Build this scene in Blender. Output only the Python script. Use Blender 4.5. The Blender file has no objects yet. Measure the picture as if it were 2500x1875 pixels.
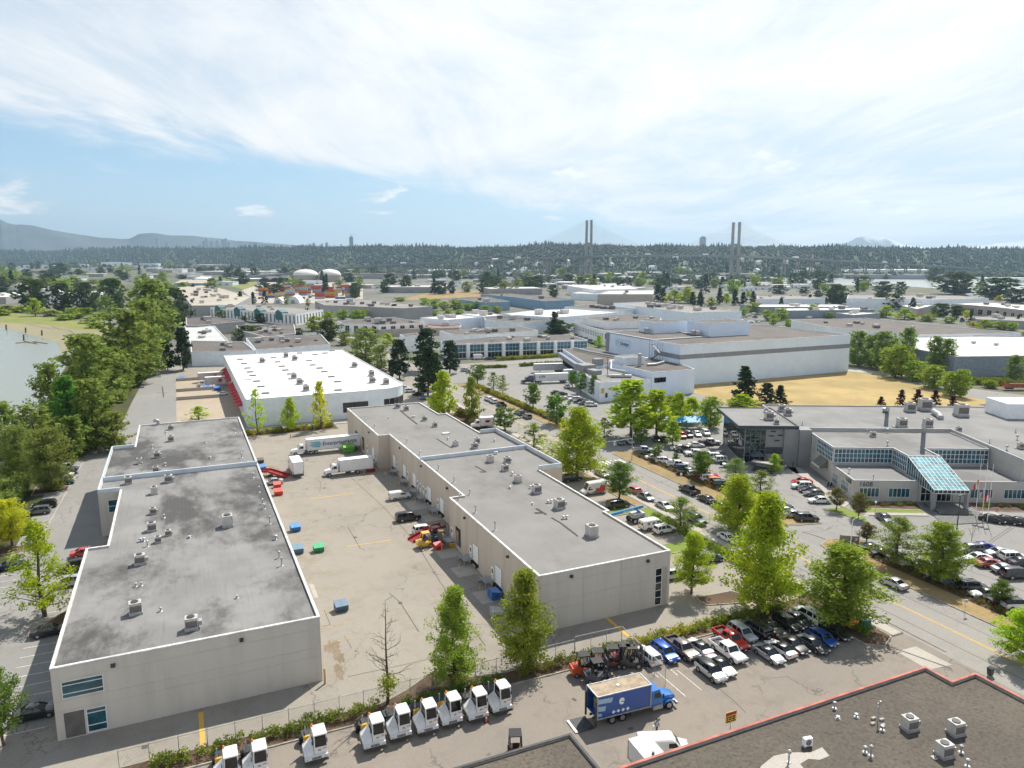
import bpy, bmesh, math, random
import numpy as np
from mathutils import Vector, Matrix
D = bpy.data
S = bpy.context.scene
C = S.collection
rad = math.radians
R = random.Random(7)

# ------------------------------------------------------------------ camera
FP, CX, CY, HORIZ, CH = 1800.0,1250.0,937.5,626.0,53.0   # focal length etc. in photo pixels, camera height in metres
PITCH = math.atan((CY - HORIZ) / FP)
YAW = rad(24.305)                      # camera azimuth, clockwise from the street direction (+Y)
cam_d = D.cameras.new('camera')
cam_d.sensor_width = 36.0
cam_d.lens = 36.0 * FP / 2500.0
cam_d.clip_start = 0.5
cam_d.clip_end = 60000
cam = D.objects.new('camera', cam_d)
C.objects.link(cam)
cam.location = (0,0, CH)
cam.rotation_euler = (math.pi / 2 - PITCH, 0,-YAW)
S.camera = cam

# ------------------------------------------------------------------ sky, sun, exposure
SUN_AZ, SUN_EL = YAW + rad(27.7), rad(52.0)      # azimuth clockwise from +Y
w = D.worlds.new('World')
S.world = w
w.use_nodes = True
nt = w.node_tree
nt.nodes.clear()
N = lambda t, **k: _node(nt, t, **k)
def _node(tree, t, **k):
 n = tree.nodes.new(t)
 for a, b in k.items():
  if a.startswith('i_'):
   n.inputs[int(a[2:])].default_value = b
  else:
   setattr(n, a, b)
 return n
def L(tree, a, b):
 tree.links.new(a, b)
def M_(tree, op, a, b=None, c=None):
 n = tree.nodes.new('ShaderNodeMath'); n.operation = op
 for i, v in enumerate((a, b, c)):
  if v is None: continue
  if isinstance(v, (int, float)): n.inputs[i].default_value = v
  else: tree.links.new(v, n.inputs[i])
 return n.outputs[0]
def sstep(tree, v, lo, hi, smooth=True):
 n = tree.nodes.new('ShaderNodeMapRange')
 n.interpolation_type = 'SMOOTHSTEP' if smooth else 'LINEAR'
 tree.links.new(v, n.inputs[0]); n.inputs[1].default_value = lo; n.inputs[2].default_value = hi
 return n.outputs[0]
def noise(tree, vec, scale, detail=4, rough=.55, dist=0.0):
 n = tree.nodes.new('ShaderNodeTexNoise')
 n.inputs['Scale'].default_value = scale; n.inputs['Detail'].default_value = detail
 n.inputs['Roughness'].default_value = rough; n.inputs['Distortion'].default_value = dist
 if vec is not None: tree.links.new(vec, n.inputs['Vector'])
 return n.outputs[0]
def mixc(tree, f, a, b):
 n = tree.nodes.new('ShaderNodeMix'); n.data_type = 'RGBA'
 for s, v in ((n.inputs[0], f),(n.inputs[6], a),(n.inputs[7], b)):
  if isinstance(v, (int, float)): s.default_value = v
  elif isinstance(v, tuple): s.default_value = (*v[:3], 1)
  else: tree.links.new(v, s)
 return n.outputs[2]

sky = N('ShaderNodeTexSky', sky_type='NISHITA', sun_disc=False, sun_elevation=SUN_EL, sun_rotation=SUN_AZ,
  altitude=50, air_density=1.0, dust_density=.5, ozone_density=2.0)
tc = N('ShaderNodeTexCoord')
rot = N('ShaderNodeMapping'); rot.inputs['Rotation'].default_value = (0,0, YAW)   # +Y = the way the street's view looks
L(nt, tc.outputs['Generated'], rot.inputs[0])
sep = N('ShaderNodeSeparateXYZ'); L(nt, rot.outputs[0], sep.inputs[0])
dx, dy, dz = sep.outputs
zz = M_(nt, 'ADD', M_(nt, 'MAXIMUM', dz, 0.0),0.05)
px_, py_ = M_(nt, 'DIVIDE', dx, zz), M_(nt, 'DIVIDE', dy, zz)       # position on a cloud layer overhead
pl = N('ShaderNodeCombineXYZ'); L(nt, px_, pl.inputs[0]); L(nt, py_, pl.inputs[1])
# high veil: a cloud front with its edge running away to the right, streaked
st = N('ShaderNodeMapping'); st.inputs['Rotation'].default_value = (0,0, rad(-28)); st.inputs['Scale'].default_value = (1.15,.42,1)
L(nt, pl.outputs[0], st.inputs[0])
n1 = noise(nt, st.outputs[0], .75,6,.66,.5)
n2 = noise(nt, pl.outputs[0], .28,3,.55,.3)
n3 = noise(nt, st.outputs[0], 2.2,4,.65,.4)
edge = M_(nt, 'ADD', M_(nt, 'SUBTRACT', M_(nt, 'MULTIPLY', px_, 1.45), py_),8.6)
edge = M_(nt, 'ADD', edge, M_(nt, 'MULTIPLY', M_(nt, 'SUBTRACT', n1,.5),5.5))
veil = sstep(nt, edge, -.5,1.6)
thick = sstep(nt, M_(nt, 'ADD', M_(nt, 'MULTIPLY', n2,.62), M_(nt, 'MULTIPLY', n1,.52)),.38,.60)
far = sstep(nt, M_(nt, 'ADD', M_(nt, 'ABSOLUTE', px_), M_(nt, 'ABSOLUTE', py_)),1.2,2.6)
thick = M_(nt, 'MULTIPLY', M_(nt, 'ADD', .58, M_(nt, 'MULTIPLY', thick, .42)), M_(nt, 'ADD', .18, M_(nt, 'MULTIPLY', far, .82)))
veil = M_(nt, 'MULTIPLY', veil, thick)
# thin streaks in the blue part
wisp = M_(nt, 'MULTIPLY', sstep(nt, n3,.56,.82),.4)
veil = M_(nt, 'MAXIMUM', veil, wisp)
# low heaps of cumulus along the horizon
cu = N('ShaderNodeMapping'); cu.inputs['Scale'].default_value = (1,1,3.6); L(nt, rot.outputs[0], cu.inputs[0])
c1 = noise(nt, cu.outputs[0], 5.2,5,.58,.15)
band = M_(nt, 'MULTIPLY', sstep(nt, dz, .015,.055), M_(nt, 'SUBTRACT', 1.0, sstep(nt, dz, .11,.22)))
cum = M_(nt, 'MULTIPLY', sstep(nt, M_(nt, 'ADD', c1, M_(nt, 'MULTIPLY', M_(nt, 'SUBTRACT', band, 1.0),.35)),.55,.61),.95)
c2 = noise(nt, cu.outputs[0], 16.0,3,.6)
cloud_col = mixc(nt, sstep(nt, M_(nt, 'ADD', M_(nt, 'MULTIPLY', n2,.5), M_(nt, 'MULTIPLY', n1,.5)),.38,.6),(.62,.675,.73),(.86,.855,.84))
cum_col = mixc(nt, sstep(nt, c2,.35,.65),(.66,.71,.76),(.98,.965,.94))
SKYS = 0.082
HAZE = 0.75e-4
# clouds carry the light of the same sky, whitened
bg1 = N('ShaderNodeBackground'); L(nt, sky.outputs[0], bg1.inputs[0]); bg1.inputs[1].default_value = SKYS
bg2 = N('ShaderNodeBackground'); L(nt, cloud_col, bg2.inputs[0]); bg2.inputs[1].default_value = 1.02
bg3 = N('ShaderNodeBackground'); L(nt, cum_col, bg3.inputs[0]); bg3.inputs[1].default_value = 1.0
# pale air near the horizon
hz = M_(nt, 'POWER', M_(nt, 'SUBTRACT', 1.0, M_(nt, 'MINIMUM', M_(nt, 'ABSOLUTE', dz),1.0)),5.0)
bgh = N('ShaderNodeBackground'); L(nt, mixc(nt, sstep(nt, dz, .0,.13),(.60,.735,.84),(.40,.68,.93)), bgh.inputs[0]); bgh.inputs[1].default_value = 1.0
m0 = N('ShaderNodeMixShader'); L(nt, M_(nt, 'MULTIPLY', hz, .85), m0.inputs[0]); L(nt, bg1.outputs[0], m0.inputs[1]); L(nt, bgh.outputs[0], m0.inputs[2])
m1 = N('ShaderNodeMixShader'); L(nt, veil, m1.inputs[0]); L(nt, m0.outputs[0], m1.inputs[1]); L(nt, bg2.outputs[0], m1.inputs[2])
m2 = N('ShaderNodeMixShader'); L(nt, cum, m2.inputs[0]); L(nt, m1.outputs[0], m2.inputs[1]); L(nt, bg3.outputs[0], m2.inputs[2])
out = N("ShaderNodeOutputWorld"); L(nt, m2.outputs[0], out.inputs[0])

sun_d = D.lights.new('sun', 'SUN'); sun_d.energy = 5.0; sun_d.angle = rad(.53); sun_d.color = (1,.94,.84)
sun = D.objects.new('sun', sun_d); C.objects.link(sun)
sun.rotation_euler = (math.pi / 2 - SUN_EL, 0,-SUN_AZ + math.pi)
sun.rotation_euler = Vector((math.sin(SUN_AZ) * math.cos(SUN_EL), math.cos(SUN_AZ) * math.cos(SUN_EL), math.sin(SUN_EL))).to_track_quat('Z', 'Y').to_euler()

S.view_settings.view_transform = 'Standard'; S.view_settings.look = 'None'
S.view_settings.gamma = 1; S.view_settings.use_curve_mapping = False
S.view_settings.exposure = 0.32
S.cycles.use_denoising = True
S.cycles.use_adaptive_sampling = True; S.cycles.adaptive_threshold = .03
w.cycles.sampling_method = 'MANUAL'; w.cycles.sample_map_resolution = 512
S.cycles.max_bounces = 5; S.cycles.diffuse_bounces = 3; S.cycles.glossy_bounces = 2; S.cycles.transmission_bounces = 2
S.cycles.transparent_max_bounces = 6; S.cycles.volume_bounces = 0
S.cycles.caustics_reflective = S.cycles.caustics_refractive = False

# ------------------------------------------------------------------ measuring: a photo point on a level z -> world
K = {'p':(0,0,1),'g':(0,0,1.1302),'q1':(0,480,.377),'q2':(834,480,.377),'q3':(1668,480,.3768),'q4':(0,1000,.377),'q5':(834,1000,.377),'q6':(1668,1000,.3768),'q7':(0,1475,.5651),'q8':(1250,1475,.5651),
'm1':(0,600,.22604),'m2':(400,600,.22604),'m3':(850,600,.22604),'m4':(1300,640,.22604),'m5':(1700,640,.18083),'m6':(2000,640,.22604),'m7':(2000,840,.22604),'m8':(1050,830,.27125),
'n1':(1480,1000,.18083),'n2':(1800,1080,.18083),'n3':(2200,1180,.18083),'n4':(0,1080,.18083),'n5':(0,1340,.18083),'n6':(480,1640,.18083),'n7':(850,1600,.19439),'n8':(940,1150,.20796),
't1':(600,1040,.18083),'t2':(1250,880,.18083),'t3':(1380,1540,.18083),'t4':(1640,1470,.18083),'f':(1700,950,.3617),'s1':(80,1560,.18083),'s2':(600,1450,.18083),'s3':(1250,1300,.22604),'s5':(2000,1250,.22604),'s6':(1400,500,.22604)}
_cp, _sp = math.cos(PITCH), math.sin(PITCH)
_cy, _sy = math.cos(YAW), math.sin(YAW)
def ray(px, py):
 x, y = (px - CX) / FP, -(py - CY) / FP
 f, z = _cp + y * _sp, -_sp + y * _cp
 return Vector((x * _cy + f * _sy, -x * _sy + f * _cy, z))
def W(k, x, y, z=0.0):
 a, b, s = K[k]
 d = ray(a + x * s, b + y * s)
 t = (z - CH) / d.z
 return Vector((d.x * t, d.y * t, z))
def at(px, py, dist):                 # a far point at a given distance ahead
 d = ray(px, py); t = dist / (d.x * _sy + d.y * _cy)
 return Vector((d.x * t, d.y * t, CH + d.z * t))
def pix(v):
 f = v[0] * _sy + v[1] * _cy; x = v[0] * _cy - v[1] * _sy; z = v[2] - CH
 zc = f * _cp - z * _sp; yc = f * _sp + z * _cp
 return CX + FP * x / zc, CY - FP * yc / zc
def hgt(p, k, ty):                    # height of a vertical standing at p whose top shows at row ty of crop k
 a, b, s = K[k]; Y = b + ty * s
 lo, hi = 0.0,500.0
 for _ in range(40):
  m = (lo + hi) / 2
  if pix((p[0], p[1], m))[1] > Y: lo = m
  else: hi = m
 return lo
def dist(p):
 return p[0] * _sy + p[1] * _cy

# ------------------------------------------------------------------ materials
MATS = {}
def mat(name, col, rough=.8, var=.12, scale=1.0, col2=None, bump=0.0, metal=0.0, spec=.3, sss=None, coat=0.0, detail=5, stretch=None, f=(.35,.65), obj=False):
 if name in MATS: return MATS[name]
 m = D.materials.new(name); m.use_nodes = True
 t = m.node_tree; b = t.nodes['Principled BSDF']
 if obj:
  c = t.nodes.new('ShaderNodeTexCoord').outputs['Object']
 else:
  c = t.nodes.new('ShaderNodeNewGeometry').outputs['Position']
 if stretch:
  mp = t.nodes.new('ShaderNodeMapping'); mp.inputs['Scale'].default_value = stretch; t.links.new(c, mp.inputs[0]); c = mp.outputs[0]
 nz = noise(t, c, scale, detail)
 if col2 is None:
  col2 = tuple(max(0, x * (1 - var)) for x in col); col1 = tuple(min(1, x * (1 + var)) for x in col)
 else:
  col1 = col
 cc = mixc(t, sstep(t, nz, f[0], f[1]), col2, col1)
 t.links.new(cc, b.inputs['Base Color'])
 b.inputs['Roughness'].default_value = rough; b.inputs['Metallic'].default_value = metal
 b.inputs['Specular IOR Level'].default_value = spec; b.inputs['Coat Weight'].default_value = coat
 if bump:
  bn = t.nodes.new('ShaderNodeBump'); bn.inputs['Strength'].default_value = bump; bn.inputs['Distance'].default_value = .05
  t.links.new(noise(t, c, scale * 6,4), bn.inputs['Height']); t.links.new(bn.outputs[0], b.inputs['Normal'])
 MATS[name] = m
 return m
def paint(col, rough=.3, coat=.6, metal=0.0):
 return mat('paint_%03d_%03d_%03d_%d' % (*[int(c * 999) for c in col], int(metal * 9)), col, rough, .04,3.0, metal=metal, coat=coat, spec=.5, obj=True)

# ------------------------------------------------------------------ mesh building
class MB:
 def __init__(s):
  s.v, s.f, s.m = [], [], []
  s.cur = 0
 def add(s, vs, fs):
  o = len(s.v); s.v += [tuple(v) for v in vs]; s.f += [tuple(i + o for i in f) for f in fs]; s.m += [s.cur] * len(fs); return s
 def box(s, x0, x1, y0, y1, z0, z1):
  return s.add([(x0,y0,z0),(x1,y0,z0),(x1,y1,z0),(x0,y1,z0),(x0,y0,z1),(x1,y0,z1),(x1,y1,z1),(x0,y1,z1)],
      [(0,3,2,1),(4,5,6,7),(0,1,5,4),(1,2,6,5),(2,3,7,6),(3,0,4,7)])
 def cbox(s, c, d):
  return s.box(c[0]-d[0]/2, c[0]+d[0]/2, c[1]-d[1]/2, c[1]+d[1]/2, c[2]-d[2]/2, c[2]+d[2]/2)
 def bar(s, a, b, w, h=None):
  a, b = Vector(a), Vector(b); h = h or w
  d = (b - a).normalized(); u = d.cross(Vector((0,0,1)))
  u = Vector((1,0,0)) if u.length < 1e-4 else u.normalized()
  n = u.cross(d)
  vs = [p + u * (i * w / 2) + n * (j * h / 2) for p in (a, b) for i, j in ((-1,-1),(1,-1),(1,1),(-1,1))]
  return s.add(vs, [(0,1,2,3),(7,6,5,4),(0,4,5,1),(1,5,6,2),(2,6,7,3),(3,7,4,0)])
 def cyl(s, a, b, r, n=8, r2=None, cap=True):
  a, b = Vector(a), Vector(b); r2 = r if r2 is None else r2
  d = (b - a).normalized(); u = d.cross(Vector((0,0,1))); u = Vector((1,0,0)) if u.length < 1e-4 else u.normalized(); w_ = d.cross(u)
  vs = []
  for p, q in ((a, r),(b, r2)):
   for i in range(n):
    t = 2 * math.pi * i / n; vs.append(p + u * (q * math.cos(t)) + w_ * (q * math.sin(t)))
  fs = [(i, i + n, (i + 1) % n + n, (i + 1) % n) for i in range(n)]
  if cap: fs += [tuple(range(n)), tuple(range(2 * n - 1, n - 1,-1))]
  return s.add(vs, fs)
 def prism(s, pts, z0, z1, bottom=False, top=True):
  n = len(pts)
  vs = [(p[0], p[1], z0) for p in pts] + [(p[0], p[1], z1) for p in pts]
  fs = [(i, (i + 1) % n, (i + 1) % n + n, i + n) for i in range(n)]
  if top: fs.append(tuple(range(n, 2 * n)))
  if bottom: fs.append(tuple(range(n - 1,-1,-1)))
  return s.add(vs, fs)
 def poly(s, pts, z=None):
  return s.add([(p[0], p[1], p[2] if z is None else z) for p in pts], [tuple(range(len(pts)))])
 def loft(s, rings, cap=True):
  n = len(rings[0]); vs = [p for r in rings for p in r]
  fs = []
  for k in range(len(rings) - 1):
   for i in range(n):
    j = (i + 1) % n
    fs.append((k*n+i, k*n+j, (k+1)*n+j, (k+1)*n+i))
  if cap: fs += [tuple(range(n - 1,-1,-1)), tuple((len(rings)-1)*n + i for i in range(n))]
  return s.add(vs, fs)
 def sphere(s, c, r, nu=8, nv=5, half=False, sz=1.0):
  rings = []
  a0 = 0 if half else -math.pi / 2
  vs = []
  for j in range(nv + 1):
   p = a0 + (math.pi / 2 - a0) * j / nv
   for i in range(nu):
    t = 2 * math.pi * i / nu
    vs.append((c[0] + r * math.cos(p) * math.cos(t), c[1] + r * math.cos(p) * math.sin(t), c[2] + r * sz * math.sin(p)))
  fs = [(j*nu+i, j*nu+(i+1)%nu, (j+1)*nu+(i+1)%nu, (j+1)*nu+i) for j in range(nv) for i in range(nu)]
  return s.add(vs, fs)
 def mesh(s, name, mats, smooth=0):
  me = D.meshes.new(name); me.from_pydata(s.v, [], s.f)
  for m in (mats if isinstance(mats, (list, tuple)) else [mats]): me.materials.append(m)
  if any(s.m): me.polygons.foreach_set('material_index', s.m)
  if smooth:
   me.shade_smooth(); me.set_sharp_from_angle(angle=rad(smooth))
  me.update()
  return me
 def build(s, name, mats, parent=None, loc=(0,0,0), rz=0.0, smooth=0):
  return obj(name, s.mesh(name, mats, smooth), parent, loc, rz)
def obj(name, me, parent=None, loc=(0,0,0), rz=0.0, sc=None):
 o = D.objects.new(name, me); C.objects.link(o)
 o.parent = parent; o.location = loc; o.rotation_euler = (0,0, rz)
 if sc: o.scale = sc if isinstance(sc, (tuple, list)) else (sc,) * 3
 if parent is not None: KID.setdefault(parent.name, []).append(o)
 return o
THINGS = []
def tag(o, label, cat, group=None):
 o['label'] = label; o['category'] = cat
 if group: o['group'] = group
 THINGS.append(o); return o
def thing(name, label, cat, loc=(0,0,0), rz=0.0, group=None):
 o = D.objects.new(name, None); C.objects.link(o); o.empty_display_size = .5
 o.location = loc; o.rotation_euler = (0,0, rz)
 return tag(o, label, cat, group)
def struct(o, kind='structure'):
 o['kind'] = kind; return o
def setm(o, m, slot=0):
 o.material_slots[slot].link = 'OBJECT'; o.material_slots[slot].material = m
KID = {}
def dup(o, loc, rz=0.0, sc=None, label=None, group=None, cat=None, parent=None):
 r = o.copy(); C.objects.link(r); r.location = loc; r.rotation_euler = (0,0, rz)
 if sc: r.scale = sc if isinstance(sc, (tuple, list)) else (sc,) * 3
 r.parent = parent
 def rec(a, b):
  for c in KID.get(a.name, ()):
   d = c.copy(); C.objects.link(d); d.parent = b; rec(c, d); KID.setdefault(b.name, []).append(d)
 rec(o, r)
 if label: r['label'] = label
 if group: r['group'] = group
 if cat: r['category'] = cat
 if parent is None: THINGS.append(r)
 return r
def inset(pts, d):                    # inward miter offset of a counter-clockwise outline
 n = len(pts); out_ = []
 for i in range(n):
  p0, p1, p2 = Vector(pts[i-1][:2]), Vector(pts[i][:2]), Vector(pts[(i+1) % n][:2])
  a, b = (p1 - p0).normalized(),(p2 - p1).normalized()
  na, nb = Vector((-a.y, a.x)), Vector((-b.y, b.x))
  k = 1 + na.dot(nb)
  m = (na + nb) / max(k, .2)
  out_.append((p1.x + m.x * d, p1.y + m.y * d))
 return out_
def ccw(pts):
 a = sum(pts[i-1][0] * pts[i][1] - pts[i][0] * pts[i-1][1] for i in range(len(pts)))
 return list(pts) if a > 0 else list(pts)[::-1]

# ------------------------------------------------------------------ lettering and the walking figure, prepared while the scene is still small
GLY = {}
for b_ in ['1608', 'CPX', 'Enterprise', 'Genie S-60 XC', 'Lineage', 'PAPER']:
 cu = D.curves.new('lettering', 'FONT'); cu.body = b_; cu.size = 1; cu.extrude = 1; cu.offset = .018; cu.resolution_u = 2
 o_ = D.objects.new('tmp', cu); C.objects.link(o_)
 GLY[b_] = D.meshes.new_from_object(o_.evaluated_get(bpy.context.evaluated_depsgraph_get())); D.objects.remove(o_)
def person_mesh(name, joints, edges, radii):
 me = D.meshes.new(name); me.from_pydata(joints, edges, []); o = D.objects.new('tmp', me); C.objects.link(o)
 sm = o.modifiers.new('skin', 'SKIN'); sub = o.modifiers.new('sub', 'SUBSURF'); sub.levels = 1; sub.render_levels = 1
 for i, r in enumerate(radii): me.skin_vertices[0].data[i].radius = r if isinstance(r, tuple) else (r, r)
 me.skin_vertices[0].data[0].use_root = True
 dg = bpy.context.evaluated_depsgraph_get(); out_me = D.meshes.new_from_object(o.evaluated_get(dg)); D.objects.remove(o)
 return out_me
J = [(0,0,.95),(0,0,1.15),(0,0,1.42),(0,.01,1.52),(0,.02,1.62),(0,.02,1.76),
  (.1,0,.9),(.11,.08,.5),(.11,.02,.08),(.11,.14,.03),(-.1,0,.9),(-.11,-.06,.5),(-.11,-.14,.1),(-.11,-.03,.03),
  (.2,0,1.4),(.26,.0,1.14),(.25,.12,.92),(.25,.16,.84),(-.2,0,1.4),(-.27,-.02,1.14),(-.26,.08,.92),(-.26,.12,.84)]
Eg = [(0,1),(1,2),(2,3),(3,4),(4,5),(0,6),(6,7),(7,8),(8,9),(0,10),(10,11),(11,12),(12,13),(2,14),(14,15),(15,16),(16,17),(2,18),(18,19),(19,20),(20,21)]
Rr = [(.15,.11),(.15,.11),(.17,.11),.055,.09,.075,.09,.065,.05,.04,.09,.065,.05,.04,.065,.048,.036,.03,.065,.048,.036,.03]
bodym = person_mesh('person_body', J, Eg, Rr)
# ------------------------------------------------------------------ the ground
def ground_mat(name, a, b, c, s1=.02, s2=.35, s3=6.0, rough=.92, bump=.25, crack=0.0):
 m = D.materials.new(name); m.use_nodes = True; t = m.node_tree; p = t.nodes['Principled BSDF']
 pos = t.nodes.new('ShaderNodeNewGeometry').outputs['Position']
 big, mid, fine = noise(t, pos, s1,5,.6), noise(t, pos, s2,6,.7), noise(t, pos, s3,3,.6)
 col = mixc(t, sstep(t, big, .38,.62), a, b)
 col = mixc(t, M_(t, 'MULTIPLY', sstep(t, mid, .46,.74),.7), col, c)
 if crack:
  vo = t.nodes.new('ShaderNodeTexVoronoi'); vo.feature = 'DISTANCE_TO_EDGE'; vo.inputs['Scale'].default_value = .085
  ad = t.nodes.new('ShaderNodeVectorMath'); ad.operation = 'ADD'; wn = t.nodes.new('ShaderNodeTexNoise'); wn.inputs['Scale'].default_value = .35; wn.inputs['Detail'].default_value = 5; L(t, pos, wn.inputs['Vector'])
  sc_ = t.nodes.new('ShaderNodeVectorMath'); sc_.operation = 'SCALE'; sc_.inputs[3].default_value = 6.0; L(t, wn.outputs[1], sc_.inputs[0]); L(t, pos, ad.inputs[0]); L(t, sc_.outputs[0], ad.inputs[1]); L(t, ad.outputs[0], vo.inputs['Vector'])
  ck = M_(t, 'MULTIPLY', M_(t, 'SUBTRACT', 1.0, sstep(t, vo.outputs[0], .002,.012)), M_(t, 'MULTIPLY', sstep(t, big, .42,.6), crack))
  col = mixc(t, ck, col, (.10,.09,.08))
  tm = t.nodes.new('ShaderNodeMapping'); tm.inputs['Scale'].default_value = (.9,.035,1); L(t, pos, tm.inputs[0])
  col = mixc(t, M_(t, 'MULTIPLY', sstep(t, noise(t, tm.outputs[0], 1.0,4,.6),.55,.75),.28), col, c)
 g = t.nodes.new('ShaderNodeMix'); g.data_type = 'RGBA'; g.blend_type = 'MULTIPLY'; g.inputs[0].default_value = 1
 L(t, col, g.inputs[6])
 k = t.nodes.new('ShaderNodeMapRange'); L(t, fine, k.inputs[0]); k.inputs[1].default_value = .25; k.inputs[2].default_value = .75; k.inputs[3].default_value = .78; k.inputs[4].default_value = 1.18
 cb = t.nodes.new('ShaderNodeCombineColor'); [L(t, k.outputs[0], cb.inputs[i]) for i in range(3)]
 L(t, cb.outputs[0], g.inputs[7]); L(t, g.outputs[2], p.inputs['Base Color'])
 p.inputs['Roughness'].default_value = rough; p.inputs['Specular IOR Level'].default_value = .25
 if bump:
  bn = t.nodes.new('ShaderNodeBump'); bn.inputs['Strength'].default_value = bump; bn.inputs['Distance'].default_value = .04
  L(t, fine, bn.inputs['Height']); L(t, bn.outputs[0], p.inputs['Normal'])
 return m
m_land = ground_mat('land', (.10,.12,.06),(.16,.15,.10),(.22,.21,.18),.004,.02,.3)
m_yard = ground_mat('worn_asphalt', (.33,.30,.255),(.298,.274,.236),(.25,.22,.178),.03,.16,9, crack=.7)
m_road = ground_mat('road_asphalt', (.315,.298,.272),(.29,.276,.254),(.255,.243,.225),.03,.2,9, crack=.5)
m_lot = ground_mat('lot_asphalt', (.265,.26,.247),(.295,.285,.268),(.23,.223,.21),.03,.2,9, crack=.6)
m_front = ground_mat('front_lot_asphalt', (.285,.248,.208),(.255,.228,.196),(.205,.18,.155),.05,.25,9, crack=.7)
m_dry = ground_mat('dry_grass', (.47,.345,.15),(.36,.265,.115),(.25,.235,.075),.035,.09,3)
m_verge = ground_mat('dry_verge', (.36,.255,.12),(.28,.205,.10),(.19,.155,.06),.09,.35,5)
m_lawn = ground_mat('green_lawn', (.16,.24,.035),(.20,.26,.05),(.24,.25,.07),.1,.6,7)
m_mulch = ground_mat('bark_mulch', (.10,.065,.045),(.13,.085,.055),(.17,.12,.08),.2,1.2,9)
m_soil = ground_mat('bank_undergrowth', (.05,.065,.02),(.08,.085,.03),(.11,.10,.05),.05,.3,3)
m_mud = ground_mat('tidal_mud', (.30,.265,.17),(.26,.24,.15),(.22,.215,.12),.02,.08,1)
m_marsh = ground_mat('marsh_grass', (.20,.23,.06),(.25,.25,.075),(.14,.18,.05),.02,.09,.8)
m_conc = ground_mat('pale_concrete', (.46,.43,.38),(.42,.39,.345),(.37,.34,.30),.1,.5,6)
m_kerb = mat('kerb_concrete', (.34,.315,.27),.9,.2,1.5)
m_wline = mat('white_road_paint', (.72,.70,.66),.8,.2,2.5)
m_yline = mat('yellow_road_paint', (.70,.43,.07),.8,.2,1.8, col2=(.48,.36,.17), f=(.30,.5))
m_yfade = mat('faded_yellow_paint', (.52,.40,.17),.9,.2,1.4, col2=(.32,.27,.19), f=(.38,.55))
m_tar = mat('tar_seam', (.10,.09,.08),.8,.2,2)
m_dark = mat('dark_stain', (.15,.125,.10),.9,.3,.8)

def sheet(name, pts, z, m, kind='structure', parent=None):
 return struct(MB().poly(ccw([tuple(p[:2]) for p in pts]), z).build(name, m, parent), kind)
def rect(x0, x1, y0, y1): return [(x0, y0),(x1, y0),(x1, y1),(x0, y1)]
gq_ = lambda l, f: (l * _cy + f * _sy, -l * _sy + f * _cy)
ground = sheet('ground', [gq_(-12900,-1700), gq_(12900,-1700), gq_(12900,13600), gq_(-12900,13600)], 0.0, m_land)
yard = sheet('yard_pavement', rect(-33.5,91,77,388),.02, m_yard)
front = sheet('front_lot_pavement', rect(-60,91,20,77),.021, m_front)
sheet('west_lot_pavement', rect(-33.4,-17,92,226),.024, m_lot)
east = sheet('east_lot_pavement', [(105,20),(330,20),(330,150),(300,160),(280,240),(205,330),(105,330)], .02, m_lot)
road = sheet('road', rect(91,105,-60,520),.03, m_road)
sheet('cross_street', rect(105,420,331,343),.026, m_road)
sheet('cross_street', rect(-10,91,388,400),.026, m_road)

# water on the left, its mud and marsh, and the river far on the right
def water_mat(name, deep, rough):
 m = D.materials.new(name); m.use_nodes = True; t = m.node_tree; p = t.nodes['Principled BSDF']
 pos = t.nodes.new('ShaderNodeNewGeometry').outputs['Position']
 p.inputs['Base Color'].default_value = (*deep, 1); p.inputs['Roughness'].default_value = rough; p.inputs['IOR'].default_value = 1.33
 mp = t.nodes.new('ShaderNodeMapping'); mp.inputs['Scale'].default_value = (.6,.12,1); L(t, pos, mp.inputs[0])
 bn = t.nodes.new('ShaderNodeBump'); bn.inputs['Strength'].default_value = .12; bn.inputs['Distance'].default_value = .3
 L(t, noise(t, mp.outputs[0], .6,4), bn.inputs['Height']); L(t, bn.outputs[0], p.inputs['Normal'])
 return m
m_water = water_mat('silty_water', (.235,.25,.205),.22)
shore = [(-43,-200),(-43,200),(-48,326),(-54,453),(-58,483),(-66,528),(-85,581),(-105,630),(-126,678),(-190,760),(-420,900),(-1500,1300)]
sheet('river_water', shore + [(-1500,-200)], .05, m_water)
mud_in = [(-58,470),(-66,528),(-85,581),(-105,630),(-126,678),(-190,760),(-420,900)]
mud_out = [(-520,1010),(-240,850),(-133,722),(-95,681),(-69,630),(-50,600),(-38,480)]
sheet('mud_flat', [(x - 2.5, y - 1) for x, y in mud_in] + mud_out, .07, m_mud)
sheet('marsh', [(-520,1005),(-240,845),(-133,718),(-95,677),(-69,624),(-45,590),(-30,600),(-58,668),(-98,752),(-152,850),(-260,980),(-520,1180)], .09, m_marsh)
sheet('river_bank', [(-46,60),(-30.5,60),(-30.5,226),(-20,232),(-18,300),(-15,372),(-15,420),(-20,560),(-50,600),(-57,480),(-53,440),(-47,320),(-44,200)], .04, m_soil)
# tidal creek lines in the mud
for i, pts in enumerate(([(560,870),(640,905),(740,910),(800,950),(760,960)], [(300,850),(460,880),(560,900),(660,890)])):
 mb = MB()
 q = [W('m1', x, y, .1) for x, y in pts]
 for a, b in zip(q, q[1:]): mb.bar(a, b, .9,.02)
 struct(mb.build('creek', m_dark))
far_w = water_mat('wide_river_water', (.42,.43,.40),.2)
sheet('wide_river', [(900,600),(1130,780),(1190,930),(1000,1150),(900,1500),(640,2000),(560,2500),(900,2500),(1000,2040),(1280,1620),(1590,1250),(1900,980),(2300,700),(2300,300)], .3, far_w)

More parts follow.
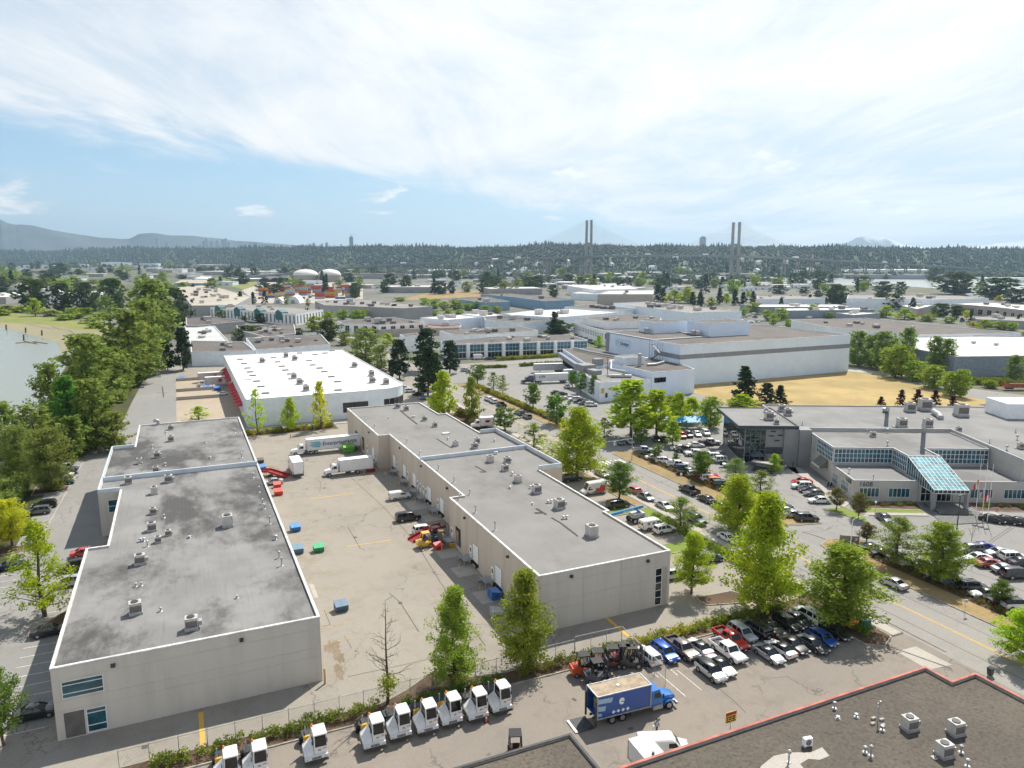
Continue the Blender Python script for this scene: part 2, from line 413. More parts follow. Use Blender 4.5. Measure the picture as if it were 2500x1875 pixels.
# ------------------------------------------------------------------ beds, verges, kerbs
def kerb(name, pts, w=.2, h=.14, closed=False):
 mb = MB(); q = [Vector((p[0], p[1], 0)) for p in pts]
 for a, b in zip(q, q[1:] + ([q[0]] if closed else [])):
  mb.bar(a + Vector((0,0, h / 2 + .02)), b + Vector((0,0, h / 2 + .02)), w, h)
 return struct(mb.build(name, m_kerb))
def bed(name, pts, m, z=.12, k=True):
 o = sheet(name, pts, z, m)
 if k: kerb('kerb', ccw(pts), closed=True)
 return o
bed('hedge_bed', [(-12,77.2),(19,77.2),(36,77.2),(66,77.0),(80,77),(83.6,72),(83.4,66),(85.5,64.5),(88.6,66),(88.8,80.3),(60,80.2),(35,80.0),(30,81),(27,84.3),(22.5,81.5),(19,80),(-12,80.2)], m_mulch)
bed('sidewalk', rect(88.9,91,66,300), m_conc, .16)
bed('verge', rect(85.2,88.75,80.5,125), m_lawn, .13)
bed('verge', rect(86.6,88.75,125.4,205), m_verge, .13)
bed('verge', rect(80,88.6,205.5,240), m_mulch, .13)
bed('verge', [(105,107),(110.4,104.3),(115,103.2),(114,105.5),(111.4,108.5),(111.4,166),(107.5,167.8),(105,166)], m_verge, .13)
bed('verge', [(105,20),(113.5,20),(113.5,88),(115.5,93),(109.5,96.6),(106,95),(105,92)], m_verge, .13)
bed('verge', rect(105,108.8,180,290), m_verge, .13)
bed('mulch_strip', rect(109.2,111.2,108,164), m_mulch, .17, False)
bed('mulch_strip', rect(109.0,111.6,22,87), m_mulch, .17, False)
bed('mulch_strip', rect(107.6,111.4,183,288), m_mulch, .17)
bed('west_island', [(-21.9,117.4),(-16,116.6),(-16,125),(-17.6,125)], m_mulch)
bed('west_island', [(-33,152.2),(-26.4,152.6),(-26.4,155.4),(-33,156)], m_mulch)
bed('west_island', [(-33,189),(-26.2,190),(-26,193.5),(-33,196)], m_mulch)
bed('planter_island', [(71,84.3),(77.6,82.4),(78.6,84.6),(77.6,86.6),(71,87)], m_mulch)
bed('planter_island', [(76,103),(85,103),(85,107),(78,107)], m_lawn)
bed('planter_island', [(74,124),(85,124),(85,129),(76,129)], m_lawn)
bed('shrub_bed', rect(-2,43,227,232), m_mulch)
sheet('path', rect(-2,86,233.5,238.5),.16, m_conc)
sheet('concrete_apron', rect(-3,17,258,345),.034, ground_mat('tan_concrete', (.40,.335,.25),(.44,.37,.28),(.33,.28,.21),.05,.3,6))
for y0, y1 in ((98.9,103.3),(109.5,113.6),(117.9,121.9),(136.7,140.5),(144.7,150.5)):
 sheet('concrete_pad', rect(39.6 if y0 < 125 else 42.0,43.4 if y0 < 125 else 46.2, y0, y1),.034, m_conc)
sheet('riverside_yard_pavement', rect(-19,-3.1,227,386),.028, m_lot)
# dry field beside the cold store
field = [(180,205),(182,228),(184,246),(283,245.5),(287,229),(272,183),(275,165),(262,150),(215,164),(186,184)]
bed('dry_field', field, m_dry, .06, False)
sheet('gravel_lane', [(283.5,303),(283.5,246),(288,230),(300,214),(304,216),(296,236),(291,303)], .075, m_conc)
# brown lots and grass behind
sheet('dry_meadow', [(W('m3', x, y)).to_2d()[:] for x, y in ((480,600),(900,500),(1500,480),(1800,530),(1250,560),(1000,570))], .12, m_verge)
sheet('green_scrub', [(W('m2', x, y)).to_2d()[:] for x, y in ((520,380),(640,350),(1000,360),(1000,420),(860,470),(640,420))], .12, m_marsh)
sheet('container_yard_pavement', [(W('m2', x, y)).to_2d()[:] for x, y in ((840,480),(1000,620),(2150,620),(2150,400),(1100,395))], .11, m_conc)
m_ind = ground_mat('industrial_ground', (.20,.195,.18),(.15,.15,.125),(.11,.13,.06),.012,.05,.6)
sheet('industrial_pavement', rect(-120,420,400,900),.012, m_ind)
sheet('industrial_pavement', rect(110,900,900,2000),.013, m_ind)
sheet('industrial_pavement', rect(420,1000,300,900),.014, m_ind)

# ------------------------------------------------------------------ painted lines, seams
unit = MB().poly([(-.5,-.5,0),(.5,-.5,0),(.5,.5,0),(-.5,.5,0)])
def line(a, b, w, m, parent, z=.04, name='painted_line'):
 a, b = Vector(a[:2]), Vector(b[:2]); d = b - a
 o = obj(name, UNIT[m.name], parent, ((a.x + b.x) / 2,(a.y + b.y) / 2, z), math.atan2(d.y, d.x),(d.length, w, 1))
 return o
UNIT = {m.name: unit.mesh('line_' + m.name, m) for m in (m_wline, m_yline, m_yfade, m_tar, m_dark, m_conc)}
# road centre line, doubled, with a gap at the crossing
for x in (98.0,98.3):
 line((x, 20),(x, 155.5),.13, m_yline, road); line((x, 163),(x, 330),.13, m_yline, road)
for i in range(10): line((92.2 + i * 1.25,156.4),(92.2 + i * 1.25,160.6),.55, m_wline, road)
line((91.8,60),(91.8,150),.25, m_tar, road); line((94.6,20),(94.3,150),.12, m_tar, road); line((101.5,60),(101.8,155),.1, m_tar, road)
# front lot stalls
for i, x in enumerate([52.6 + 2.52 * i for i in range(13)]):
 line((x, 71.0 - (0.6 if i % 2 else 0)),(x, 76.4),.1, m_wline, front)
line((53.2,66.2),(53.2,72),.1, m_wline, front); line((55.8,66.5),(55.8,71.4),.1, m_wline, front)
# left lot stalls, both sides
for i in range(14): line((-22.6,91.5 + 2.65 * i),(-17.2,91.5 + 2.65 * i),.1, m_wline, yard)
for i in range(24): line((-32.6,96 + 2.65 * i + (.6 if i > 8 else 0)),(-27.6,96 + 2.65 * i + (.6 if i > 8 else 0)),.1, m_wline, yard)
for i in range(18): line((-32.4,161 + 2.75 * i),(-27.3,161 + 2.75 * i),.1, m_wline, yard)
line((-26.9,160),(-25.4,219),.22, m_conc, yard)
# yard: yellow bays along both buildings
for i in range(25):
 y = 97 + 4.6 * i
 if i % 5 != 3: line((14.4, y),(19.5 + (i % 3) * .8, y),.12, m_yfade, yard)
for i in range(17):
 y = 93.5 + 5.1 * i
 if i not in (5,6,9): line((32.5, y),(38.5 if y < 125 else 40.5, y),.12, m_yfade, yard)
line(W('q5', 30,888), W('q5', 325,845),.22, m_yline, yard)
line(W('t1', 865,990), W('t1', 1465,910),.25, m_yline, yard)
for x in (-.9,54.85):
 line((x, 80.4),(x, 87.2),.55, m_yline, yard, .046)
# seams and cracks
def seam(k, pts, w=.12, parent=yard, m=m_tar, z=.038):
 q = [W(k, x, y) for x, y in pts]
 for a, b in zip(q, q[1:]): line(a, b, w, m, parent, z, 'tar_seam')
seam('q5', [(60,440),(290,650),(480,860),(640,1120),(760,1290),(930,1530)])
seam('q5', [(40,760),(120,900),(150,910)]); seam('q5', [(310,1190),(380,1250),(500,1440)]); seam('n7', [(0,270),(560,150),(1200,10)], .08)
seam('s2', [(1060,220),(1140,420),(1030,440)], .08); seam('s2', [(1330,570),(1390,660),(1430,740)], .07); seam('t1', [(690,640),(930,710),(1010,760),(1000,900)], .08)
seam('n2', [(880,1210),(1080,1270),(1210,1320)], .35, east); seam('n2', [(1080,1150),(1330,1240)], .1, east); seam('n2', [(590,690),(760,720),(860,750)], .08, east)
seam('n3', [(1180,790),(1480,590)], .12, east); seam('n3', [(1220,800),(1520,600)], .12, east); seam('n3', [(900,1180),(1300,1310),(1659,1460)], .1, east)
seam('q8', [(900,370),(960,420),(1010,470)], .08, front); seam('q8', [(1480,130),(1900,280)], .3, front)
seam('q1', [(1050,1230),(1060,1300)], .5); seam('q1', [(1010,1268),(1090,1272)], .4)
# manholes and patches
for k, x, y in (('t1', 825,462),('t1', 1060,840),('s2', 2085,125),('q5', 88,828),('s1', 1515,1460)):
 p = W(k, x, y); struct(MB().cyl((0,0,0),(0,0,.02),.35,12).build('manhole_cover', m_tar, None, (p.x, p.y, .035)))
for k, pts in (('q8', ((1660,205),(1745,183),(1900,262),(1800,285))),('q4', ((2000,1130),(2030,1130),(2062,1215),(2035,1220)))):
 sheet('pavement_patch', [W(k, x, y).to_2d()[:] for x, y in pts], .036, m_conc)
def blotch(k, x, y, rx, ry, seed, m=m_dark):
 p = W(k, x, y); rr = random.Random(seed)
 pts = [(p.x + rx * math.cos(t) * (.55 + .6 * rr.random()), p.y + ry * math.sin(t) * (.55 + .6 * rr.random())) for t in np.linspace(0,2 * math.pi, 22, endpoint=False)]
 sheet('ground_stain', pts, .0375 + seed * .0002, m)
m_dirt = ground_mat('dirt_stain', (.21,.165,.115),(.245,.20,.145),(.16,.12,.08),.3,.9,6)
blotch('s2', 1190,690,1.0,1.6,1, m_dirt); blotch('s2', 1240,830,.8,2.4,2, m_dirt); blotch('s2', 1260,1040,.6,2.2,3, m_dirt); blotch('s2', 1120,740,.7,1.2,4, m_dirt)
blotch('t3', 875,1325,.45,.3,5); blotch('t3', 120,930,.25,.4,6); blotch('n6', 1150,1400,1.5,1,7, m_dirt)
# ------------------------------------------------------------------ buildings: walls with parapet, roof, cap, panels, windows
m_tilt = mat('painted_tilt_up_concrete', (.58,.55,.50),.85,.05,.5, col2=(.50,.47,.425), stretch=(1,1,.13), detail=7, f=(.25,.6))
m_tilt2 = mat('taupe_tilt_up_concrete', (.55,.485,.41),.85,.05,.5, col2=(.47,.41,.345), stretch=(1,1,.13), detail=7, f=(.25,.6))
m_cap = mat('white_flashing', (.62,.62,.61),.6,.2,.9)
m_fire = mat('pale_parapet_sheet', (.56,.62,.68),.6,.06,.4)
def roof_mat(name, a, b, dark, amt, seam=(2.0,0), s=.055, lo=.52, hi=.68):
 m = D.materials.new(name); m.use_nodes = True; t = m.node_tree; p = t.nodes['Principled BSDF']
 pos = t.nodes.new('ShaderNodeNewGeometry').outputs['Position']
 col = mixc(t, sstep(t, noise(t, pos, s * 1.7,5,.6),.35,.65), a, b)
 mp = t.nodes.new('ShaderNodeMapping'); mp.inputs['Scale'].default_value = (1,.55,1); L(t, pos, mp.inputs[0])
 stn = noise(t, mp.outputs[0], s, 7,.7,.15)
 col = mixc(t, M_(t, 'MULTIPLY', sstep(t, stn, lo, hi), amt), col, dark)
 mp2 = t.nodes.new('ShaderNodeMapping'); mp2.inputs['Scale'].default_value = (3.0,.12,1); L(t, pos, mp2.inputs[0])
 col = mixc(t, M_(t, 'MULTIPLY', sstep(t, noise(t, mp2.outputs[0], 1.0,5,.7),.5,.8),.3), col, dark)
 wv = t.nodes.new('ShaderNodeTexWave'); wv.wave_type = 'BANDS'; wv.bands_direction = 'X'; wv.inputs['Scale'].default_value = .5; wv.inputs['Distortion'].default_value = .05
 L(t, pos, wv.inputs['Vector'])
 col = mixc(t, M_(t, 'MULTIPLY', sstep(t, wv.outputs[1], .97,1.0),.06), col, tuple(min(1, c * 1.5) for c in a))
 L(t, col, p.inputs['Base Color']); p.inputs['Roughness'].default_value = .85; p.inputs['Specular IOR Level'].default_value = .3
 bn = t.nodes.new('ShaderNodeBump'); bn.inputs['Strength'].default_value = .2; bn.inputs['Distance'].default_value = .05
 L(t, noise(t, pos, 4,4), bn.inputs['Height']); L(t, bn.outputs[0], p.inputs['Normal'])
 return m
m_roofA = roof_mat('weathered_grey_roofing', (.27,.267,.258),(.21,.208,.202),(.06,.059,.058),.9, s=.065, lo=.45, hi=.62)
m_roofB = roof_mat('grey_roofing', (.25,.243,.231),(.22,.214,.204),(.12,.113,.105),.7, s=.07, lo=.48, hi=.75)
m_roofF = roof_mat('slate_grey_roofing', (.26,.258,.25),(.21,.208,.202),(.12,.118,.115),.6)
m_roofW = mat('white_membrane', (.74,.74,.73),.7,.03,.12, col2=(.62,.61,.59), f=(.28,.5), spec=.2, stretch=(1,.35,1))
m_roofBrown = roof_mat('dark_gravel_roofing', (.15,.132,.118),(.115,.102,.094),(.075,.068,.063),.5)
m_gravel = ground_mat('roof_gravel', (.115,.10,.082),(.145,.124,.10),(.042,.038,.035),.08,2.6,3.2, bump=.9)
m_white = mat('white_paint', (.83,.85,.87),.6,.04,.4)
m_bluewhite = mat('pale_blue_panel', (.74,.81,.88),.55,.05,.4)
m_steel = mat('galvanised_steel', (.40,.41,.42),.5,.15,2, metal=.4)
m_unit = mat('beige_unit_metal', (.50,.48,.45),.55,.12,1.5)
m_black = mat('black_rubber', (.02,.02,.021),.7,.2,3)
m_darkmetal = mat('dark_metal', (.06,.062,.066),.5,.2,2)
m_grille = mat('condenser_grille', (.16,.15,.15),.6,.35,9, obj=True)
m_frame = mat('white_window_frame', (.72,.74,.75),.5,.05,1)
m_yel = mat('yellow_paint', (.68,.42,.06),.6,.15,2)
m_wood = mat('weathered_timber', (.33,.24,.15),.85,.2,3)
m_red = mat('red_paint', (.55,.045,.035),.55,.15,1.5)
def glass(name, col, rough=.06):
 m = D.materials.new(name); m.use_nodes = True; t = m.node_tree; p = t.nodes['Principled BSDF']
 pos = t.nodes.new('ShaderNodeNewGeometry').outputs['Position']
 L(t, mixc(t, sstep(t, noise(t, pos, .5,3),.35,.65), tuple(c * .6 for c in col), tuple(c * 1.3 for c in col)), p.inputs['Base Color'])
 p.inputs['Roughness'].default_value = rough; p.inputs['Specular IOR Level'].default_value = .7; p.inputs['IOR'].default_value = 1.5
 return m
g_dark, g_teal, g_blue = glass('dark_glass', (.012,.018,.025)), glass('teal_glass', (.015,.085,.115)), glass('blue_glass', (.03,.12,.17))
g_car = glass('car_glass', (.012,.014,.017),.04)
g_sky = glass('skylight_glass', (.16,.40,.44),.15)

def flat(t, outline, h, par=.3, wall=None, roof=None, cap=None, z0=0.0, capw=.28, names=('wall', 'roof', 'parapet_cap')):
 o = ccw(outline); i = inset(o, capw)
 n = len(o)
 vs = [(x, y, z) for z, q in ((z0, o),(h, o),(h, i),(h - par - .02, i)) for x, y in q]
 fs = [(a * n + k, a * n + (k + 1) % n, (a + 1) * n + (k + 1) % n, (a + 1) * n + k) for a in range(3) for k in range(n)]
 MB().add(vs, fs).build(names[0], wall, t)
 MB().poly(i, h - par).build(names[1], roof, t)
 if cap:
  o2, i2 = inset(o, -.05), inset(o, capw + .03)
  vs = [(x, y, z) for z, q in ((h - .12, o2),(h + .05, o2),(h + .05, i2),(h - .02, i2)) for x, y in q]
  MB().add(vs, fs).build(names[2], cap, t)
def frame_at(p, d):                    # a wall frame: origin p, along d (unit), outward = right of d
 d = Vector((d[0], d[1], 0)).normalized(); n_ = Vector((d.y, -d.x, 0))
 return Vector(p), d, n_
def wbox(mb, fr, a0, a1, o0, o1, z0, z1):
 p, d, n_ = fr
 c = [p + d * a + n_ * o for o in (o0, o1) for a in (a0, a1)]
 vs = [(q.x, q.y, z) for z in (z0, z1) for q in (c[0], c[1], c[3], c[2])]
 return mb.add(vs, [(0,1,2,3),(7,6,5,4),(0,4,5,1),(1,5,6,2),(2,6,7,3),(3,7,4,0)])
def panels(t, fr, cuts, levels, m, proud=.03, gap=.07, skip=()):
 for i in range(len(cuts) - 1):
  for j in range(len(levels) - 1):
   if (i, j) in skip: continue
   wbox(MB(), fr, cuts[i] + gap / 2, cuts[i + 1] - gap / 2,-.05, proud, levels[j] + gap / 2, levels[j + 1] - gap / 2).build('panel', m, t)
def window(t, fr, a0, a1, z0, z1, nx, ny, g, fm=None, fw=.09, proud=.05, name='window', pane=True, ys=None, inset_=.0):
 fm = fm or m_frame
 mb = MB()
 xs = [a0 + (a1 - a0) * i / nx for i in range(nx + 1)]
 ys = ys or [z0 + (z1 - z0) * i / ny for i in range(ny + 1)]
 for x in xs: wbox(mb, fr, x - fw / 2, x + fw / 2,.0, proud + .05, z0 - fw / 2, z1 + fw / 2)
 for k, y in enumerate(ys):
  for i in range(nx): wbox(mb, fr, xs[i] + fw / 2 + .002, xs[i + 1] - fw / 2 - .002,.0, proud + .045, y - fw / 2, y + fw / 2)
 f = mb.build(name, fm, t)
 if pane:
  for i in range(nx):
   for j in range(len(ys) - 1):
    wbox(MB(), fr, xs[i] + fw / 2, xs[i + 1] - fw / 2,-.01, proud, ys[j] + fw / 2, ys[j + 1] - fw / 2).build('pane', g, f)
 return f

# --- warehouse A (front left)
A = thing('warehouse', 'long grey-roofed warehouse in the left foreground with stained roof and plain end wall', 'warehouse')
polyA = [(-15.5,88),(13.4,88),(13.4,215.5),(-11.6,215.5),(-11.6,190.8),(-16.4,190.8),(-16.4,155),(-12.6,155),(-12.6,125),(-15.5,125)]
flat(A, polyA, 8.7,.28, m_tilt, m_roofA, m_cap)
MB().box(-16.3,13.3,163.35,163.75,8.3,9.35).build('fire_wall', m_fire, A)
MB().box(-16.4,-16.12,155.02,190.7,8.72,9.35).box(-16.1,-11.7,190.4,190.78,8.72,9.35).box(-16.38,-12.6,155.04,155.35,8.72,9.3).build('wing_parapet', m_fire, A)
fA = frame_at((-15.5,88,0),(1,0))
panels(A, fA, [0,5.2,10.4,16.4,22.6,28.9], [.02,3.5,4.7,7.2,8.55], m_tilt, skip=((0,0),(0,2)))
for a0, a1, z0, z1 in ((.0,.75,0,3.5),(4.95,5.2,0,3.5),(.75,4.95,3.2,3.5),(.75,4.95,0,.1)):
 wbox(MB(), fA, a0, a1,-.05,.03, z0 + .03, z1 - .03).build('panel', m_tilt, A)
for a0, a1, z0, z1 in ((.0,.75,4.7,7.2),(4.95,5.2,4.7,7.2),(.75,4.95,6.95,7.2),(.75,4.95,4.7,4.85)):
 wbox(MB(), fA, a0, a1,-.05,.03, z0 + .03, z1 - .03).build('panel', m_tilt, A)
window(A, fA, .9,4.9,4.95,6.9,1,3, g_teal, ys=[4.95,5.45,6.45,6.9])
window(A, fA, 3.0,4.9,.3,3.1,1,3, g_teal, ys=[.3,1.1,2.6,3.1])
wbox(MB(), fA, .8,2.75,-.02,.01,.12,3.15).build('entry_recess', mat('painted_entry_shade', (.13,.125,.115),.8), A)  # flush dark panel: the shade of the recessed entry is put into its colour
fw_ = frame_at((-16.4,155,0),(1,0))
window(A, fw_, 1.6,3.7,4.6,7.0,1,2, g_teal); window(A, fw_, 1.9,3.7,.4,3.2,1,2, g_dark)
for a in (5.8,19.4): wbox(MB(), fA, a, a + .45,.03,.35,7.55,7.95).build('wall_lamp', m_darkmetal, A)
# --- warehouse B (centre)
B = thing('warehouse', 'taupe warehouse in the middle with loading docks along its left side', 'warehouse')
polyB = [(43.6,87.3),(63.9,87.3),(63.9,88.9),(66,88.9),(66,106.5),(67,106.5),(67,134.5),(72.5,134.5),(72.5,170.5),(68,170.5),(68,196),(65.7,196),(65.7,215),(43.5,215),(43.5,178),(46.4,178),(46.4,125),(43.6,125)]
flat(B, [p for p in polyB if p not in ((63.9,87.3),(63.9,88.9),(66,88.9))][:1] + [(66,87.3)] + polyB[4:], 8.7,.28, m_tilt2, m_roofB, m_cap)
MB().box(46.5,72.4,152.0,152.4,8.3,9.3).build('fire_wall', m_fire, B)
MB().box(72.2,72.46,134.6,151.95,8.72,9.5).box(72.2,72.46,152.45,170.4,8.72,9.5).box(68.1,72.15,170.15,170.45,8.72,9.5).box(67.0,72.15,134.54,134.84,8.72,9.5).build('wing_parapet', m_fire, B)
fB = frame_at((43.6,87.3,0),(1,0))
panels(B, fB, [0,7.2,13.6,19.6], [.02,3.3,4.6,7.2,8.55], m_tilt)
wbox(MB(), fB, 19.67,22.4,-.05,.03,6.4,8.52).build('panel', m_tilt, B); wbox(MB(), fB, 22.0,22.4,-.05,.03,.05,6.33).build('panel', m_tilt, B)
window(B, fB, 19.75,20.9,.3,6.2,1,5, g_dark)
wbox(MB(), fB, 21.0,21.95,-.02,.012,.1,6.25).build('entry_recess', m_conc, B)
for a in (4.9,18.0): wbox(MB(), fB, a, a + .45,.03,.35,7.6,8.0).build('wall_lamp', m_darkmetal, B)
def dock_side(t, X, items, joints, y0, y1):
 fr = frame_at((X, y1,0),(0,-1)); q = lambda y: y1 - y
 cuts = sorted([q(j) for j in joints] + [0.0, y1 - y0])
 panels(t, fr, cuts, [.02,8.52], m_tilt2,.02,.06)
 for kind, y in items:
  a = q(y)
  if kind == 'dock':
   d = wbox(MB(), fr, a - 1.25, a + 1.25,.02,.07,1.25,4.25).build('dock_door', m_white, t)
   s_ = MB(); [wbox(s_, fr, a - 1.25, a + 1.25,.071,.085, z, z + .03) for z in (1.85,2.45,3.05,3.65)]
   s_.build('door_joint', m_steel, d)
   f_ = MB(); [wbox(f_, fr, a + e, a + e + .12,.02,.12,1.2,4.4) for e in (-1.4,1.28)]; wbox(f_, fr, a - 1.28, a + 1.28,.02,.12,4.27,4.4); f_.build('door_frame', m_unit, d)
   b_ = MB(); wbox(b_, fr, a - 1.3, a + 1.3,.02,.3,.75,1.18); [wbox(b_, fr, a + e, a + e + .4,.3,.5,.6,1.2) for e in (-1.3,.9)]; b_.build('dock_bumper', m_black, d)
  elif kind == 'man':
   d = wbox(MB(), fr, a - .48, a + .48,.02,.07,1.2,3.35).build('door', m_white, t)
   wbox(MB(), fr, a - .2, a + .25,.071,.09,2.3,3.05).build('door_window', g_dark, d)
  elif kind == 'open':
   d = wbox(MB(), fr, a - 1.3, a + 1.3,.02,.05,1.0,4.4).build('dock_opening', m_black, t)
   wbox(MB(), fr, a - .9, a + .3,.05,.08,1.2,3.7).build('stacked_goods', m_wood, d); wbox(MB(), fr, a - .1, a + .9,.08,.1,1.2,2.5).build('blue_pallet_wrap', paint((.04,.13,.3)), d)
  elif kind == 'lamp':
   wbox(MB(), fr, a - .18, a + .18,.02,.4,7.4,7.75).build('wall_lamp', m_darkmetal, t)
dock_side(B, 43.6, [('dock', 101.7),('man', 104.2),('dock', 111.6),('man', 113.9),('open', 120.3),('man', 123.6),('lamp', 116.5),('lamp', 97.8)], (97.6,107.4,116.1),87.3,125)
dock_side(B, 46.4, [('dock', 137.5),('man', 140.1),('dock', 145.8),('man', 148.1),('man', 149.9),('man', 152.2),('man', 154.3),('dock', 156.7),('man', 162.3),('dock', 164.6),('dock', 173.6),('man', 171.3),('lamp', 133.8),('lamp', 151),('lamp', 168)], (133.9,142.4,151,160,169),125,178)
dock_side(B, 43.5, [('dock', 183.5),('man', 180.9),('man', 189.8),('open', 195),('open', 203),('lamp', 187)], (187,197,206),178,215)
# --- warehouse C (white roof, red awnings)
Cw = thing('warehouse', 'white-roofed warehouse with red awnings and rounded glazed corner behind the yard', 'warehouse')
arc = [(60 + 10.5 * math.sin(t),251.5 - 10.5 * math.cos(t)) for t in np.linspace(.12, math.pi / 2 - .05,8)]
polyC = [(17.3,240),(56,240),(56,241.2)] + arc + [(70.5,355),(17.3,355)]
flat(Cw, polyC, 8.9,.25, m_bluewhite, m_roofW, m_cap)
fC = frame_at((17.3,240,0),(1,0))
panels(Cw, fC, [0,9.5,19.5,29], [.05,8.7], m_bluewhite)
window(Cw, fC, 30,38.3,2.2,5.4,8,2, g_dark, fm=m_darkmetal)
wbox(MB(), fC, 29.2,38.65,-.05,.04,5.7,8.7).build('panel', m_bluewhite, Cw)
for i in range(len(arc) - 1):
 a, b = Vector((*arc[i], 0)), Vector((*arc[i + 1], 0))
 window(Cw, frame_at(a, (b - a)),.12,(b - a).length - .12,2.4,5.3,1,2, g_dark, fm=m_darkmetal)
m_awn = mat('red_awning_canvas', (.50,.05,.06),.8,.15,1)
for i in range(15):
 y = 256 + 6.0 * i
 if i == 8: continue
 MB().add([(17.3, y, 5.2),(17.3, y + 3.6,5.2),(15.2, y + 3.6,3.9),(15.2, y, 3.9),(15.2, y, 3.5),(15.2, y + 3.6,3.5),(17.3, y, 3.9),(17.3, y + 3.6,3.9)],
    [(0,1,2,3),(3,2,5,4),(0,3,6),(1,7,2),(6,3,2,7)]).build('awning', m_awn, Cw)
 d = MB().box(17.22,17.32, y + .3, y + 3.3,.1,3.6).build('dock_door', m_white, Cw)
# --- building D (gravel roof with red trim, right foreground) and its lower wing
Dd = thing('building', 'low building with gravel roof and red coping in the right foreground', 'building')
m_coping = mat('red_coping', (.43,.15,.115),.7,.2,.9)
m_dwall = mat('grey_stucco', (.33,.31,.29),.85)
polyD = [(12,2),(78.5,2),(78.5,47.8),(74.6,47.8),(74.6,51.0),(12,51.0)]
flat(Dd, polyD, 7.0,.35, m_dwall, m_gravel, m_coping, capw=.22)
E_ = thing('building', 'small dark flat-roofed wing at the bottom edge beside the red-trimmed building', 'building')
flat(E_, [(12,51.15),(33.5,51.15),(33.5,59.6),(12,59.6)], 5.0,.25, m_dwall, m_gravel, m_darkmetal, capw=.22)
# --- office F (right), in its own frame
TH = rad(26.5)
FO, FR_, FD_ = Vector((133,110.5,0)), Vector((math.cos(TH),-math.sin(TH),0)), Vector((math.sin(TH), math.cos(TH),0))
def fl(r, d, z=0.0):
 v = FO + FR_ * r + FD_ * d; return Vector((v.x, v.y, z))
def fp(*pts): return [tuple(fl(r, d)[:2]) for r, d in pts]
m_off = mat('pale_grey_office_wall', (.46,.445,.42),.8,.05,.4)
m_offd = mat('mid_grey_office_wall', (.27,.275,.28),.7,.06,.4)
m_cap2 = mat('grey_coping', (.42,.43,.44),.5,.08,1)
m_capd = mat('charcoal_coping', (.055,.06,.075),.5,.08,1)
F = thing('office_building', 'grey office complex with sloped glass entrance canopy and flagpoles, right of the road', 'office')
flat(F, fp((-3.5,30.2),(35.6,30.2),(35.6,1.2),(95,1.2),(95,60),(-3.5,60)),9.4,.3, m_off, m_roofF, m_cap2, names=('warehouse_wall', 'warehouse_roof', 'warehouse_cap'))
flat(F, fp((-.5,13),(13.3,13),(13.3,6),(20.5,6),(20.5,13),(35.4,13),(35.4,30),(-.5,30)),8.7,.25, m_off, m_roofF, m_cap2, names=('upper_wall', 'upper_roof', 'upper_cap'))
flat(F, fp((-.8,0),(13.1,0),(13.1,5.8),(12.9,12.8),(-.8,12.8)),4.7,.2, m_off, m_roofF, m_cap2, names=('wing_wall', 'wing_roof', 'wing_cap'))
flat(F, fp((20.7,0),(70,0),(70,1.0),(35.4,1.0),(35.4,12.8),(20.7,12.8)),4.7,.2, m_off, m_roofF, m_cap2, names=('wing_wall', 'wing_roof', 'wing_cap'))
flat(F, fp((13.2,0),(20.6,0),(20.6,5.9),(13.2,5.9)),4.4,.2, m_off, m_roofF, None, names=('entry_wall', 'entry_roof', ''))
flat(F, fp((-17,28.4),(-7.2,28.4),(-7.2,27.6),(-3.6,27.6),(-3.6,50),(-17,50)),9.6,.2, m_offd, m_roofF, None, names=('lobby_wall', 'lobby_roof_deck', ''))
flat(F, fp((-19,27.4),(-3.7,27.4),(-3.7,51),(-19,51)),10.4,.2, m_capd, m_roofF, m_capd, z0=9.6, names=('lobby_fascia', 'lobby_roof', 'lobby_cap'))
MB().prism(fp((-3.55,26.9),(-.55,26.9),(-.55,31),(-3.55,31)),0,9.55).build('stair_tower', m_offd, F)
def ff(r, d, along): return frame_at(fl(r, d), FR_ if along == 'r' else (FD_ if along == 'd' else -FD_))
# upper glass bands
window(F, ff(-.5,13, 'r'),.25,13.6,5.1,8.35,15,3, g_blue, fw=.12)
window(F, ff(20.6,13, 'r'),.2,14.6,5.1,8.35,15,3, g_blue, fw=.12)
window(F, ff(-.5,30, '-'),7.0,16.8,5.1,8.35,10,3, g_blue, fw=.12)
window(F, ff(13.3,13, '-'),.2,6.9,4.9,8.35,8,3, g_blue, fw=.12)
window(F, ff(-.5,30, '-'),1.6,3.6,5.6,7.9,3,2, g_teal); window(F, ff(-.5,30, '-'),1.6,3.6,1.0,3.4,3,2, g_teal); window(F, ff(-.5,30, '-'),7.0,9,1.0,3.4,3,2, g_teal)
# ground-floor windows
for r0, r1 in ((1.3,5.5),(7.6,12.1)): window(F, ff(-.8,0, 'r'), r0, r1,1.0,3.0,5,1, g_teal)
for r0, r1 in ((24.3,29.0),(31.5,36),(39,44)): window(F, ff(0,0, 'r'), r0, r1,1.0,3.0,5,1, g_teal)
for a0, a1 in ((1.2,4.4),(6.4,10.2)): window(F, ff(-.8,12.8, '-'), a0, a1,.9,3.2,5,2, g_teal)
window(F, ff(13.2,0, 'r'),.5,2.6,.2,3.6,2,2, g_dark); window(F, ff(13.2,0, 'r'),3.0,7.0,.2,3.6,4,2, g_dark)
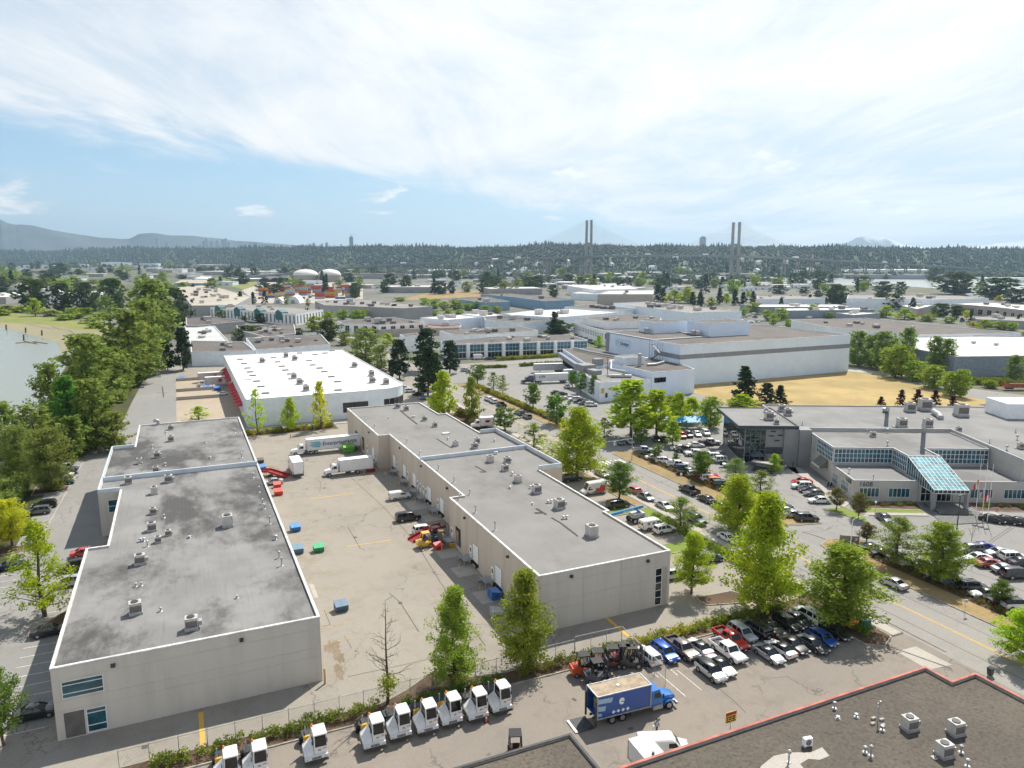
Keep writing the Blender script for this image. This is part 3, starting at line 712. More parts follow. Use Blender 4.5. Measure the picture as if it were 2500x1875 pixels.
# side awning over the door
p1_, p2_ = fl(-.55,20.5), fl(-.55,15.5); n_ = -FR_
MB().add([(p1_.x, p1_.y, 4.9),(p2_.x, p2_.y, 4.9), tuple(Vector((p2_.x, p2_.y, 2.9)) + n_ * 2.2), tuple(Vector((p1_.x, p1_.y, 2.9)) + n_ * 2.2),(p1_.x, p1_.y, 2.9),(p2_.x, p2_.y, 2.9)],
   [(0,3,2,1),(0,4,3),(1,2,5),(3,4,5,2)]).build('door_awning', mat('olive_awning', (.17,.17,.15),.8), F)
# sloped glass canopy
cn = F
z_hi, z_lo, dh, dl = 8.6,4.6,6.0,-6.0
fr_m = MB(); nxp, nyp = 8,12
def cpt(i, j, e=0.0):
 t_ = j / nyp; v = fl(13.3 + 7.2 * i / nxp, dh + (dl - dh) * t_); return Vector((v.x, v.y, z_hi + (z_lo - z_hi) * t_ + e))
for i in range(nxp + 1): fr_m.bar(cpt(i, 0), cpt(i, nyp),.12,.12)
for j in range(nyp + 1): fr_m.bar(cpt(0, j), cpt(nxp, j),.12,.1)
for i in range(nxp + 1):
 a = fl(13.3 + 7.2 * i / nxp, dl); fr_m.bar((a.x, a.y, z_lo),(a.x, a.y, z_lo - .75),.1)
for s_ in (0, nxp):
 for j in range(nyp + 1):
  a = cpt(s_, j); fr_m.bar(a, (a.x, a.y, 3.9),.09)
 fr_m.bar(fl(13.3 + 7.2 * s_ / nxp, dh, 3.85), fl(13.3 + 7.2 * s_ / nxp, dl, 3.85),.14)
fr_m.bar(fl(13.3, dl, 3.85), fl(20.5, dl, 3.85),.14)
can = fr_m.build('glass_canopy', m_frame, F)
for i in range(nxp):
 for j in range(nyp):
  MB().add([cpt(i, j, -.02), cpt(i + 1, j, -.02), cpt(i + 1, j + 1,-.02), cpt(i, j + 1,-.02)], [(0,3,2,1)]).build('pane', g_sky, can)
for s_ in (0, nxp):
 for j in range(nyp):
  a, b = cpt(s_, j), cpt(s_, j + 1); MB().add([(a.x, a.y, 3.9),(b.x, b.y, 3.9), tuple(b), tuple(a)], [(0,1,2,3)]).build('pane', g_teal, can)
for i in range(nxp):
 a, b = fl(13.3 + .9 * i, dl, 3.9), fl(13.3 + .9 * (i + 1), dl, 3.9); MB().add([a, b, (b.x, b.y, z_lo),(a.x, a.y, z_lo)], [(0,1,2,3)]).build('pane', g_dark, can)
for r_ in (13.5,20.3):
 a = fl(r_, -5.7); MB().cbox((a.x, a.y, 1.95),(.7,.7,3.9)).build('column', m_offd, F)
st_ = MB()
for k in range(4): st_.prism(fp((13.6,-9 + .45 * k),(20.4,-9 + .45 * k),(20.4,-2),(13.6,-2)),0,.15 * (k + 1))
st_.build('entrance_steps', mat('grey_paver', (.17,.17,.165),.9,.2,3), F)
# lobby glazing
window(F, ff(-17,28.4, 'r'),.2,5.3,.6,9.2,4,5, g_dark, fm=mat('teal_mullion', (.12,.2,.22),.5), fw=.13)
window(F, ff(-17,50, '-'),.2,21.4,.6,9.2,12,4, glass('mirror_glass', (.02,.035,.045),.02), fm=m_darkmetal, fw=.1)
wbox(MB(), ff(-17,28.4, 'r'),5.4,9.7,.02,.15,2.9,4.6).build('entrance_canopy', m_capd, F)
br = MB()
fr_ = ff(-17,28.4, 'r')
for a, b, c, d_ in ((1.5,2.3,2.75,4),(4.0,2.3,2.75,4),(1.5,7.5,2.75,9.1),(4.0,7.5,2.75,9.1),(1.5,5.7,2.75,4),(4.0,5.7,2.75,4)):
 P_ = lambda s_, z: fr_[0] + fr_[1] * s_ + fr_[2] * .14 + Vector((0,0, z)); br.bar(P_(a, b), P_(c, d_),.12)
br.build('cross_brace', MATS['teal_mullion'], F)
for a, z in ((6.5,8.6),(8.3,7.6),(6.1,7.4),(7.6,6.2)): wbox(MB(), ff(-17,28.4, 'r'), a, a + 1.3,.02,.06, z, z + .4).build('wall_louvre', m_capd, F)
sheet('entrance_paving', fp((11,-14.5),(21,-13),(22.5,-9),(22,-1),(12,-1),(12,-9)),.15, MATS['grey_paver'])
bed('lawn', fp((-9.4,-5.6),(-4.6,-4.9),(-2.4,-9.6),(-3.2,-14)), m_lawn)
bed('lawn', fp((-1.2,-7.8),(11,-7.8),(11,-5.9),(-1,-5.2)), m_lawn)
bed('planting_bed', fp((-.8,-5),(11.5,-5.7),(12.6,-1),(-.5,-.6)), m_mulch)
bed('planting_bed', fp((23,-6),(40,-6),(40,-.6),(23,-.6)), m_mulch)
sheet('sidewalk', fp((-4.4,-4.8),(-1.4,-.8),(-1.2,12),(-4,26),(-7,26),(-5,12),(-6.5,0)),.14, m_conc)
sheet('sidewalk', fp((-2.2,-9.4),(11,-9.4),(11,-7.9),(-1.4,-7.9)),.14, m_conc)
sheet('sidewalk', fp((21,-13),(26,-13),(26,-6.3),(22.6,-6.3),(22.6,-9)),.14, m_conc)
sheet('entrance_plaza', fp((-13.5,20),(-5.5,20),(-4.5,26.8),(-14,28)),.14, m_conc)
# ------------------------------------------------------------------ cold store (white, with the wordmark) and its dock wing
m_lwhite = mat('white_insulated_panel', (.70,.81,.95),.5,.03,.25)
m_band = mat('slate_band', (.24,.26,.30),.6,.06,.5)
CS = thing('cold_store', 'huge white cold store with dark grey band beside the dry field', 'cold store')
flat(CS, rect(187,283.5,246,304),17.2,.4, m_lwhite, m_roofBrown, m_cap)
fr = frame_at((187,246,0),(1,0))
panels(CS, fr, [0,12,24,36,48,60,72,84,96.5], [.05,11.0], m_lwhite, .02,.06)
for i in range(8): wbox(MB(), fr, 12.06 * i + .03,12.06 * i + 12.0,.0,.05,11.1,13.0).build('band_panel', m_band, CS)
fr2 = frame_at((187,304,0),(0,-1))
for i in range(4): wbox(MB(), fr2,40 + 4.5 * i + .02,44.45 + 4.5 * i, .0,.05,11.1,13.0).build('band_panel', m_band, CS)
MB().add([(186.9,303,1),(186.9,304.1,1),(186.9,304.1,16.8),(186.9,300.6,16.8),(186.9,301,9)], [(0,1,2,3,4)]).build('corner_stripe', m_band, CS)
def text(body, size, m, parent, p, dirv, extr=.02, name='lettering', shear=0.0, up=(0,0,1), align='LEFT'):
 me = GLY[body].copy(); me.materials.clear(); me.materials.append(m)
 if align == 'CENTER': xs = [v.co.x for v in me.vertices]; me.transform(Matrix.Translation((-(min(xs) + max(xs)) / 2,0,0)))
 me.transform(Matrix(((size, size * shear, 0,0),(0, size, 0,0),(0,0, extr, 0),(0,0,0,1))))
 x = Vector(dirv).normalized(); y = Vector(up); z = x.cross(y)
 me.transform(Matrix(((x.x, y.x, z.x, p[0]),(x.y, y.y, z.y, p[1]),(x.z, y.z, z.z, p[2]),(0,0,0,1))))
 return obj(name, me, parent)
m_logo = paint((.02,.13,.42)); m_logo2 = paint((.10,.50,.62)); m_logog = paint((.25,.55,.30))
pn = wbox(MB(), fr2,8.5,21.5,.0,.08,11.4,15.2).build('sign_panel', mat('sign_blue_white', (.60,.70,.80),.6), CS)
text('Lineage', 2.4, m_logo, pn, (186.88,304 - 12.8,12.4),(0,-1,0),.03)
mb = MB()
for k in range(3):
 for i in range(10):
  a0, a1 = math.pi * (.15 + .7 * i / 10), math.pi * (.15 + .7 * (i + 1) / 10); r0 = 1.35 - .4 * k
  P_ = lambda a, r: (186.87,304 - 10.7 - r * math.cos(a),13.2 + r * math.sin(a) - .35 * k)
  mb.add([P_(a0, r0), P_(a1, r0), P_(a1, r0 - .22), P_(a0, r0 - .22)], [(0,1,2,3)])
mb.build('logo_arcs', m_logo2, pn)
# roof parts
def ribs(z, pts, w, h_, m, name, par_): 
 mb = MB()
 for a, b in zip(pts, pts[1:]): mb.bar((*a, z),(*b, z), w, h_)
 return mb.build(name, m, par_)
for nm, x0, x1, y0, y1, h_ in (('penthouse', 219,243,268,283,23),('penthouse', 205,224,290,303,22)):
 flat(CS, rect(x0, x1, y0, y1), h_, .3, m_lwhite, m_roofBrown, m_cap, z0=16.8, names=(nm, 'penthouse_roof', 'penthouse_cap'))
ribs(17.1, [(187.5,266),(219,268)], 1.4,.5, m_steel, 'roof_duct', CS); ribs(17.1, [(187.5,266),(187.5,303)], 1.0,.5, m_steel, 'roof_duct', CS); ribs(17.1, [(219,267),(219,303)], .9,.5, m_steel, 'roof_duct', CS)
def tank(t, x, y, z, nm='rooftop_cooler'):
 mb = MB().cyl((x, y, z + .9),(x, y, z + 2.6),1.2,14)
 for i in range(4): a = math.pi / 4 + i * math.pi / 2; mb.bar((x + 1.0 * math.cos(a), y + 1.0 * math.sin(a), z),(x + 1.0 * math.cos(a), y + 1.0 * math.sin(a), z + .9),.12)
 return mb.build(nm, m_steel, t)
for x, y in ((216.5,272),(216.5,275),(202.6,293)): tank(CS, x, y, 16.8)
# outside stair on its corner
mb = MB()
for k in range(4):
 z = 3.2 + 3.2 * k; a, b = ((184.2,262),(184.2,256)) if k % 2 == 0 else ((184.2,256),(184.2,262))
 mb.bar((a[0], a[1], z),(b[0], b[1], z + 3.2),.9,.15); mb.bar((184.2, b[1] - .8, z + 3.2),(184.2, b[1] + .8, z + 3.2),1.0,.1)
 mb.bar((183.7, a[1], z + 1),(183.7, b[1], z + 4.2),.06)
for x in (183.6,184.9):
 for y in (255.2,259,262.8): mb.bar((x, y, 0),(x, y, 17),.14)
mb.build('fire_stair', m_band, CS)
# dock wing and plant buildings
LW = thing('dock_wing', 'low white and grey dock wing with rooftop ducts in front of the cold store', 'warehouse')
polyL = [(139,229.5),(182,230.5),(186.6,246.2),(186.6,312),(171,316),(164,300),(158.5,280),(156,262),(139,262)]
flat(LW, [(154,262.2),(186.7,262.2),(186.7,318),(171,318)], 8.0,.3, m_lwhite, m_roofBrown, m_cap, names=('dock_wall', 'dock_roof', 'dock_cap'))
flat(LW, [(139,229.5),(162,230),(162,262),(147,262)], 7.3,.3, m_bluewhite, m_roofF, m_cap, names=('plant_wall', 'plant_roof', 'plant_cap'))
flat(LW, [(162.1,229.9),(182.5,230.4),(186.7,246),(186.7,262),(162.1,262)], 9.6,.3, m_lwhite, m_roofBrown, m_cap, names=('tall_wall', 'tall_roof', 'tall_cap'))
flat(LW, rect(163.5,173,251,259),12.4,.2, m_bluewhite, m_roofF, m_cap, z0=9.2, names=('rooftop_house', 'house_roof', 'house_cap'))
frd = frame_at((171,318,0), Vector((154 - 171,262.2 - 318,0)))
wbox(MB(), frd, .5,56,.02,2.6,4.6,6.6).build('dock_canopy', m_band, LW)
for i in range(9):
 d = wbox(MB(), frd, 4 + 5.3 * i, 6.8 + 5.3 * i, .02,.1,1.2,4.2).build('dock_door', m_white, LW)
 b_ = MB(); wbox(b_, frd, 3.3 + 5.3 * i, 4.0 + 5.3 * i, .02,.7,.8,4.5); wbox(b_, frd, 6.8 + 5.3 * i, 7.5 + 5.3 * i, .02,.7,.8,4.5); b_.build('dock_seal', m_black, d)
frl = frame_at((139,229.5,0),(1,0))
window(LW, frl, 2.3,3.4,1.6,3.4,1,1, g_dark); window(LW, frame_at((162.1,229.9,0),(1,0)),1.2,6.4,5.6,7.4,4,1, g_dark, fm=m_darkmetal)
for a in (.5,3.8): wbox(MB(), frl, a, a + 1.4,.0,.03,3.4 if a < 1 else 4.3,5.2).build('yellow_notice', m_yel, LW)
def duct(t, pts, r, m=m_steel, name='duct'):
 mb = MB()
 for a, b in zip(pts, pts[1:]): mb.cyl(a, b, r, 10)
 for a in pts[1:-1]: mb.sphere(a, r * 1.05,10,6)
 return mb.build(name, m, t, smooth=40)
duct(LW, [(155,238,7.2),(155,238,9.2),(152,243,9.6),(154.5,247,12)], .55); duct(LW, [(150,240,7.6),(157,236,7.6)], .7); duct(LW, [(168,247,9.4),(168,247,14.5)], .75)
duct(LW, [(163,262.5,9.8),(186,262.5,9.8)], .4); duct(LW, [(180,264,8.6),(176,300,8.6),(176,316,8.6)], .45); duct(LW, [(182,250,9.9),(175,246,9.9),(171,246,9.9)], .5)
MB().box(146.5,152.5,255,261.5,7,9.8).box(147.5,151,248,254,7,8.6).build('louvred_plant', m_offd, LW)
MB().box(157,160.5,262.5,266,0,10.8).build('grey_tower', m_offd, LW)
mbp = MB().bar((153,247,7),(153,247,14),.18).bar((150.5,247,11.8),(155.5,247,11.2),.12); mbp.build('vent_mast', m_darkmetal, LW)
# ------------------------------------------------------------------ other buildings, from their roof outlines
m_walls = {'grey': mat('grey_concrete_wall', (.33,.33,.325),.85), 'white': m_white, 'blue': mat('steel_blue_wall', (.20,.32,.44),.6), 'pale': m_bluewhite, 'tan': mat('tan_wall', (.42,.38,.33),.85), 'slate': mat('slate_blue_wall', (.24,.28,.34),.7), 'brick': mat('brown_block_wall', (.24,.17,.14),.9)}
m_roofs = {'brown': m_roofBrown, 'grey': m_roofF, 'white': m_roofW, 'light': mat('pale_grey_membrane', (.50,.51,.50),.7,.06,.05), 'tan': mat('tan_roofing', (.42,.38,.31),.8,.1,.05), 'red': mat('dull_red_roofing', (.28,.17,.13),.85,.15,.08), 'taupe': roof_mat('taupe_roofing', (.285,.265,.245),(.25,.235,.22),(.18,.17,.16),.4, s=.02)}
hv_box = MB().box(-1,1,-.8,.8,.15,1.35).mesh('far_unit', m_unit)
hv_dark = MB().box(-.9,.9,-.9,.9,.1,1.2).mesh('far_unit', m_grille)
def roofed(name, label, cat, h, k, pts, wall='grey', roof='brown', par=.4, units=6, seed=1, win=None, cap=True, group=None):
 ps = [W(k, x, y, h) for x, y in pts]
 o = ccw([(p.x, p.y) for p in ps]); c = Vector((sum(p[0] for p in o) / len(o), sum(p[1] for p in o) / len(o),0))
 t = thing(name, label, cat, (c.x, c.y, 0),0, group)
 q = [(x - c.x, y - c.y) for x, y in o]
 flat(t, q, h, par, m_walls[wall], m_roofs[roof], m_cap if cap else None, capw=.35)
 rr = random.Random(seed)
 for i in range(units):
  ws = [rr.random() for _ in q]; ws = [a * a for a in ws]; s_ = sum(ws)
  x, y = sum(a * p[0] for a, p in zip(ws, q)) / s_, sum(a * p[1] for a, p in zip(ws, q)) / s_
  sc = rr.uniform(.8,1.7) * (1.0 if dist(c) < 500 else 1.6)
  obj('rooftop_unit', hv_box if rr.random() < .6 else hv_dark, t, (x * .9, y * .9, h - par),0,(sc, sc, sc * rr.uniform(.7,1.1)))
 if win:
  n_, z0, z1, wd = win
  cm = Vector((-c.x, -c.y, 0)).normalized()
  for i in range(len(q)):
   a, b = Vector((*q[i], 0)), Vector((*q[(i + 1) % len(q)], 0)); d = (b - a); nn = Vector((d.y, -d.x, 0)).normalized()
   if d.length > 14 and nn.dot(cm) > .25:
    fr = frame_at(a, d); m_ = max(2, int(d.length / n_))
    for j in range(m_):
     s0 = (j + .5) * d.length / m_ - wd / 2
     f_ = wbox(MB(), fr, s0, s0 + wd, -.01,.06, z0, z1).build('window', g_dark, t)
     wbox(MB(), fr, s0 + wd / 2 - .06, s0 + wd / 2 + .06,.06,.1, z0, z1).build('mullion', m_frame, f_)
 return t
Bd = 'building'
roofed('warehouse', 'low pale blue warehouse with brown roof behind the left end of the white roof', 'warehouse', 7, 'q1', [(1238,1008),(1650,997),(1578,938),(1232,932)], 'pale', 'brown', units=5, seed=2)
roofed('warehouse', 'dark-roofed white warehouse with a row of skylights directly behind the white roof', 'warehouse', 7, 'q1', [(1655,992),(2138,957),(2080,892),(1592,914)], 'pale', 'brown', units=12, seed=3)
roofed('workshop', 'small workshop with pale grey roof beside the riverside trees', 'workshop', 7, 'q1', [(1228,935),(1482,938),(1388,836),(1195,836)], 'white', 'light', units=8, seed=4)
roofed('warehouse', 'grey-walled warehouse with dark roof beyond the small workshop', 'warehouse', 8, 'm2', [(236,768),(505,765),(872,813),(372,857),(245,858)], 'grey', 'brown', units=4, seed=5)
roofed('factory', 'dark-roofed factory crowded with rooftop machinery left of the tall dark trees', 'factory', 7, 'm2', [(785,862),(1405,846),(1425,945),(1112,988),(800,905)], 'grey', 'brown', units=26, seed=6)
off = roofed('office_block', 'cream office row with teal gables below the grey container-yard roofs', 'office', 9, 'm2', [(500,668),(905,633),(1722,690),(1425,738)], 'white', 'taupe', units=5, seed=7, win=(5.0,1.2,7.6,1.6))
roofed('distribution_centre', 'vast pale flat roof dotted with dark vents left of the container yard', 'warehouse', 10, 'm2', [(150,447),(480,421),(945,546),(765,642),(300,646)], 'grey', 'tan', units=30, seed=8)
roofed('warehouse', 'tan-roofed warehouse with blue fascia beyond the vast pale roof', 'warehouse', 10, 'm2', [(112,404),(192,365),(470,362),(552,405)], 'blue', 'tan', units=3, seed=9)
roofed('shed', 'white shed at the corner beyond the blue fascia warehouse', 'shed', 10, 'm2', [(325,352),(410,332),(500,336),(525,358)], 'white', 'white', units=0, seed=10)
roofed('distribution_centre', 'long grey warehouse with ribbed wall right of the container yard', 'warehouse', 10, 'm3', [(-360,596),(205,577),(912,655),(602,674),(-250,640)], 'grey', 'taupe', units=14, seed=11)
roofed('office_block', 'grey office block with tall windows and dark flat roof left of the conifers', 'office', 8, 'm3', [(-120,812),(0,800),(482,770),(832,828),(330,853),(-60,838)], 'white', 'brown', units=6, seed=12, win=(6.0,1.0,6.6,3.2))
roofed('shed', 'low reddish-roofed shed behind the conifers', 'shed', 5, 'm3', [(250,882),(960,829),(1222,852),(1205,882),(330,905)], 'tan', 'red', units=8, seed=13)
roofed('warehouse', 'white-roofed warehouse with green panel right of the clipped green trees', 'warehouse', 9, 'm3', [(780,776),(1212,744),(1442,770),(1062,800)], 'pale', 'white', units=4, seed=14)
roofed('warehouse', 'smaller white roof stepping up behind the green-panel warehouse', 'warehouse', 9.6, 'm3', [(1222,736),(1482,722),(1692,748),(1455,766)], 'pale', 'white', units=3, seed=15)
roofed('warehouse', 'brown-roofed pale warehouse in front of the broad white roof', 'warehouse', 9, 'm3', [(1462,768),(1742,752),(2212,796),(1902,832),(1482,802)], 'pale', 'brown', units=3, seed=16)
roofed('distribution_centre', 'broad gleaming white roof in the middle distance left of the cold store', 'warehouse', 11, 'm4', [(-320,560),(0,521),(422,505),(942,541),(272,596),(0,582)], 'pale', 'white', units=4, seed=17)
roofed('office_block', 'white building with stepped parapets behind the glass-fronted row', 'office', 8, 'm3', [(985,918),(1260,905),(1850,868),(2052,914),(1500,958),(1128,962)], 'white', 'brown', units=14, seed=18)
roofed('office_block', 'white end block with narrow windows behind the tall conifers', 'office', 9, 'q2', [(376,893),(482,882),(515,896),(402,906)], 'white', 'brown', units=0, seed=19, win=(5,1.5,7.5,2.2))
roofed('warehouse', 'blue-walled warehouse behind the clipped green trees', 'warehouse', 9, 'm3', [(1120,570),(1500,548),(1745,602),(1480,612)], 'blue', 'brown', units=2, seed=20)
roofed('warehouse', 'blue-walled warehouse with a bay at its right end, right of the other blue one', 'warehouse', 10, 'm4', [(-560,345),(-240,335),(452,405),(140,420),(-240,372)], 'blue', 'brown', units=2, seed=21)
roofed('warehouse', 'tan block-like warehouse with a tall grey door in the middle distance', 'warehouse', 12, 'm4', [(702,346),(822,306),(1312,300),(1302,346)], 'tan', 'light', units=2, seed=22)
roofed('warehouse', 'pale warehouse with low gable behind two round dark trees', 'warehouse', 12, 'm4', [(375,256),(470,232),(1002,228),(1140,290),(682,300)], 'white', 'light', units=2, seed=23)
roofed('shed', 'blue-grey shed in front of the pale gable warehouse', 'shed', 8, 'm4', [(415,336),(502,318),(762,322),(702,346)], 'pale', 'light', units=0, seed=24)
roofed('distribution_centre', 'very long brown-roofed warehouse behind the cold store', 'warehouse', 12, 'm4', [(875,441),(1232,425),(2260,528),(1702,547),(1132,476)], 'pale', 'taupe', units=18, seed=25)
roofed('warehouse', 'dark-roofed warehouse between the broad white roof and the long brown one', 'warehouse', 10, 'm4', [(345,482),(622,456),(1102,500),(982,516),(682,511)], 'pale', 'brown', units=8, seed=26)
roofed('factory', 'factory roof covered in pipes and hoods just behind the cold store', 'factory', 9, 'm4', [(450,648),(702,620),(1530,640),(1530,722),(765,742)], 'white', 'brown', units=44, seed=27, win=(3.2,4.2,7.2,1.0))
roofed('warehouse', 'raised brown roof rimmed with white ducts behind the cold store', 'warehouse', 13, 'm4', [(538,600),(1052,556),(1392,602),(1380,636),(792,646)], 'white', 'brown', units=6, seed=28)
roofed('warehouse', 'angular brown-roofed warehouse with long dark skylight strip right of the cold store', 'warehouse', 10, 'q3', [(700,800),(1182,786),(2192,885),(1480,896),(930,842)], 'white', 'brown', units=8, seed=29)
roofed('warehouse', 'pale grey roof with corrugated walls and two truck doors at the right edge', 'warehouse', 9, 'q3', [(1500,985),(1480,897),(2330,905),(2330,1030),(1760,1036)], 'slate', 'light', units=3, seed=30)
roofed('warehouse', 'grey-roofed warehouse with pale front wall behind the truck park', 'warehouse', 8, 'm5', [(830,500),(822,456),(1440,447),(1742,492)], 'pale', 'taupe', units=4, seed=31)
roofed('shed', 'long low white-roofed sheds behind the truck park, upper row', 'shed', 6, 'm5', [(590,568),(1900,568),(2112,600),(860,602)], 'slate', 'white', units=6, seed=32)
roofed('shed', 'long low white-roofed sheds behind the truck park, lower row', 'shed', 7, 'm5', [(1060,622),(2212,612),(2400,640),(1222,652)], 'slate', 'white', units=6, seed=33)
roofed('shed', 'short white roof right of the truck park sheds', 'shed', 6, 'm6', [(180,548),(482,540),(662,548),(372,570)], 'slate', 'white', units=2, seed=34)
roofed('distribution_centre', 'long banded grey warehouse in front of the wide river', 'warehouse', 12, 'm6', [(298,392),(312,352),(1492,360),(1832,389),(1250,404)], 'pale', 'taupe', units=4, seed=35)
roofed('shed', 'small white roof between the dark trees in front of the banded warehouse', 'shed', 7, 'm6', [(890,470),(1052,440),(1242,462),(1060,505)], 'tan', 'white', units=3, seed=36)
roofed('office_block', 'tan warehouse office with white roof and dark solar strip at the right', 'warehouse', 9, 'm6', [(1430,448),(1802,433),(2320,470),(2320,530),(1892,482)], 'tan', 'white', units=5, seed=37, win=(9,1.0,5.5,4.0))
roofed('shed', 'low grey roof hemmed in by yellow-green shrubs at the right', 'shed', 6, 'm6', [(1660,592),(1900,578),(2330,600),(2330,640),(1712,616)], 'grey', 'taupe', units=3, seed=38)
roofed('warehouse', 'white-roofed hall across the inlet at the left edge', 'warehouse', 8, 'm1', [(-120,560),(25,505),(232,496),(232,532),(60,552)], 'grey', 'white', units=2, seed=39)
roofed('warehouse', 'pale stepped warehouse across the inlet between two dark trees', 'warehouse', 11, 'm1', [(400,470),(420,430),(640,425),(700,470),(560,490)], 'white', 'light', units=4, seed=40)
roofed('warehouse', 'pale warehouse half hidden by trees across the inlet', 'warehouse', 9, 'm1', [(470,545),(560,500),(870,492),(870,540)], 'white', 'light', units=3, seed=41)
roofed('warehouse', 'small pale hall right of the inlet trees', 'warehouse', 9, 'm1', [(880,540),(960,490),(1110,490),(1110,530)], 'pale', 'light', units=2, seed=42)
roofed('shed', 'low hall with grey roof left of the inlet trees, farther back', 'shed', 8, 'm1', [(-40,440),(0,405),(260,402),(300,440)], 'white', 'taupe', units=3, seed=43)
# glass-fronted row
GR = roofed('office_row', 'glass-fronted office row with white piers facing the truck court', 'office', 8, 'q2', [(690,955),(1592,928),(1482,894),(1000,905),(640,936)], 'pale', 'brown', units=10, seed=44)
a, b = W('q2', 690,955,8), W('q2', 1592,928,8)
fr = frame_at((a.x - GR.location.x, a.y - GR.location.y, 0),(b - a).to_2d()); ln = (b - a).to_2d().length
nb = 8
for i in range(nb):
 s0 = ln * i / nb; s1 = ln * (i + 1) / nb
 window(GR, fr, s0 + 1.9, s1 - .2,3.6,7.4,4,2, g_blue, fw=.1); window(GR, fr, s0 + 1.9, s1 - .2,.4,3.3,4,1, g_dark, fw=.1)
 wbox(MB(), fr, s0, s0 + 1.7,.0,.9,0,7.9).build('pier', m_white, GR)
# teal gables on the cream row
a, b = W('m2', 500,668,9), W('m2', 1425,738,9)
for i in range(4):
 p = a.lerp(b, .1 + .24 * i); c = off.location
 d_ = (b - a).normalized(); n_ = Vector((d_.y, -d_.x, 0))
 q = [p - d_ * 4 + n_ * .5 - c, p + d_ * 4 + n_ * .5 - c]
 MB().add([(*q[0].to_2d(),3.5),(*q[1].to_2d(),3.5),(*q[1].to_2d(),9.6),(*((q[0] + q[1]) / 2).to_2d(),11.6),(*q[0].to_2d(),9.6)] + [(*(v - n_ * 6).to_2d(), z) for v, z in ((q[0], 3.5),(q[1], 3.5),(q[1], 9.6),((q[0] + q[1]) / 2,11.6),(q[0], 9.6))],
    [(0,1,2,3,4),(9,8,7,6,5),(2,7,8,3),(3,8,9,4),(1,6,7,2),(0,4,9,5)]).build('teal_gable', mat('teal_cladding', (.045,.15,.17),.5), off)
# ------------------------------------------------------------------ trees
def leaf_mat(name, a, b, tr=.38, scale=.55):
 m = D.materials.new(name); m.use_nodes = True; t = m.node_tree; t.nodes.remove(t.nodes['Principled BSDF'])
 o = t.nodes['Material Output']
 tcn = t.nodes.new('ShaderNodeTexCoord').outputs['Object']
 oi = t.nodes.new('ShaderNodeObjectInfo')
 gi = t.nodes.new('ShaderNodeNewGeometry')
 col = mixc(t, sstep(t, noise(t, tcn, scale, 3),.35,.65), a, b)
 hsv = t.nodes.new('ShaderNodeHueSaturation'); L(t, col, hsv.inputs['Color'])
 L(t, M_(t, 'ADD', .485, M_(t, 'MULTIPLY', oi.outputs['Random'], .03)), hsv.inputs['Hue'])
 L(t, M_(t, 'ADD', .70, M_(t, 'ADD', M_(t, 'MULTIPLY', gi.outputs['Random Per Island'], .45), M_(t, 'MULTIPLY', oi.outputs['Random'], .25))), hsv.inputs['Value'])
 df = t.nodes.new('ShaderNodeBsdfDiffuse'); tl = t.nodes.new('ShaderNodeBsdfTranslucent'); mx = t.nodes.new('ShaderNodeMixShader'); mx.inputs[0].default_value = tr
 L(t, hsv.outputs[0], df.inputs[0]); L(t, hsv.outputs[0], tl.inputs[0]); L(t, df.outputs[0], mx.inputs[1]); L(t, tl.outputs[0], mx.inputs[2])
 L(t, mx.outputs[0], o.inputs[0])
 return m
LM = {'lime': leaf_mat('lime_leaves', (0.465,0.558,0.043),(0.310,0.449,0.034),.5), 'green': leaf_mat('green_leaves', (0.178,0.279,0.050),(0.116,0.202,0.037)),
  'olive': leaf_mat('olive_leaves', (.30,.36,.09),(.20,.26,.062),.5), 'cotton': leaf_mat('cottonwood_leaves', (.27,.35,.075),(.17,.24,.052),.52), 'dark': leaf_mat('dark_leaves', (0.093,0.132,0.043),(0.056,0.090,0.031),.28),
  'conifer': leaf_mat('conifer_needles', (0.050,0.081,0.034),(0.028,0.050,0.023),.15), 'yellow': leaf_mat('yellow_leaves', (0.600,0.558,0.039),(0.465,0.465,0.039),.5),
  'purple': leaf_mat('purple_leaves', (0.070,0.022,0.025),(0.046,0.016,0.020),.2), 'bronze': leaf_mat('bronze_leaves', (0.202,0.155,0.046),(0.139,0.155,0.046)),
  'hedge': leaf_mat('hedge_leaves', (0.248,0.295,0.046),(0.139,0.194,0.037),.3), 'yhedge': leaf_mat('yellow_hedge_leaves', (0.434,0.372,0.054),(0.217,0.264,0.043),.35), 'bright': leaf_mat('fresh_green_leaves', (.16,.30,.05),(.10,.21,.035),.45)}
m_bark = mat('bark', (.12,.09,.065),.95,.25,4, obj=True)
def leaf_cloud(rs, centers, sig, n_each, size, flat_=0.0, droop=0.0):
 c = np.repeat(np.asarray(centers), n_each, 0); s = np.repeat(np.asarray(sig), n_each, 0)
 off = rs.normal(size=c.shape); ln_ = np.linalg.norm(off, axis=1, keepdims=True); off = off / ln_ * np.minimum(ln_, 1.9)
 p = c + off * s
 u = rs.normal(size=p.shape); u[:, 2] *= (1 - flat_); u /= np.linalg.norm(u, axis=1, keepdims=True) + 1e-9
 v = rs.normal(size=p.shape); v -= u * (u * v).sum(1, keepdims=True); v[:, 2] *= (1 - flat_); v /= np.linalg.norm(v, axis=1, keepdims=True) + 1e-9
 sz = size * rs.uniform(.6,1.3,(len(p),1))
 q = np.stack([p - u * sz * .6, p - v * sz * .34, p + u * sz * .6 + np.array([0,0,-droop]), p + v * sz * .34], 1)
 return q.reshape(-1,3)
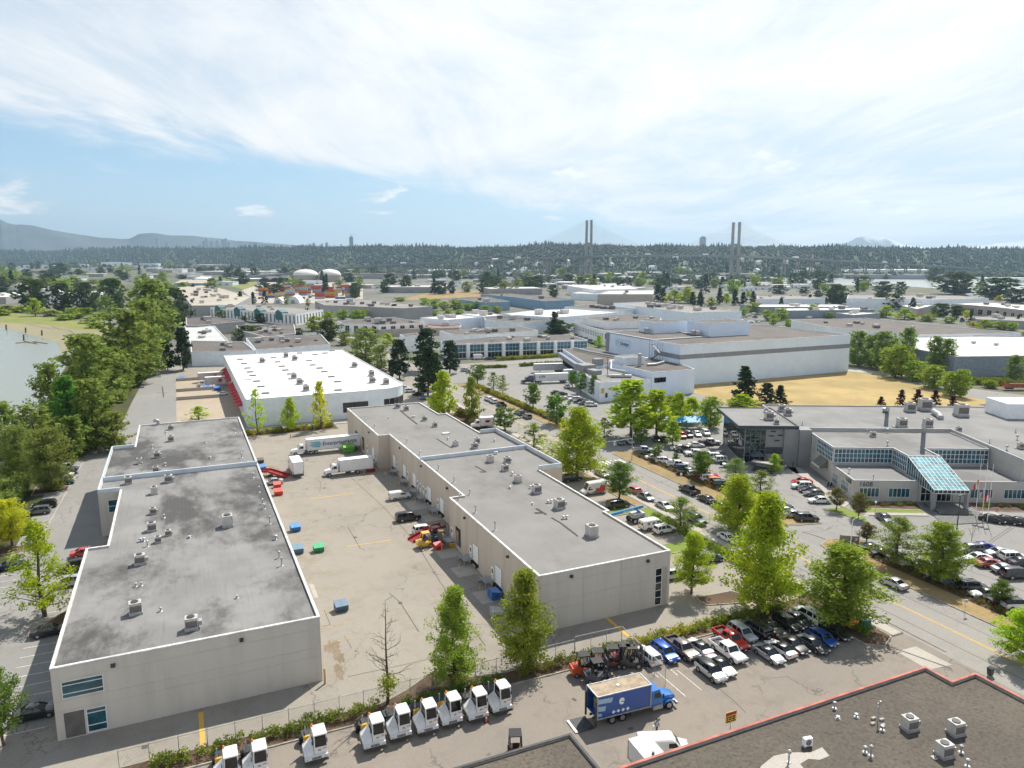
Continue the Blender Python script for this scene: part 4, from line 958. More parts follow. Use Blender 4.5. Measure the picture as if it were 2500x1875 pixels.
def cloud_mesh(name, vs, m):
 me = D.meshes.new(name); n = len(vs) // 4
 me.vertices.add(4 * n); me.vertices.foreach_set('co', vs.astype(np.float32).ravel())
 me.loops.add(4 * n); me.loops.foreach_set('vertex_index', np.arange(4 * n, dtype=np.int32))
 me.polygons.add(n); me.polygons.foreach_set('loop_start', np.arange(0,4 * n, 4, dtype=np.int32)); me.polygons.foreach_set('loop_total', np.full(n, 4, np.int32))
 me.update(calc_edges=True); me.materials.append(m); return me
def limbs_mesh(name, segs):
 mb = MB()
 for a, b, r0, r1, n in segs: mb.cyl(a, b, r0, n, r1, cap=False)
 return mb.mesh(name, m_bark, 60)
SHAPES = {  # radius profile along the crown (t: 0 base of crown .. 1 top)
 'column': lambda t: (.62 + .42 * math.sin(math.pi * min(1, t * 1.1 + .1))) * (1 - .82 * t ** 2.1),
 'round': lambda t: math.sin(math.pi * (.10 + .86 * t)) ** .6,
 'spread': lambda t: (.62 + .5 * math.sin(math.pi * (.15 + .6 * t))) * (1 - .82 * t ** 1.6),
 'cone': lambda t: (1 - t) ** .8 * .98 + .03,
 'pine': lambda t: (1 - t * .9) ** .55,
 'spire': lambda t: (.9 - .1 * t) * (1 - t ** 2.2) + .05}
PROTO = {}
def proto(kind, lod, var):
 """one tree of 10 m height and 6 m spread: (trunk mesh, crown mesh)"""
 key = (kind, lod, var)
 if key in PROTO: return PROTO[key]
 shape, leaf, base, nl, per, size, sig, fl_ = KINDS[kind]
 rs = np.random.RandomState(sum(map(ord, kind)) * 7 + lod * 101 + var * 13)
 if lod == 0: per, size = int(per * 1.7), size * .74
 if lod == 1: nl, per, size = int(nl * .55), int(per * .45), size * 1.75
 if lod == 2: nl, per, size = int(nl * .36), int(per * .26), size * 2.7
 sg = []; cs = []; ss = []
 lean = rs.normal(0,.12,2)
 tp = lambda z: Vector((lean[0] * z / 10 + .1 * math.sin(z * .9 + var), lean[1] * z / 10 + .1 * math.cos(z * .8 + var), z))
 nseg = 5; zt = 9.3
 for i in range(nseg):
  z0, z1 = zt * i / nseg, zt * (i + 1) / nseg
  sg.append((tp(z0), tp(z1),.20 * (1 - z0 / 10.5) + .02,.20 * (1 - z1 / 10.5) + .02,7 if lod == 0 else 5))
 gap = rs.uniform(0,6.28)
 for i in range(nl):
  t = (i + rs.uniform(0,1)) / nl
  z = base + (10 - base) * t
  rr = 3.0 * SHAPES[shape](t) * rs.choice((rs.uniform(.45,.8), rs.uniform(.8,1.2)))
  az = i * 2.4 + rs.normal(0,.35)
  if shape in ('cone', 'pine') : zb = z + .02; up = -.05
  else: zb = max(base * .75, z - rr * rs.uniform(.35,.75)); up = 0
  zb = min(zb, 9.2)
  tip = Vector((math.cos(az) * rr + tp(z).x, math.sin(az) * rr + tp(z).y, min(z + up * rr, 9.9)))
  a = tp(zb)
  if lod == 0 or (lod == 1 and i % 2 == 0): sg.append((a, a.lerp(tip, .88),.055 * (1.25 - t),.012,4))
  for f in (1.0,.72,.45):
   if f < 1 and rs.uniform() < (.25 if f > .6 else .45): continue
   q = a.lerp(tip, f); k = .55 + .45 * f
   cs.append((q.x + rs.normal(0,.12), q.y + rs.normal(0,.12), q.z + rs.normal(0,.1)))
   k *= rs.uniform(.55,.95); ss.append((sig * k, sig * k, sig * k * (1 - fl_ * .6)))
 vs = leaf_cloud(rs, cs, ss, max(4, int(per * 1.25)), size, fl_)
 vs[:, 2] = np.clip(vs[:, 2], .35,10.05)
 PROTO[key] = (limbs_mesh('trunk', sg), cloud_mesh('crown', vs, LM[leaf]))
 return PROTO[key]
KINDS = {  # shape, leaf, crown base, limbs, leaves per clump, leaf size, clump spread, flatness
 'lime': ('column', 'lime', 1.4,95,34,.30,.50,.1), 'limethin': ('column', 'lime', 1.6,46,26,.28,.42,.1), 'greencol': ('column', 'limegreen', 1.2,85,34,.30,.5,.1),
 'limecol': ('column', 'limegreen', 1.2,95,34,.28,.46,.1),
 'street': ('round', 'green', 2.4,62,32,.34,.56,.15), 'sparse': ('spread', 'olive', 1.9,50,24,.30,.48,.35), 'spread': ('spread', 'limegreen', 1.6,90,34,.30,.52,.55),
 'layer': ('spread', 'lime', 2.0,84,36,.32,.52,.6), 'cotton': ('round', 'cotton', .5,150,30,.30,.50,.4), 'olive': ('round', 'olive', .5,130,28,.30,.52,.4), 'dark': ('round', 'dark', .6,120,30,.34,.54,.0),
 'fresh': ('spire', 'bright', .4,130,34,.30,.46,.0), 'conifer': ('cone', 'conifer', .7,110,30,.34,.42,.5), 'pine': ('pine', 'conifer', 1.2,80,38,.36,.55,.45), 'cedar': ('spire', 'conifer', .2,90,30,.34,.42,0),
 'yellow': ('round', 'yellow', 2.0,70,36,.34,.55,.1), 'ycol': ('column', 'yellow', 1.3,70,30,.30,.44,.1), 'purple': ('cone', 'purple', .6,80,28,.36,.44,.2), 'bronze': ('round', 'bronze', 3.0,44,34,.36,.55,.2),
 'bush': ('round', 'limegreen', .05,60,30,.5,.75,.0), 'mid': ('round', 'limegreen', .8,110,30,.32,.55,0)}
LM['limegreen'] = leaf_mat('limegreen_leaves', (.36,.44,.06),(.22,.31,.045),.52)
VAR = [0]
NOUN = {'lime': 'bright lime-green tree', 'limethin': 'thin lime-green tree', 'greencol': 'columnar green tree', 'limecol': 'columnar yellow-green tree', 'street': 'round green street tree', 'sparse': 'sparse olive-green tree', 'spread': 'wide spreading green tree', 'layer': 'lime-green tree with tiered boughs', 'cotton': 'big dense tree', 'olive': 'loose olive-green tree', 'dark': 'dark leafy tree', 'fresh': 'fresh green pointed tree', 'conifer': 'dark conical conifer', 'pine': 'dark pine tree', 'cedar': 'narrow dark cypress', 'yellow': 'yellow-leaved tree', 'ycol': 'columnar golden tree', 'purple': 'purple-leaved conical tree', 'bronze': 'small bronze-leaved tree', 'bush': 'round yellow-green bush', 'mid': 'leafy green tree'}
def tree(kind, k, bx, by, ty, wpx, where, group=None, h=None, wd=None, noun=None):
 p = W(k, bx, by)
 H_ = h or max(2.0, hgt(p, k, ty)); dd = dist(p)
 wid = wd or wpx * K[k][2] * dd / FP
 lod = 0 if dd < 175 else (1 if dd < 430 else 2)
 VAR[0] += 1; var = (VAR[0] * 7 + int(bx)) % 3
 tm, cm = proto(kind, lod, var)
 nm = {'bush': 'bush', 'conifer': 'conifer_tree', 'pine': 'pine_tree', 'cedar': 'cypress_tree', 'purple': 'ornamental_tree', 'cotton': 'cottonwood_tree', 'yellow': 'yellow_tree', 'ycol': 'yellow_tree'}.get(kind, 'deciduous_tree')
 t = thing(nm, (noun or NOUN[kind]) + ' ' + where, 'bush' if kind == 'bush' else 'tree', (p.x, p.y, 0.05), R.uniform(0,6.28), group)
 sx = wid / {'column': 5.0, 'cone': 5.6}.get(KINDS[kind][0], 6.5 if kind in ('cotton', 'olive') else 5.7); t.scale = (sx, sx, H_ / 10.1)
 obj('trunk', tm, t); obj('crown', cm, t)
 return t
def trees(lst, where, group, noun=None):
 for a in lst: tree(*a[:6], where if len(a) < 7 else a[6], group, noun=noun)
g1 = 'street and yard trees'
tree('limecol', 'p', 1108,1674,1436,125, 'with gaps in its crown beside the bare tree at the hedge', g1)
tree('greencol', 'p', 1279,1632,1394,128, 'at the near corner of the middle warehouse', g1)
tree('layer', 's3', 1940,665,10,400, 'in the small planter right of the middle warehouse', g1)
tree('lime', 'q6', 505,1310,540,420, 'tallest by the hedge in front of the road', g1)
tree('spread', 'q6', 1010,1385,880,540, 'overhanging the front parking row at the driveway', g1)
tree('lime', 'q6', 345,790,430,290, 'behind the tallest lime tree on the far side of the road', g1)
tree('layer', 'q6', 2215,1640,1300,360, 'cut by the right edge below the road', g1)
tree('sparse', 'q6', 1378,1005,700,340, 'over the parked cars right of the concrete sign', g1)
tree('spread', 'q6', 1668,1125,745,340, 'second right of the concrete sign in the mulch strip', g1)
tree('street', 'q6', 2055,1275,1110,135, 'small and staked near the right edge of the mulch strip', g1)
tree('bronze', 'q6', 1185,865,740,120, 'right beside the concrete sign', g1)
tree('bronze', 'q6', 993,655,512,115, 'on the lawn at the office corner', g1)
tree('bronze', 'q6', 1135,708,545,120, 'on the lawn tip by the disabled bays', g1)
tree('lime', 'q6', 590,405,288,85, 'small and round in the office plaza', g1)
tree('sparse', 'q6', 490,600,395,210, 'at the end of the office parking row', g1)
tree('sparse', 'q6', 330,480,315,170, 'over the boat trailer in the office lot', g1)
tree('street', 'q6', 118,450,270,135, 'in the mulch strip beside the red pickup', g1)
tree('street', 'q5', 1797,585,342,195, 'in the verge beside the red and white van', g1)
tree('lime', 'q5', 1527,440,-10,330, 'large at the crossing beside the middle warehouse', g1)
tree('sparse', 'q5', 1247,255,85,190, 'in the verge beyond the warehouse wing', g1)
tree('street', 'q5', 1058,140,-14,165, 'beside the small box truck', g1)
tree('sparse', 'n1', 990,1648,1180,520, 'thin-topped over the white vans', g1)
tree('lime', 'q2', 662,1425,1128,165, 'behind the back corner of the middle warehouse', g1)
tree('lime', 'q2', 612,1405,1268,95, 'smaller of the pair behind the middle warehouse', g1)
tree('greencol', 'q2', 845,1445,1165,125, 'beside the road opposite the parked white cars', g1)
trees([('street', 'q2', 1240,1375,1212,125),('street', 'q2', 1392,1475,1285,165),('sparse', 'q2', 985,1262,1135,110),('sparse', 'q2', 1045,1275,1155,85),('street', 'q2', 880,1218,1088,125)], 'in the hedge strip along the truck court', 'trees along the truck court')
trees([('street', 'q2', 1493,1235,1128,75),('street', 'q2', 1548,1275,1135,85),('street', 'q2', 1632,1305,1152,85)], 'standing in the kerb strip of the dock wing', 'trees at the dock wing')
trees([('layer', 'q2', 1872,1565,1185,340),('layer', 'q2', 2036,1560,1250,250),('lime', 'q2', 2190,1490,1268,150),('sparse', 'q2', 1702,1565,1430,115)], 'beside the office lot', 'trees by the office lot')
trees([('layer', 'n1', 898,485,145,270),('street', 'n1', 682,695,462,160),('street', 'n1', 938,735,590,125),('sparse', 'n1', 1285,870,595,320),('street', 'n1', 470,470,255,230)], 'among the cars of the office lot', 'trees in the office lot')
trees([('limethin', 'q1', 1667,1545,1243,125),('lime', 'q1', 1886,1515,1303,108)], 'in front of the white-roofed warehouse', 'trees before the white roof')
tree('ycol', 'q1', 2080,1505,1193,115, 'in front of the white-roofed warehouse', 'trees before the white roof')
tree('limethin', 'q1', 1290,1448,1358,150, 'low and wide behind the left warehouse', g1)
tree('yellow', 'n4', 172,1405,768,440, 'in the left parking lot near the river trees', g1)
tree('limethin', 'n5', 592,918,-390,780, 'tall and loose in the island beside the left warehouse', g1, noun='yellow-green tree')
tree('street', 'q7', 15,610,285,190, 'at the left edge near the black car', g1)
# conifers and mixed trees behind the road
trees([('pine', 'q2', 375,1180,922,150),('pine', 'q2', 548,1130,850,190),('pine', 'q2', 558,1295,968,185),('pine', 'q2', 702,1145,928,140),('pine', 'q2', 318,1185,1060,60),('pine', 'q2', 610,1250,1010,90)], 'in the dense clump beside the white roof', 'conifer clump beside the white roof')
trees([('olive', 'q2', 160,1090,848,235),('olive', 'q2', 255,1120,958,130),('lime', 'q2', 298,965,885,85),('dark', 'q2', 245,900,820,120),('pine', 'q2', 448,885,808,65),('olive', 'q2', 20,960,870,120),('street', 'q2', 100,1010,920,90)], 'behind the right end of the white roof', 'trees behind the white roof')
trees([('pine', 'q2', 885,855,800,95),('pine', 'q2', 1068,845,788,50),('dark', 'q2', 1132,845,785,130),('pine', 'q2', 1375,905,742,80),('dark', 'q2', 1400,900,800,180)], 'behind the stepped white building', 'trees behind the stepped white building')
# river bank
gb = 'riverside trees'
trees([('olive', 'q1', 60,1720,1330,270),('olive', 'q1', 240,1720,1345,310),('cotton', 'q1', 620,1640,1175,300),('olive', 'q1', 742,1650,1395,230),('cotton', 'q1', 340,1480,1075,240),('cotton', 'q1', 590,1380,885,400),('cotton', 'q1', 740,1290,975,300),('cotton', 'q1', 845,1220,725,400),('cotton', 'q1', 955,1160,655,290),('cotton', 'q1', 1000,1020,530,330),('dark', 'q1', 1150,850,588,190),('dark', 'q1', 1060,900,640,200),('olive', 'q1', 130,1850,1480,250),('cotton', 'q1', 480,1700,1420,240),('olive', 'q1', 330,1900,1500,300)], 'on the bank left of the yards', gb)
tree('fresh', 'q1', 460,1640,1163,270, 'standing in the river bank trees', gb)
trees([('pine', 'q1', 1185,1125,848,130),('pine', 'q1', 1088,1125,938,105),('pine', 'q1', 1008,1135,975,95)], 'at the far end of the riverside yard', 'pines by the riverside yard')
trees([('dark', 'q1', 215,735,533,200),('dark', 'q1', 410,745,558,155),('dark', 'q1', 562,745,553,150),('dark', 'q1', 745,755,528,155),('cotton', 'q1', 690,775,638,110),('lime', 'q1', 230,775,658,90),('cotton', 'q1', 620,745,650,100)], 'on the marsh shore across the inlet', 'trees across the inlet')
trees([('bush', 'q1', x, y, y - 40,110) for x, y in ((40,745),(120,750),(330,775),(420,800),(500,790),(590,820),(560,760),(470,760),(640,790),(20,770),(620,850))], 'along the green marsh', 'bushes along the marsh')
# around the field
trees([('conifer', 'q3', 395,1345,1098,185),('pine', 'q3', 540,1345,1208,115),('conifer', 'q3', 628,1350,1223,115)], 'at the near edge of the dry field', 'conifers at the field edge')
trees([('lime', 'q3', 378,1378,1280,170),('mid', 'q3', 172,1500,1298,150),('lime', 'q3', 40,1460,1298,160),('mid', 'q3', -80,1440,1290,150)], 'behind the office lot beside the blue tent', 'trees beside the blue tent')
trees([('purple', 'm7', 662,672,568,105),('purple', 'm7', 876,672,493,118),('purple', 'm7', 1052,672,488,130),('purple', 'm7', 1243,672,498,130),('purple', 'm7', 1443,675,563,115)], 'at the edge of the dry field', 'purple trees at the field')
trees([('cotton', 'q3', 1130,1095,868,175),('cotton', 'q3', 1212,1110,895,150),('cotton', 'q3', 1292,1130,872,190),('cotton', 'q3', 1440,1100,848,150),('mid', 'q3', 1375,1170,958,190),('cotton', 'q3', 1622,1140,903,120),('cotton', 'q3', 1700,1150,918,135),('mid', 'q3', 1500,1195,1065,165),('mid', 'q3', 1622,1240,1092,180),('mid', 'q3', 1732,1290,1135,140),('mid', 'q3', 1800,1300,1118,110),('cotton', 'q3', 2140,1200,1028,130),('mid', 'q3', 1985,1240,1190,90)], 'in the row beside the dry field', 'tree row beside the field')
# middle distance
trees([('mid', 'm2', x, y, t_, w_) for x, y, t_, w_ in ((360,760,665,150),(445,760,668,120),(650,790,690,170),(900,810,745,160),(990,810,700,160),(1250,830,715,200),(1450,840,735,160),(1630,920,760,200),(1780,880,710,160),(1930,800,690,150),(2080,800,690,150),(2150,790,690,140))] + [('dark', 'm2', 1050,830,725,180),('dark', 'm2', 1780,1020,800,240),('dark', 'm2', 1460,960,890,110),('dark', 'm2', 880,1030,865,250),('dark', 'm2', 1010,1010,865,200)], 'in front of the cream office row', 'trees by the cream office row')
trees([('conifer', 'm2', 318,515,405,75),('conifer', 'm2', 832,642,490,90),('conifer', 'm2', 968,635,498,82),('conifer', 'm2', 1092,630,485,85),('conifer', 'm2', 612,425,330,70),('dark', 'm2', 705,360,235,110),('dark', 'm2', 810,365,245,120),('dark', 'm2', 985,345,238,95),('dark', 'm2', 2060,570,400,100),('olive', 'm2', 1325,632,525,85),('olive', 'm2', 680,645,575,100),('olive', 'm2', 1560,655,570,65)], 'around the container yard', 'trees around the container yard')
trees([('cedar', 'm2', x, y, t_, 26) for x, y, t_ in ((1117,740,655),(1535,800,675),(1558,810,668),(1680,760,665),(1812,760,675),(1845,760,670),(1945,720,660),(1975,730,650),(875,830,755))], 'standing in the far hedgerow', 'narrow cypresses in the hedgerow')
trees([('mid', 'm3', x, y, t_, w_) for x, y, t_, w_ in ((830,670,560,130),(940,680,570,150),(1040,700,600,150),(1160,690,580,170),(1290,700,620,120),(1390,700,600,130),(1480,720,640,110),(1600,730,650,120),(720,760,680,140),(820,770,690,150),(920,760,690,140),(1080,750,690,120),(1190,740,690,120),(560,600,555,150),(200,770,690,130),(90,770,690,110))], 'in the clipped grove before the blue warehouses', 'green grove before the blue warehouses')
trees([('pine', 'm3', 500,765,628,130),('cedar', 'm3', 586,765,665,38),('pine', 'm3', 350,930,838,130),('pine', 'm3', 678,920,815,110),('pine', 'm3', 1050,915,838,110),('dark', 'm3', 1420,880,805,120),('dark', 'm3', 1810,870,780,170),('dark', 'm3', 1705,860,785,70),('dark', 'm3', 630,500,318,130),('dark', 'm3', 1120,520,380,90),('dark', 'm3', 80,560,400,110),('dark', 'm3', 390,510,385,90),('pine', 'm3', 540,960,900,90)], 'among the middle roofs', 'dark trees among the middle roofs')
trees([('dark', 'm4', 525,325,158,115),('dark', 'm4', 632,325,180,105),('conifer', 'm4', 772,330,238,42),('dark', 'm4', 1165,420,325,150),('conifer', 'm4', 1345,425,240,120),('conifer', 'm4', 1410,430,285,110),('conifer', 'm4', 1455,300,115,110),('conifer', 'm4', 1730,470,320,110),('conifer', 'm4', 1810,475,325,100),('conifer', 'm4', 970,290,190,110),('conifer', 'm4', 1050,290,165,60),('conifer', 'm4', 1590,250,178,55),('conifer', 'm4', 2020,460,270,90),('conifer', 'm4', 2140,300,150,60),('conifer', 'm4', 2180,460,290,90),('dark', 'm4', 230,380,240,120)], 'in the middle distance behind the cold store', 'dark trees behind the cold store')
trees([('lime', 'm4', 1680,445,262,200),('lime', 'm4', 1530,440,300,180),('lime', 'm4', 1330,260,185,170),('lime', 'm4', 1180,240,180,130),('lime', 'm4', 2090,430,335,80),('mid', 'm4', 1930,480,380,120),('mid', 'm4', 240,510,455,130),('mid', 'm4', 420,470,425,90),('olive', 'm4', 820,740,680,120),('lime', 'm4', 715,920,790,90)], 'in the middle distance behind the cold store', 'light green trees behind the cold store')
trees([('mid', 'm4', 520 + 37 * i, 760 + 15 * i, 715 + 13 * i, 60) for i in range(6)], 'in the clipped row beside the staff cars', 'clipped row beside the staff cars')
trees([('conifer', 'm5', x, y, t_, w_) for x, y, t_, w_ in ((460,390,200,60),(535,370,250,40),(585,375,235,70),(650,375,250,50),(820,260,205,70),(805,370,290,90),(230,330,265,30),(268,330,262,35),(1270,545,445,75),(1525,565,435,110),(1748,565,480,80),(1140,640,480,100),(1850,730,590,70),(1815,300,165,110),(50,600,400,130),(300,560,350,90),(520,580,370,100),(640,580,400,150),(760,600,390,130))], 'in the middle distance at the right', 'conifers in the right middle distance')
trees([('dark', 'm5', 1440,300,115,150),('dark', 'm5', 1640,310,115,220),('dark', 'm5', 1120,430,305,200),('dark', 'm5', 1460,440,330,140),('dark', 'm5', 1890,570,305,280),('dark', 'm5', 1640,470,380,110),('mid', 'm5', 1565,745,570,160),('mid', 'm5', 770,680,540,180),('mid', 'm5', 960,790,640,180),('mid', 'm5', 1150,780,620,190),('mid', 'm5', 640,720,620,110),('mid', 'm5', 1040,850,690,130),('mid', 'm5', 1240,880,770,130),('mid', 'm5', 1290,620,545,130),('lime', 'm5', 410,560,420,90),('lime', 'm5', 700,470,385,90),('yellow', 'm5', 2160,600,490,130),('mid', 'm5', 1790,760,680,140),('mid', 'm5', 1930,760,680,110),('mid', 'm5', 1720,400,285,120),('mid', 'm5', 1680,930,810,180),('mid', 'm5', 1470,910,860,60)], 'between the right-hand sheds', 'leafy trees between the right-hand sheds')
trees([('dark', 'm6', 1470,350,105,400),('dark', 'm6', 1920,400,165,400),('dark', 'm6', 660,500,330,190),('dark', 'm6', 820,530,340,180),('dark', 'm6', 880,350,210,120),('dark', 'm6', 680,340,205,200),('dark', 'm6', 190,450,240,220),('dark', 'm6', 480,270,150,200),('dark', 'm6', 2130,440,290,250),('dark', 'm6', 1310,590,445,200),('dark', 'm6', 1490,570,470,160),('dark', 'm6', 1790,570,490,160),('cedar', 'm6', 1000,560,380,110),('conifer', 'm6', 450,490,395,45),('conifer', 'm6', 530,505,390,50),('conifer', 'm6', 1460,620,510,110),('conifer', 'm6', 1540,650,600,70),('cedar', 'm6', 1630,680,530,70),('cedar', 'm6', 2140,690,570,60),('dark', 'm6', 1240,200,60,190),('dark', 'm6', 1790,805,735,110),('conifer', 'm6', 1865,810,745,50)], 'at the right before the wide river', 'dark trees before the wide river')
trees([('lime', 'm6', 720,600,470,170),('lime', 'm6', 920,620,500,180),('mid', 'm6', 1010,620,560,110),('lime', 'm6', 1240,590,505,90),('mid', 'm6', 1170,640,560,200),('mid', 'm6', 1400,660,590,140),('yellow', 'm6', 395,485,395,100),('yellow', 'm6', 1180,450,360,110),('yellow', 'm6', 1940,425,360,80),('yellow', 'm6', 1590,620,520,80),('yellow', 'm6', 1660,700,640,100),('yellow', 'm6', 1855,650,575,60),('lime', 'm6', 1790,720,620,150),('mid', 'm6', 1960,730,640,180),('mid', 'm6', 2080,740,650,130),('lime', 'm6', 2005,660,600,40),('yellow', 'm6', 2185,815,750,80),('mid', 'm6', 640,600,540,160),('mid', 'm6', 560,600,540,130)], 'in the yellow-green belt at the right', 'yellow-green belt at the right')
trees([('dark', 'm1', 135,270,180,70),('dark', 'm1', 345,255,185,45),('dark', 'm1', 410,250,190,60),('dark', 'm1', 650,290,185,220),('dark', 'm1', 650,345,265,110),('dark', 'm1', 760,335,280,70),('dark', 'm1', 860,330,265,130),('dark', 'm1', 1090,315,230,90),('dark', 'm1', 1200,290,215,70),('dark', 'm1', 1340,370,285,110),('dark', 'm1', 1280,330,260,80),('dark', 'm1', 300,340,250,110),('dark', 'm1', 470,370,265,90),('dark', 'm1', 800,230,180,100),('dark', 'm1', 1750,350,305,80),('dark', 'm1', 1620,340,305,70),('dark', 'm1', 1960,360,310,110)], 'beyond the inlet in the far left', 'dark trees in the far left')
trees([('mid', 'm1', 60,380,270,130),('mid', 'm1', 170,360,260,120),('mid', 'm1', 140,400,345,110),('mid', 'm1', 60,405,340,90),('mid', 'm1', 300,380,330,150),('mid', 'm1', 910,350,295,80),('mid', 'm1', 790,390,320,90),('mid', 'm1', 1330,290,215,160),('mid', 'm1', 1100,440,360,90),('mid', 'm1', 1010,410,365,130),('mid', 'm1', 1490,430,330,90),('mid', 'm1', 1580,400,330,90),('mid', 'm1', 1060,480,425,70),('mid', 'm1', 730,430,350,70),('mid', 'm1', 640,480,400,110)], 'beyond the inlet in the far left', 'light trees in the far left')
# the bare tree with a leafy skirt
bt = W('s2', 1920,1485); hb = hgt(bt, 's2', 90)
T = thing('bare_tree', 'bare leafless tree with a tuft of green leaves at its base in the hedge', 'tree', (bt.x, bt.y, 0.1))
rs = random.Random(5); segs = []
def grow(p, d, ln_, r, dep):
 q = p + d * ln_; segs.append((tuple(p), tuple(q), r, r * .62,6 if dep < 2 else 4))
 if dep >= 5 or ln_ < .25: return
 for i in range(3 if dep < 3 else 2):
  e = Vector((rs.gauss(0,1), rs.gauss(0,1), rs.gauss(.25,.55))); nd = (d * 1.0 + e * .62).normalized()
  grow(p.lerp(q, rs.uniform(.45,1)), nd, ln_ * rs.uniform(.55,.78), r * .55, dep + 1)
z = 0.0; n_ = 9
for i in range(n_):
 a, b = Vector((.05 * math.sin(i),0, hb * i / n_)), Vector((.05 * math.sin(i + 1),0, hb * (i + 1) / n_))
 segs.append((tuple(a), tuple(b),.19 * (1 - i / n_) + .02,.19 * (1 - (i + 1) / n_) + .015,7))
 if i >= 2:
  for k in range(3):
   az = rs.uniform(0,6.28); e = Vector((math.cos(az), math.sin(az), rs.uniform(.25,.9))).normalized()
   grow(a.lerp(b, rs.random()), e, (1 - i / n_) * 1.7 + .4,.05 * (1.3 - i / n_),2)
obj('trunk', limbs_mesh('trunk', segs), T)
rs2 = np.random.RandomState(3); cc = rs2.normal(size=(40,3)) * (.5,.5,.55) + (.05,0, hb * .2)
obj('foliage', cloud_mesh('tuft', leaf_cloud(rs2, cc, [(.3,.3,.3)] * 40,16,.26), LM['limegreen']), T)
T2 = thing('sapling', 'leafless young sapling standing in the kerb of the right parking lot', 'tree', tuple(W('n3', 945,825,.1)))
segs = []; grow(Vector((0,0,0)), Vector((0,0,1)),2.2,.05,1); grow(Vector((0,0,1.8)), Vector((.05,0,1)).normalized(),1.6,.035,2)
obj('trunk', limbs_mesh('trunk', segs), T2)
# ------------------------------------------------------------------ hedges and shrubs
def hedge(label, pts, wd, ht, leaf='hedge', seed=1, dens=26, size=.2, group='hedges and shrubs', cat='hedge', name='hedge'):
 rs = np.random.RandomState(seed); cs, ss = [], []
 for a, b in zip(pts, pts[1:]):
  a, b = np.array(a), np.array(b); ln_ = np.linalg.norm(b - a); n = max(2, int(ln_ * wd * 5))
  for i in range(n):
   t = rs.uniform(); q = a + (b - a) * t; o = rs.uniform(-.5,.5) * wd; d = (b - a) / ln_
   cs.append((q[0] - d[1] * o, q[1] + d[0] * o, ht * (.25 + .6 * rs.uniform()) * (.85 + .3 * math.sin(t * ln_ * .8 + seed) ** 2))); ss.append((.26,.26, ht * .2))
 c0 = np.mean(np.array(cs),0); c0[2] = 0
 t = thing(name, label, cat, (c0[0], c0[1], .1),0, group)
 vs = leaf_cloud(rs, np.array(cs) - c0, ss, dens, size * 1.2); vs[:, 2] = np.maximum(vs[:, 2], 0)
 obj('foliage', cloud_mesh('foliage', vs, LM[leaf]), t)
 return t
hedge('clipped green hedge along the fence at the bottom left', [(-6,78.6),(6,78.7),(18.3,79.0)], 1.3,1.3, 'hedge', 1,30)
hedge('low green shrubs behind the row of white yard tractors', [(21,78.4),(35,78.6)], 1.0,.9, 'bright', 2)
hedge('tall shrub clump left of the forklifts at the fence', [(36,78.6),(45,78.5)], 1.3,1.5, 'hedge', 3)
hedge('yellow-green hedge behind the forklift row', [(46,79.0),(54,79.0)], 1.2,1.0, 'hedge', 4)
hedge('yellow-tinged hedge behind the front parking row', [(54.5,78.8),(62,78.8),(70,78.8)], 1.7,1.2, 'yhedge', 5)
hedge('green hedge under the tallest lime tree', [(70,78.8),(81,78.6)], 1.9,1.3, 'hedge', 6)
hedge('shrubs round the green utility box at the driveway corner', [(83.5,78),(86.3,67.5)], 2.2,1.1, 'hedge', 7)
hedge('clipped green hedge beside the sidewalk near the small planter', [(86.2,82),(86.4,103)], 2.0,1.1, 'hedge', 8)
hedge('clipped green hedge beside the sidewalk by the white vans', [(86.4,104),(86.6,121)], 1.6,.9, 'hedge', 9)
hedge('brown-green shrub strip in front of the white-roofed warehouse', [(-1,229),(20,229.5),(42,230)], 2.2,1.4, 'yhedge', 10,20,.3)
hedge('dark shrub strip between the far verge and the office lot', [(110.2,109),(110.2,163)], 1.2,.7, 'bronze', 11,14,.2)
hedge('dark shrub strip beside the right-hand parking row', [(110.2,26),(110.2,86)], 1.4,.7, 'bronze', 12,12,.2)
hedge('yellow-green hedge along the truck court kerb', [(109.6,184),(109.6,287)], 2.0,1.4, 'yhedge', 13,18,.32)
hedge('long yellow-green hedge before the glass-fronted row', [tuple(W('m8', 600,185).to_2d()), tuple(W('m8', 1190,150).to_2d())], 2.5,1.6, 'yhedge', 14,16,.4)
hedge('clipped hedge behind the parked trailer in the truck court', [tuple(W('m8', 810,238).to_2d()), tuple(W('m8', 1190,215).to_2d())], 2.5,1.4, 'hedge', 15,16,.4)
hedge('clipped hedge left of the parked trailer in the truck court', [tuple(W('m8', 440,255).to_2d()), tuple(W('m8', 690,248).to_2d())], 2.5,1.2, 'hedge', 16,16,.4)
hedge('red-brown shrubs behind the middle warehouse at the road', [(82,210),(86,222),(84,232)], 3,2.2, 'bronze', 17,20,.3)
hedge('shrub in the small planter by the left parking row', [(-31,192),(-28.5,192)], 1.6,1.6, 'yhedge', 18)
for i, (x0, y0, x1, y1) in enumerate(((-40,90,-33.5,150),(-40,150,-34,220),(-42,220,-26,300),(-44,300,-20,370),(-46,370,-18,470))):
 hedge(('riverside undergrowth at the lower left edge', 'riverside undergrowth behind the left parking row', 'riverside undergrowth below the pointed fresh green tree', 'riverside undergrowth beside the concrete yard', 'riverside undergrowth near the inlet')[i], [((x0 + x1) / 2, y0),((x0 + x1) / 2, y1)], abs(x1 - x0),3.2, 'olive', 20 + i, 10,.55, 'riverside undergrowth', 'undergrowth', 'undergrowth')
hedge('weedy scrub beside the railway at the right edge', [(300,205),(330,180)], 10,2, 'hedge', 30,8,.5)
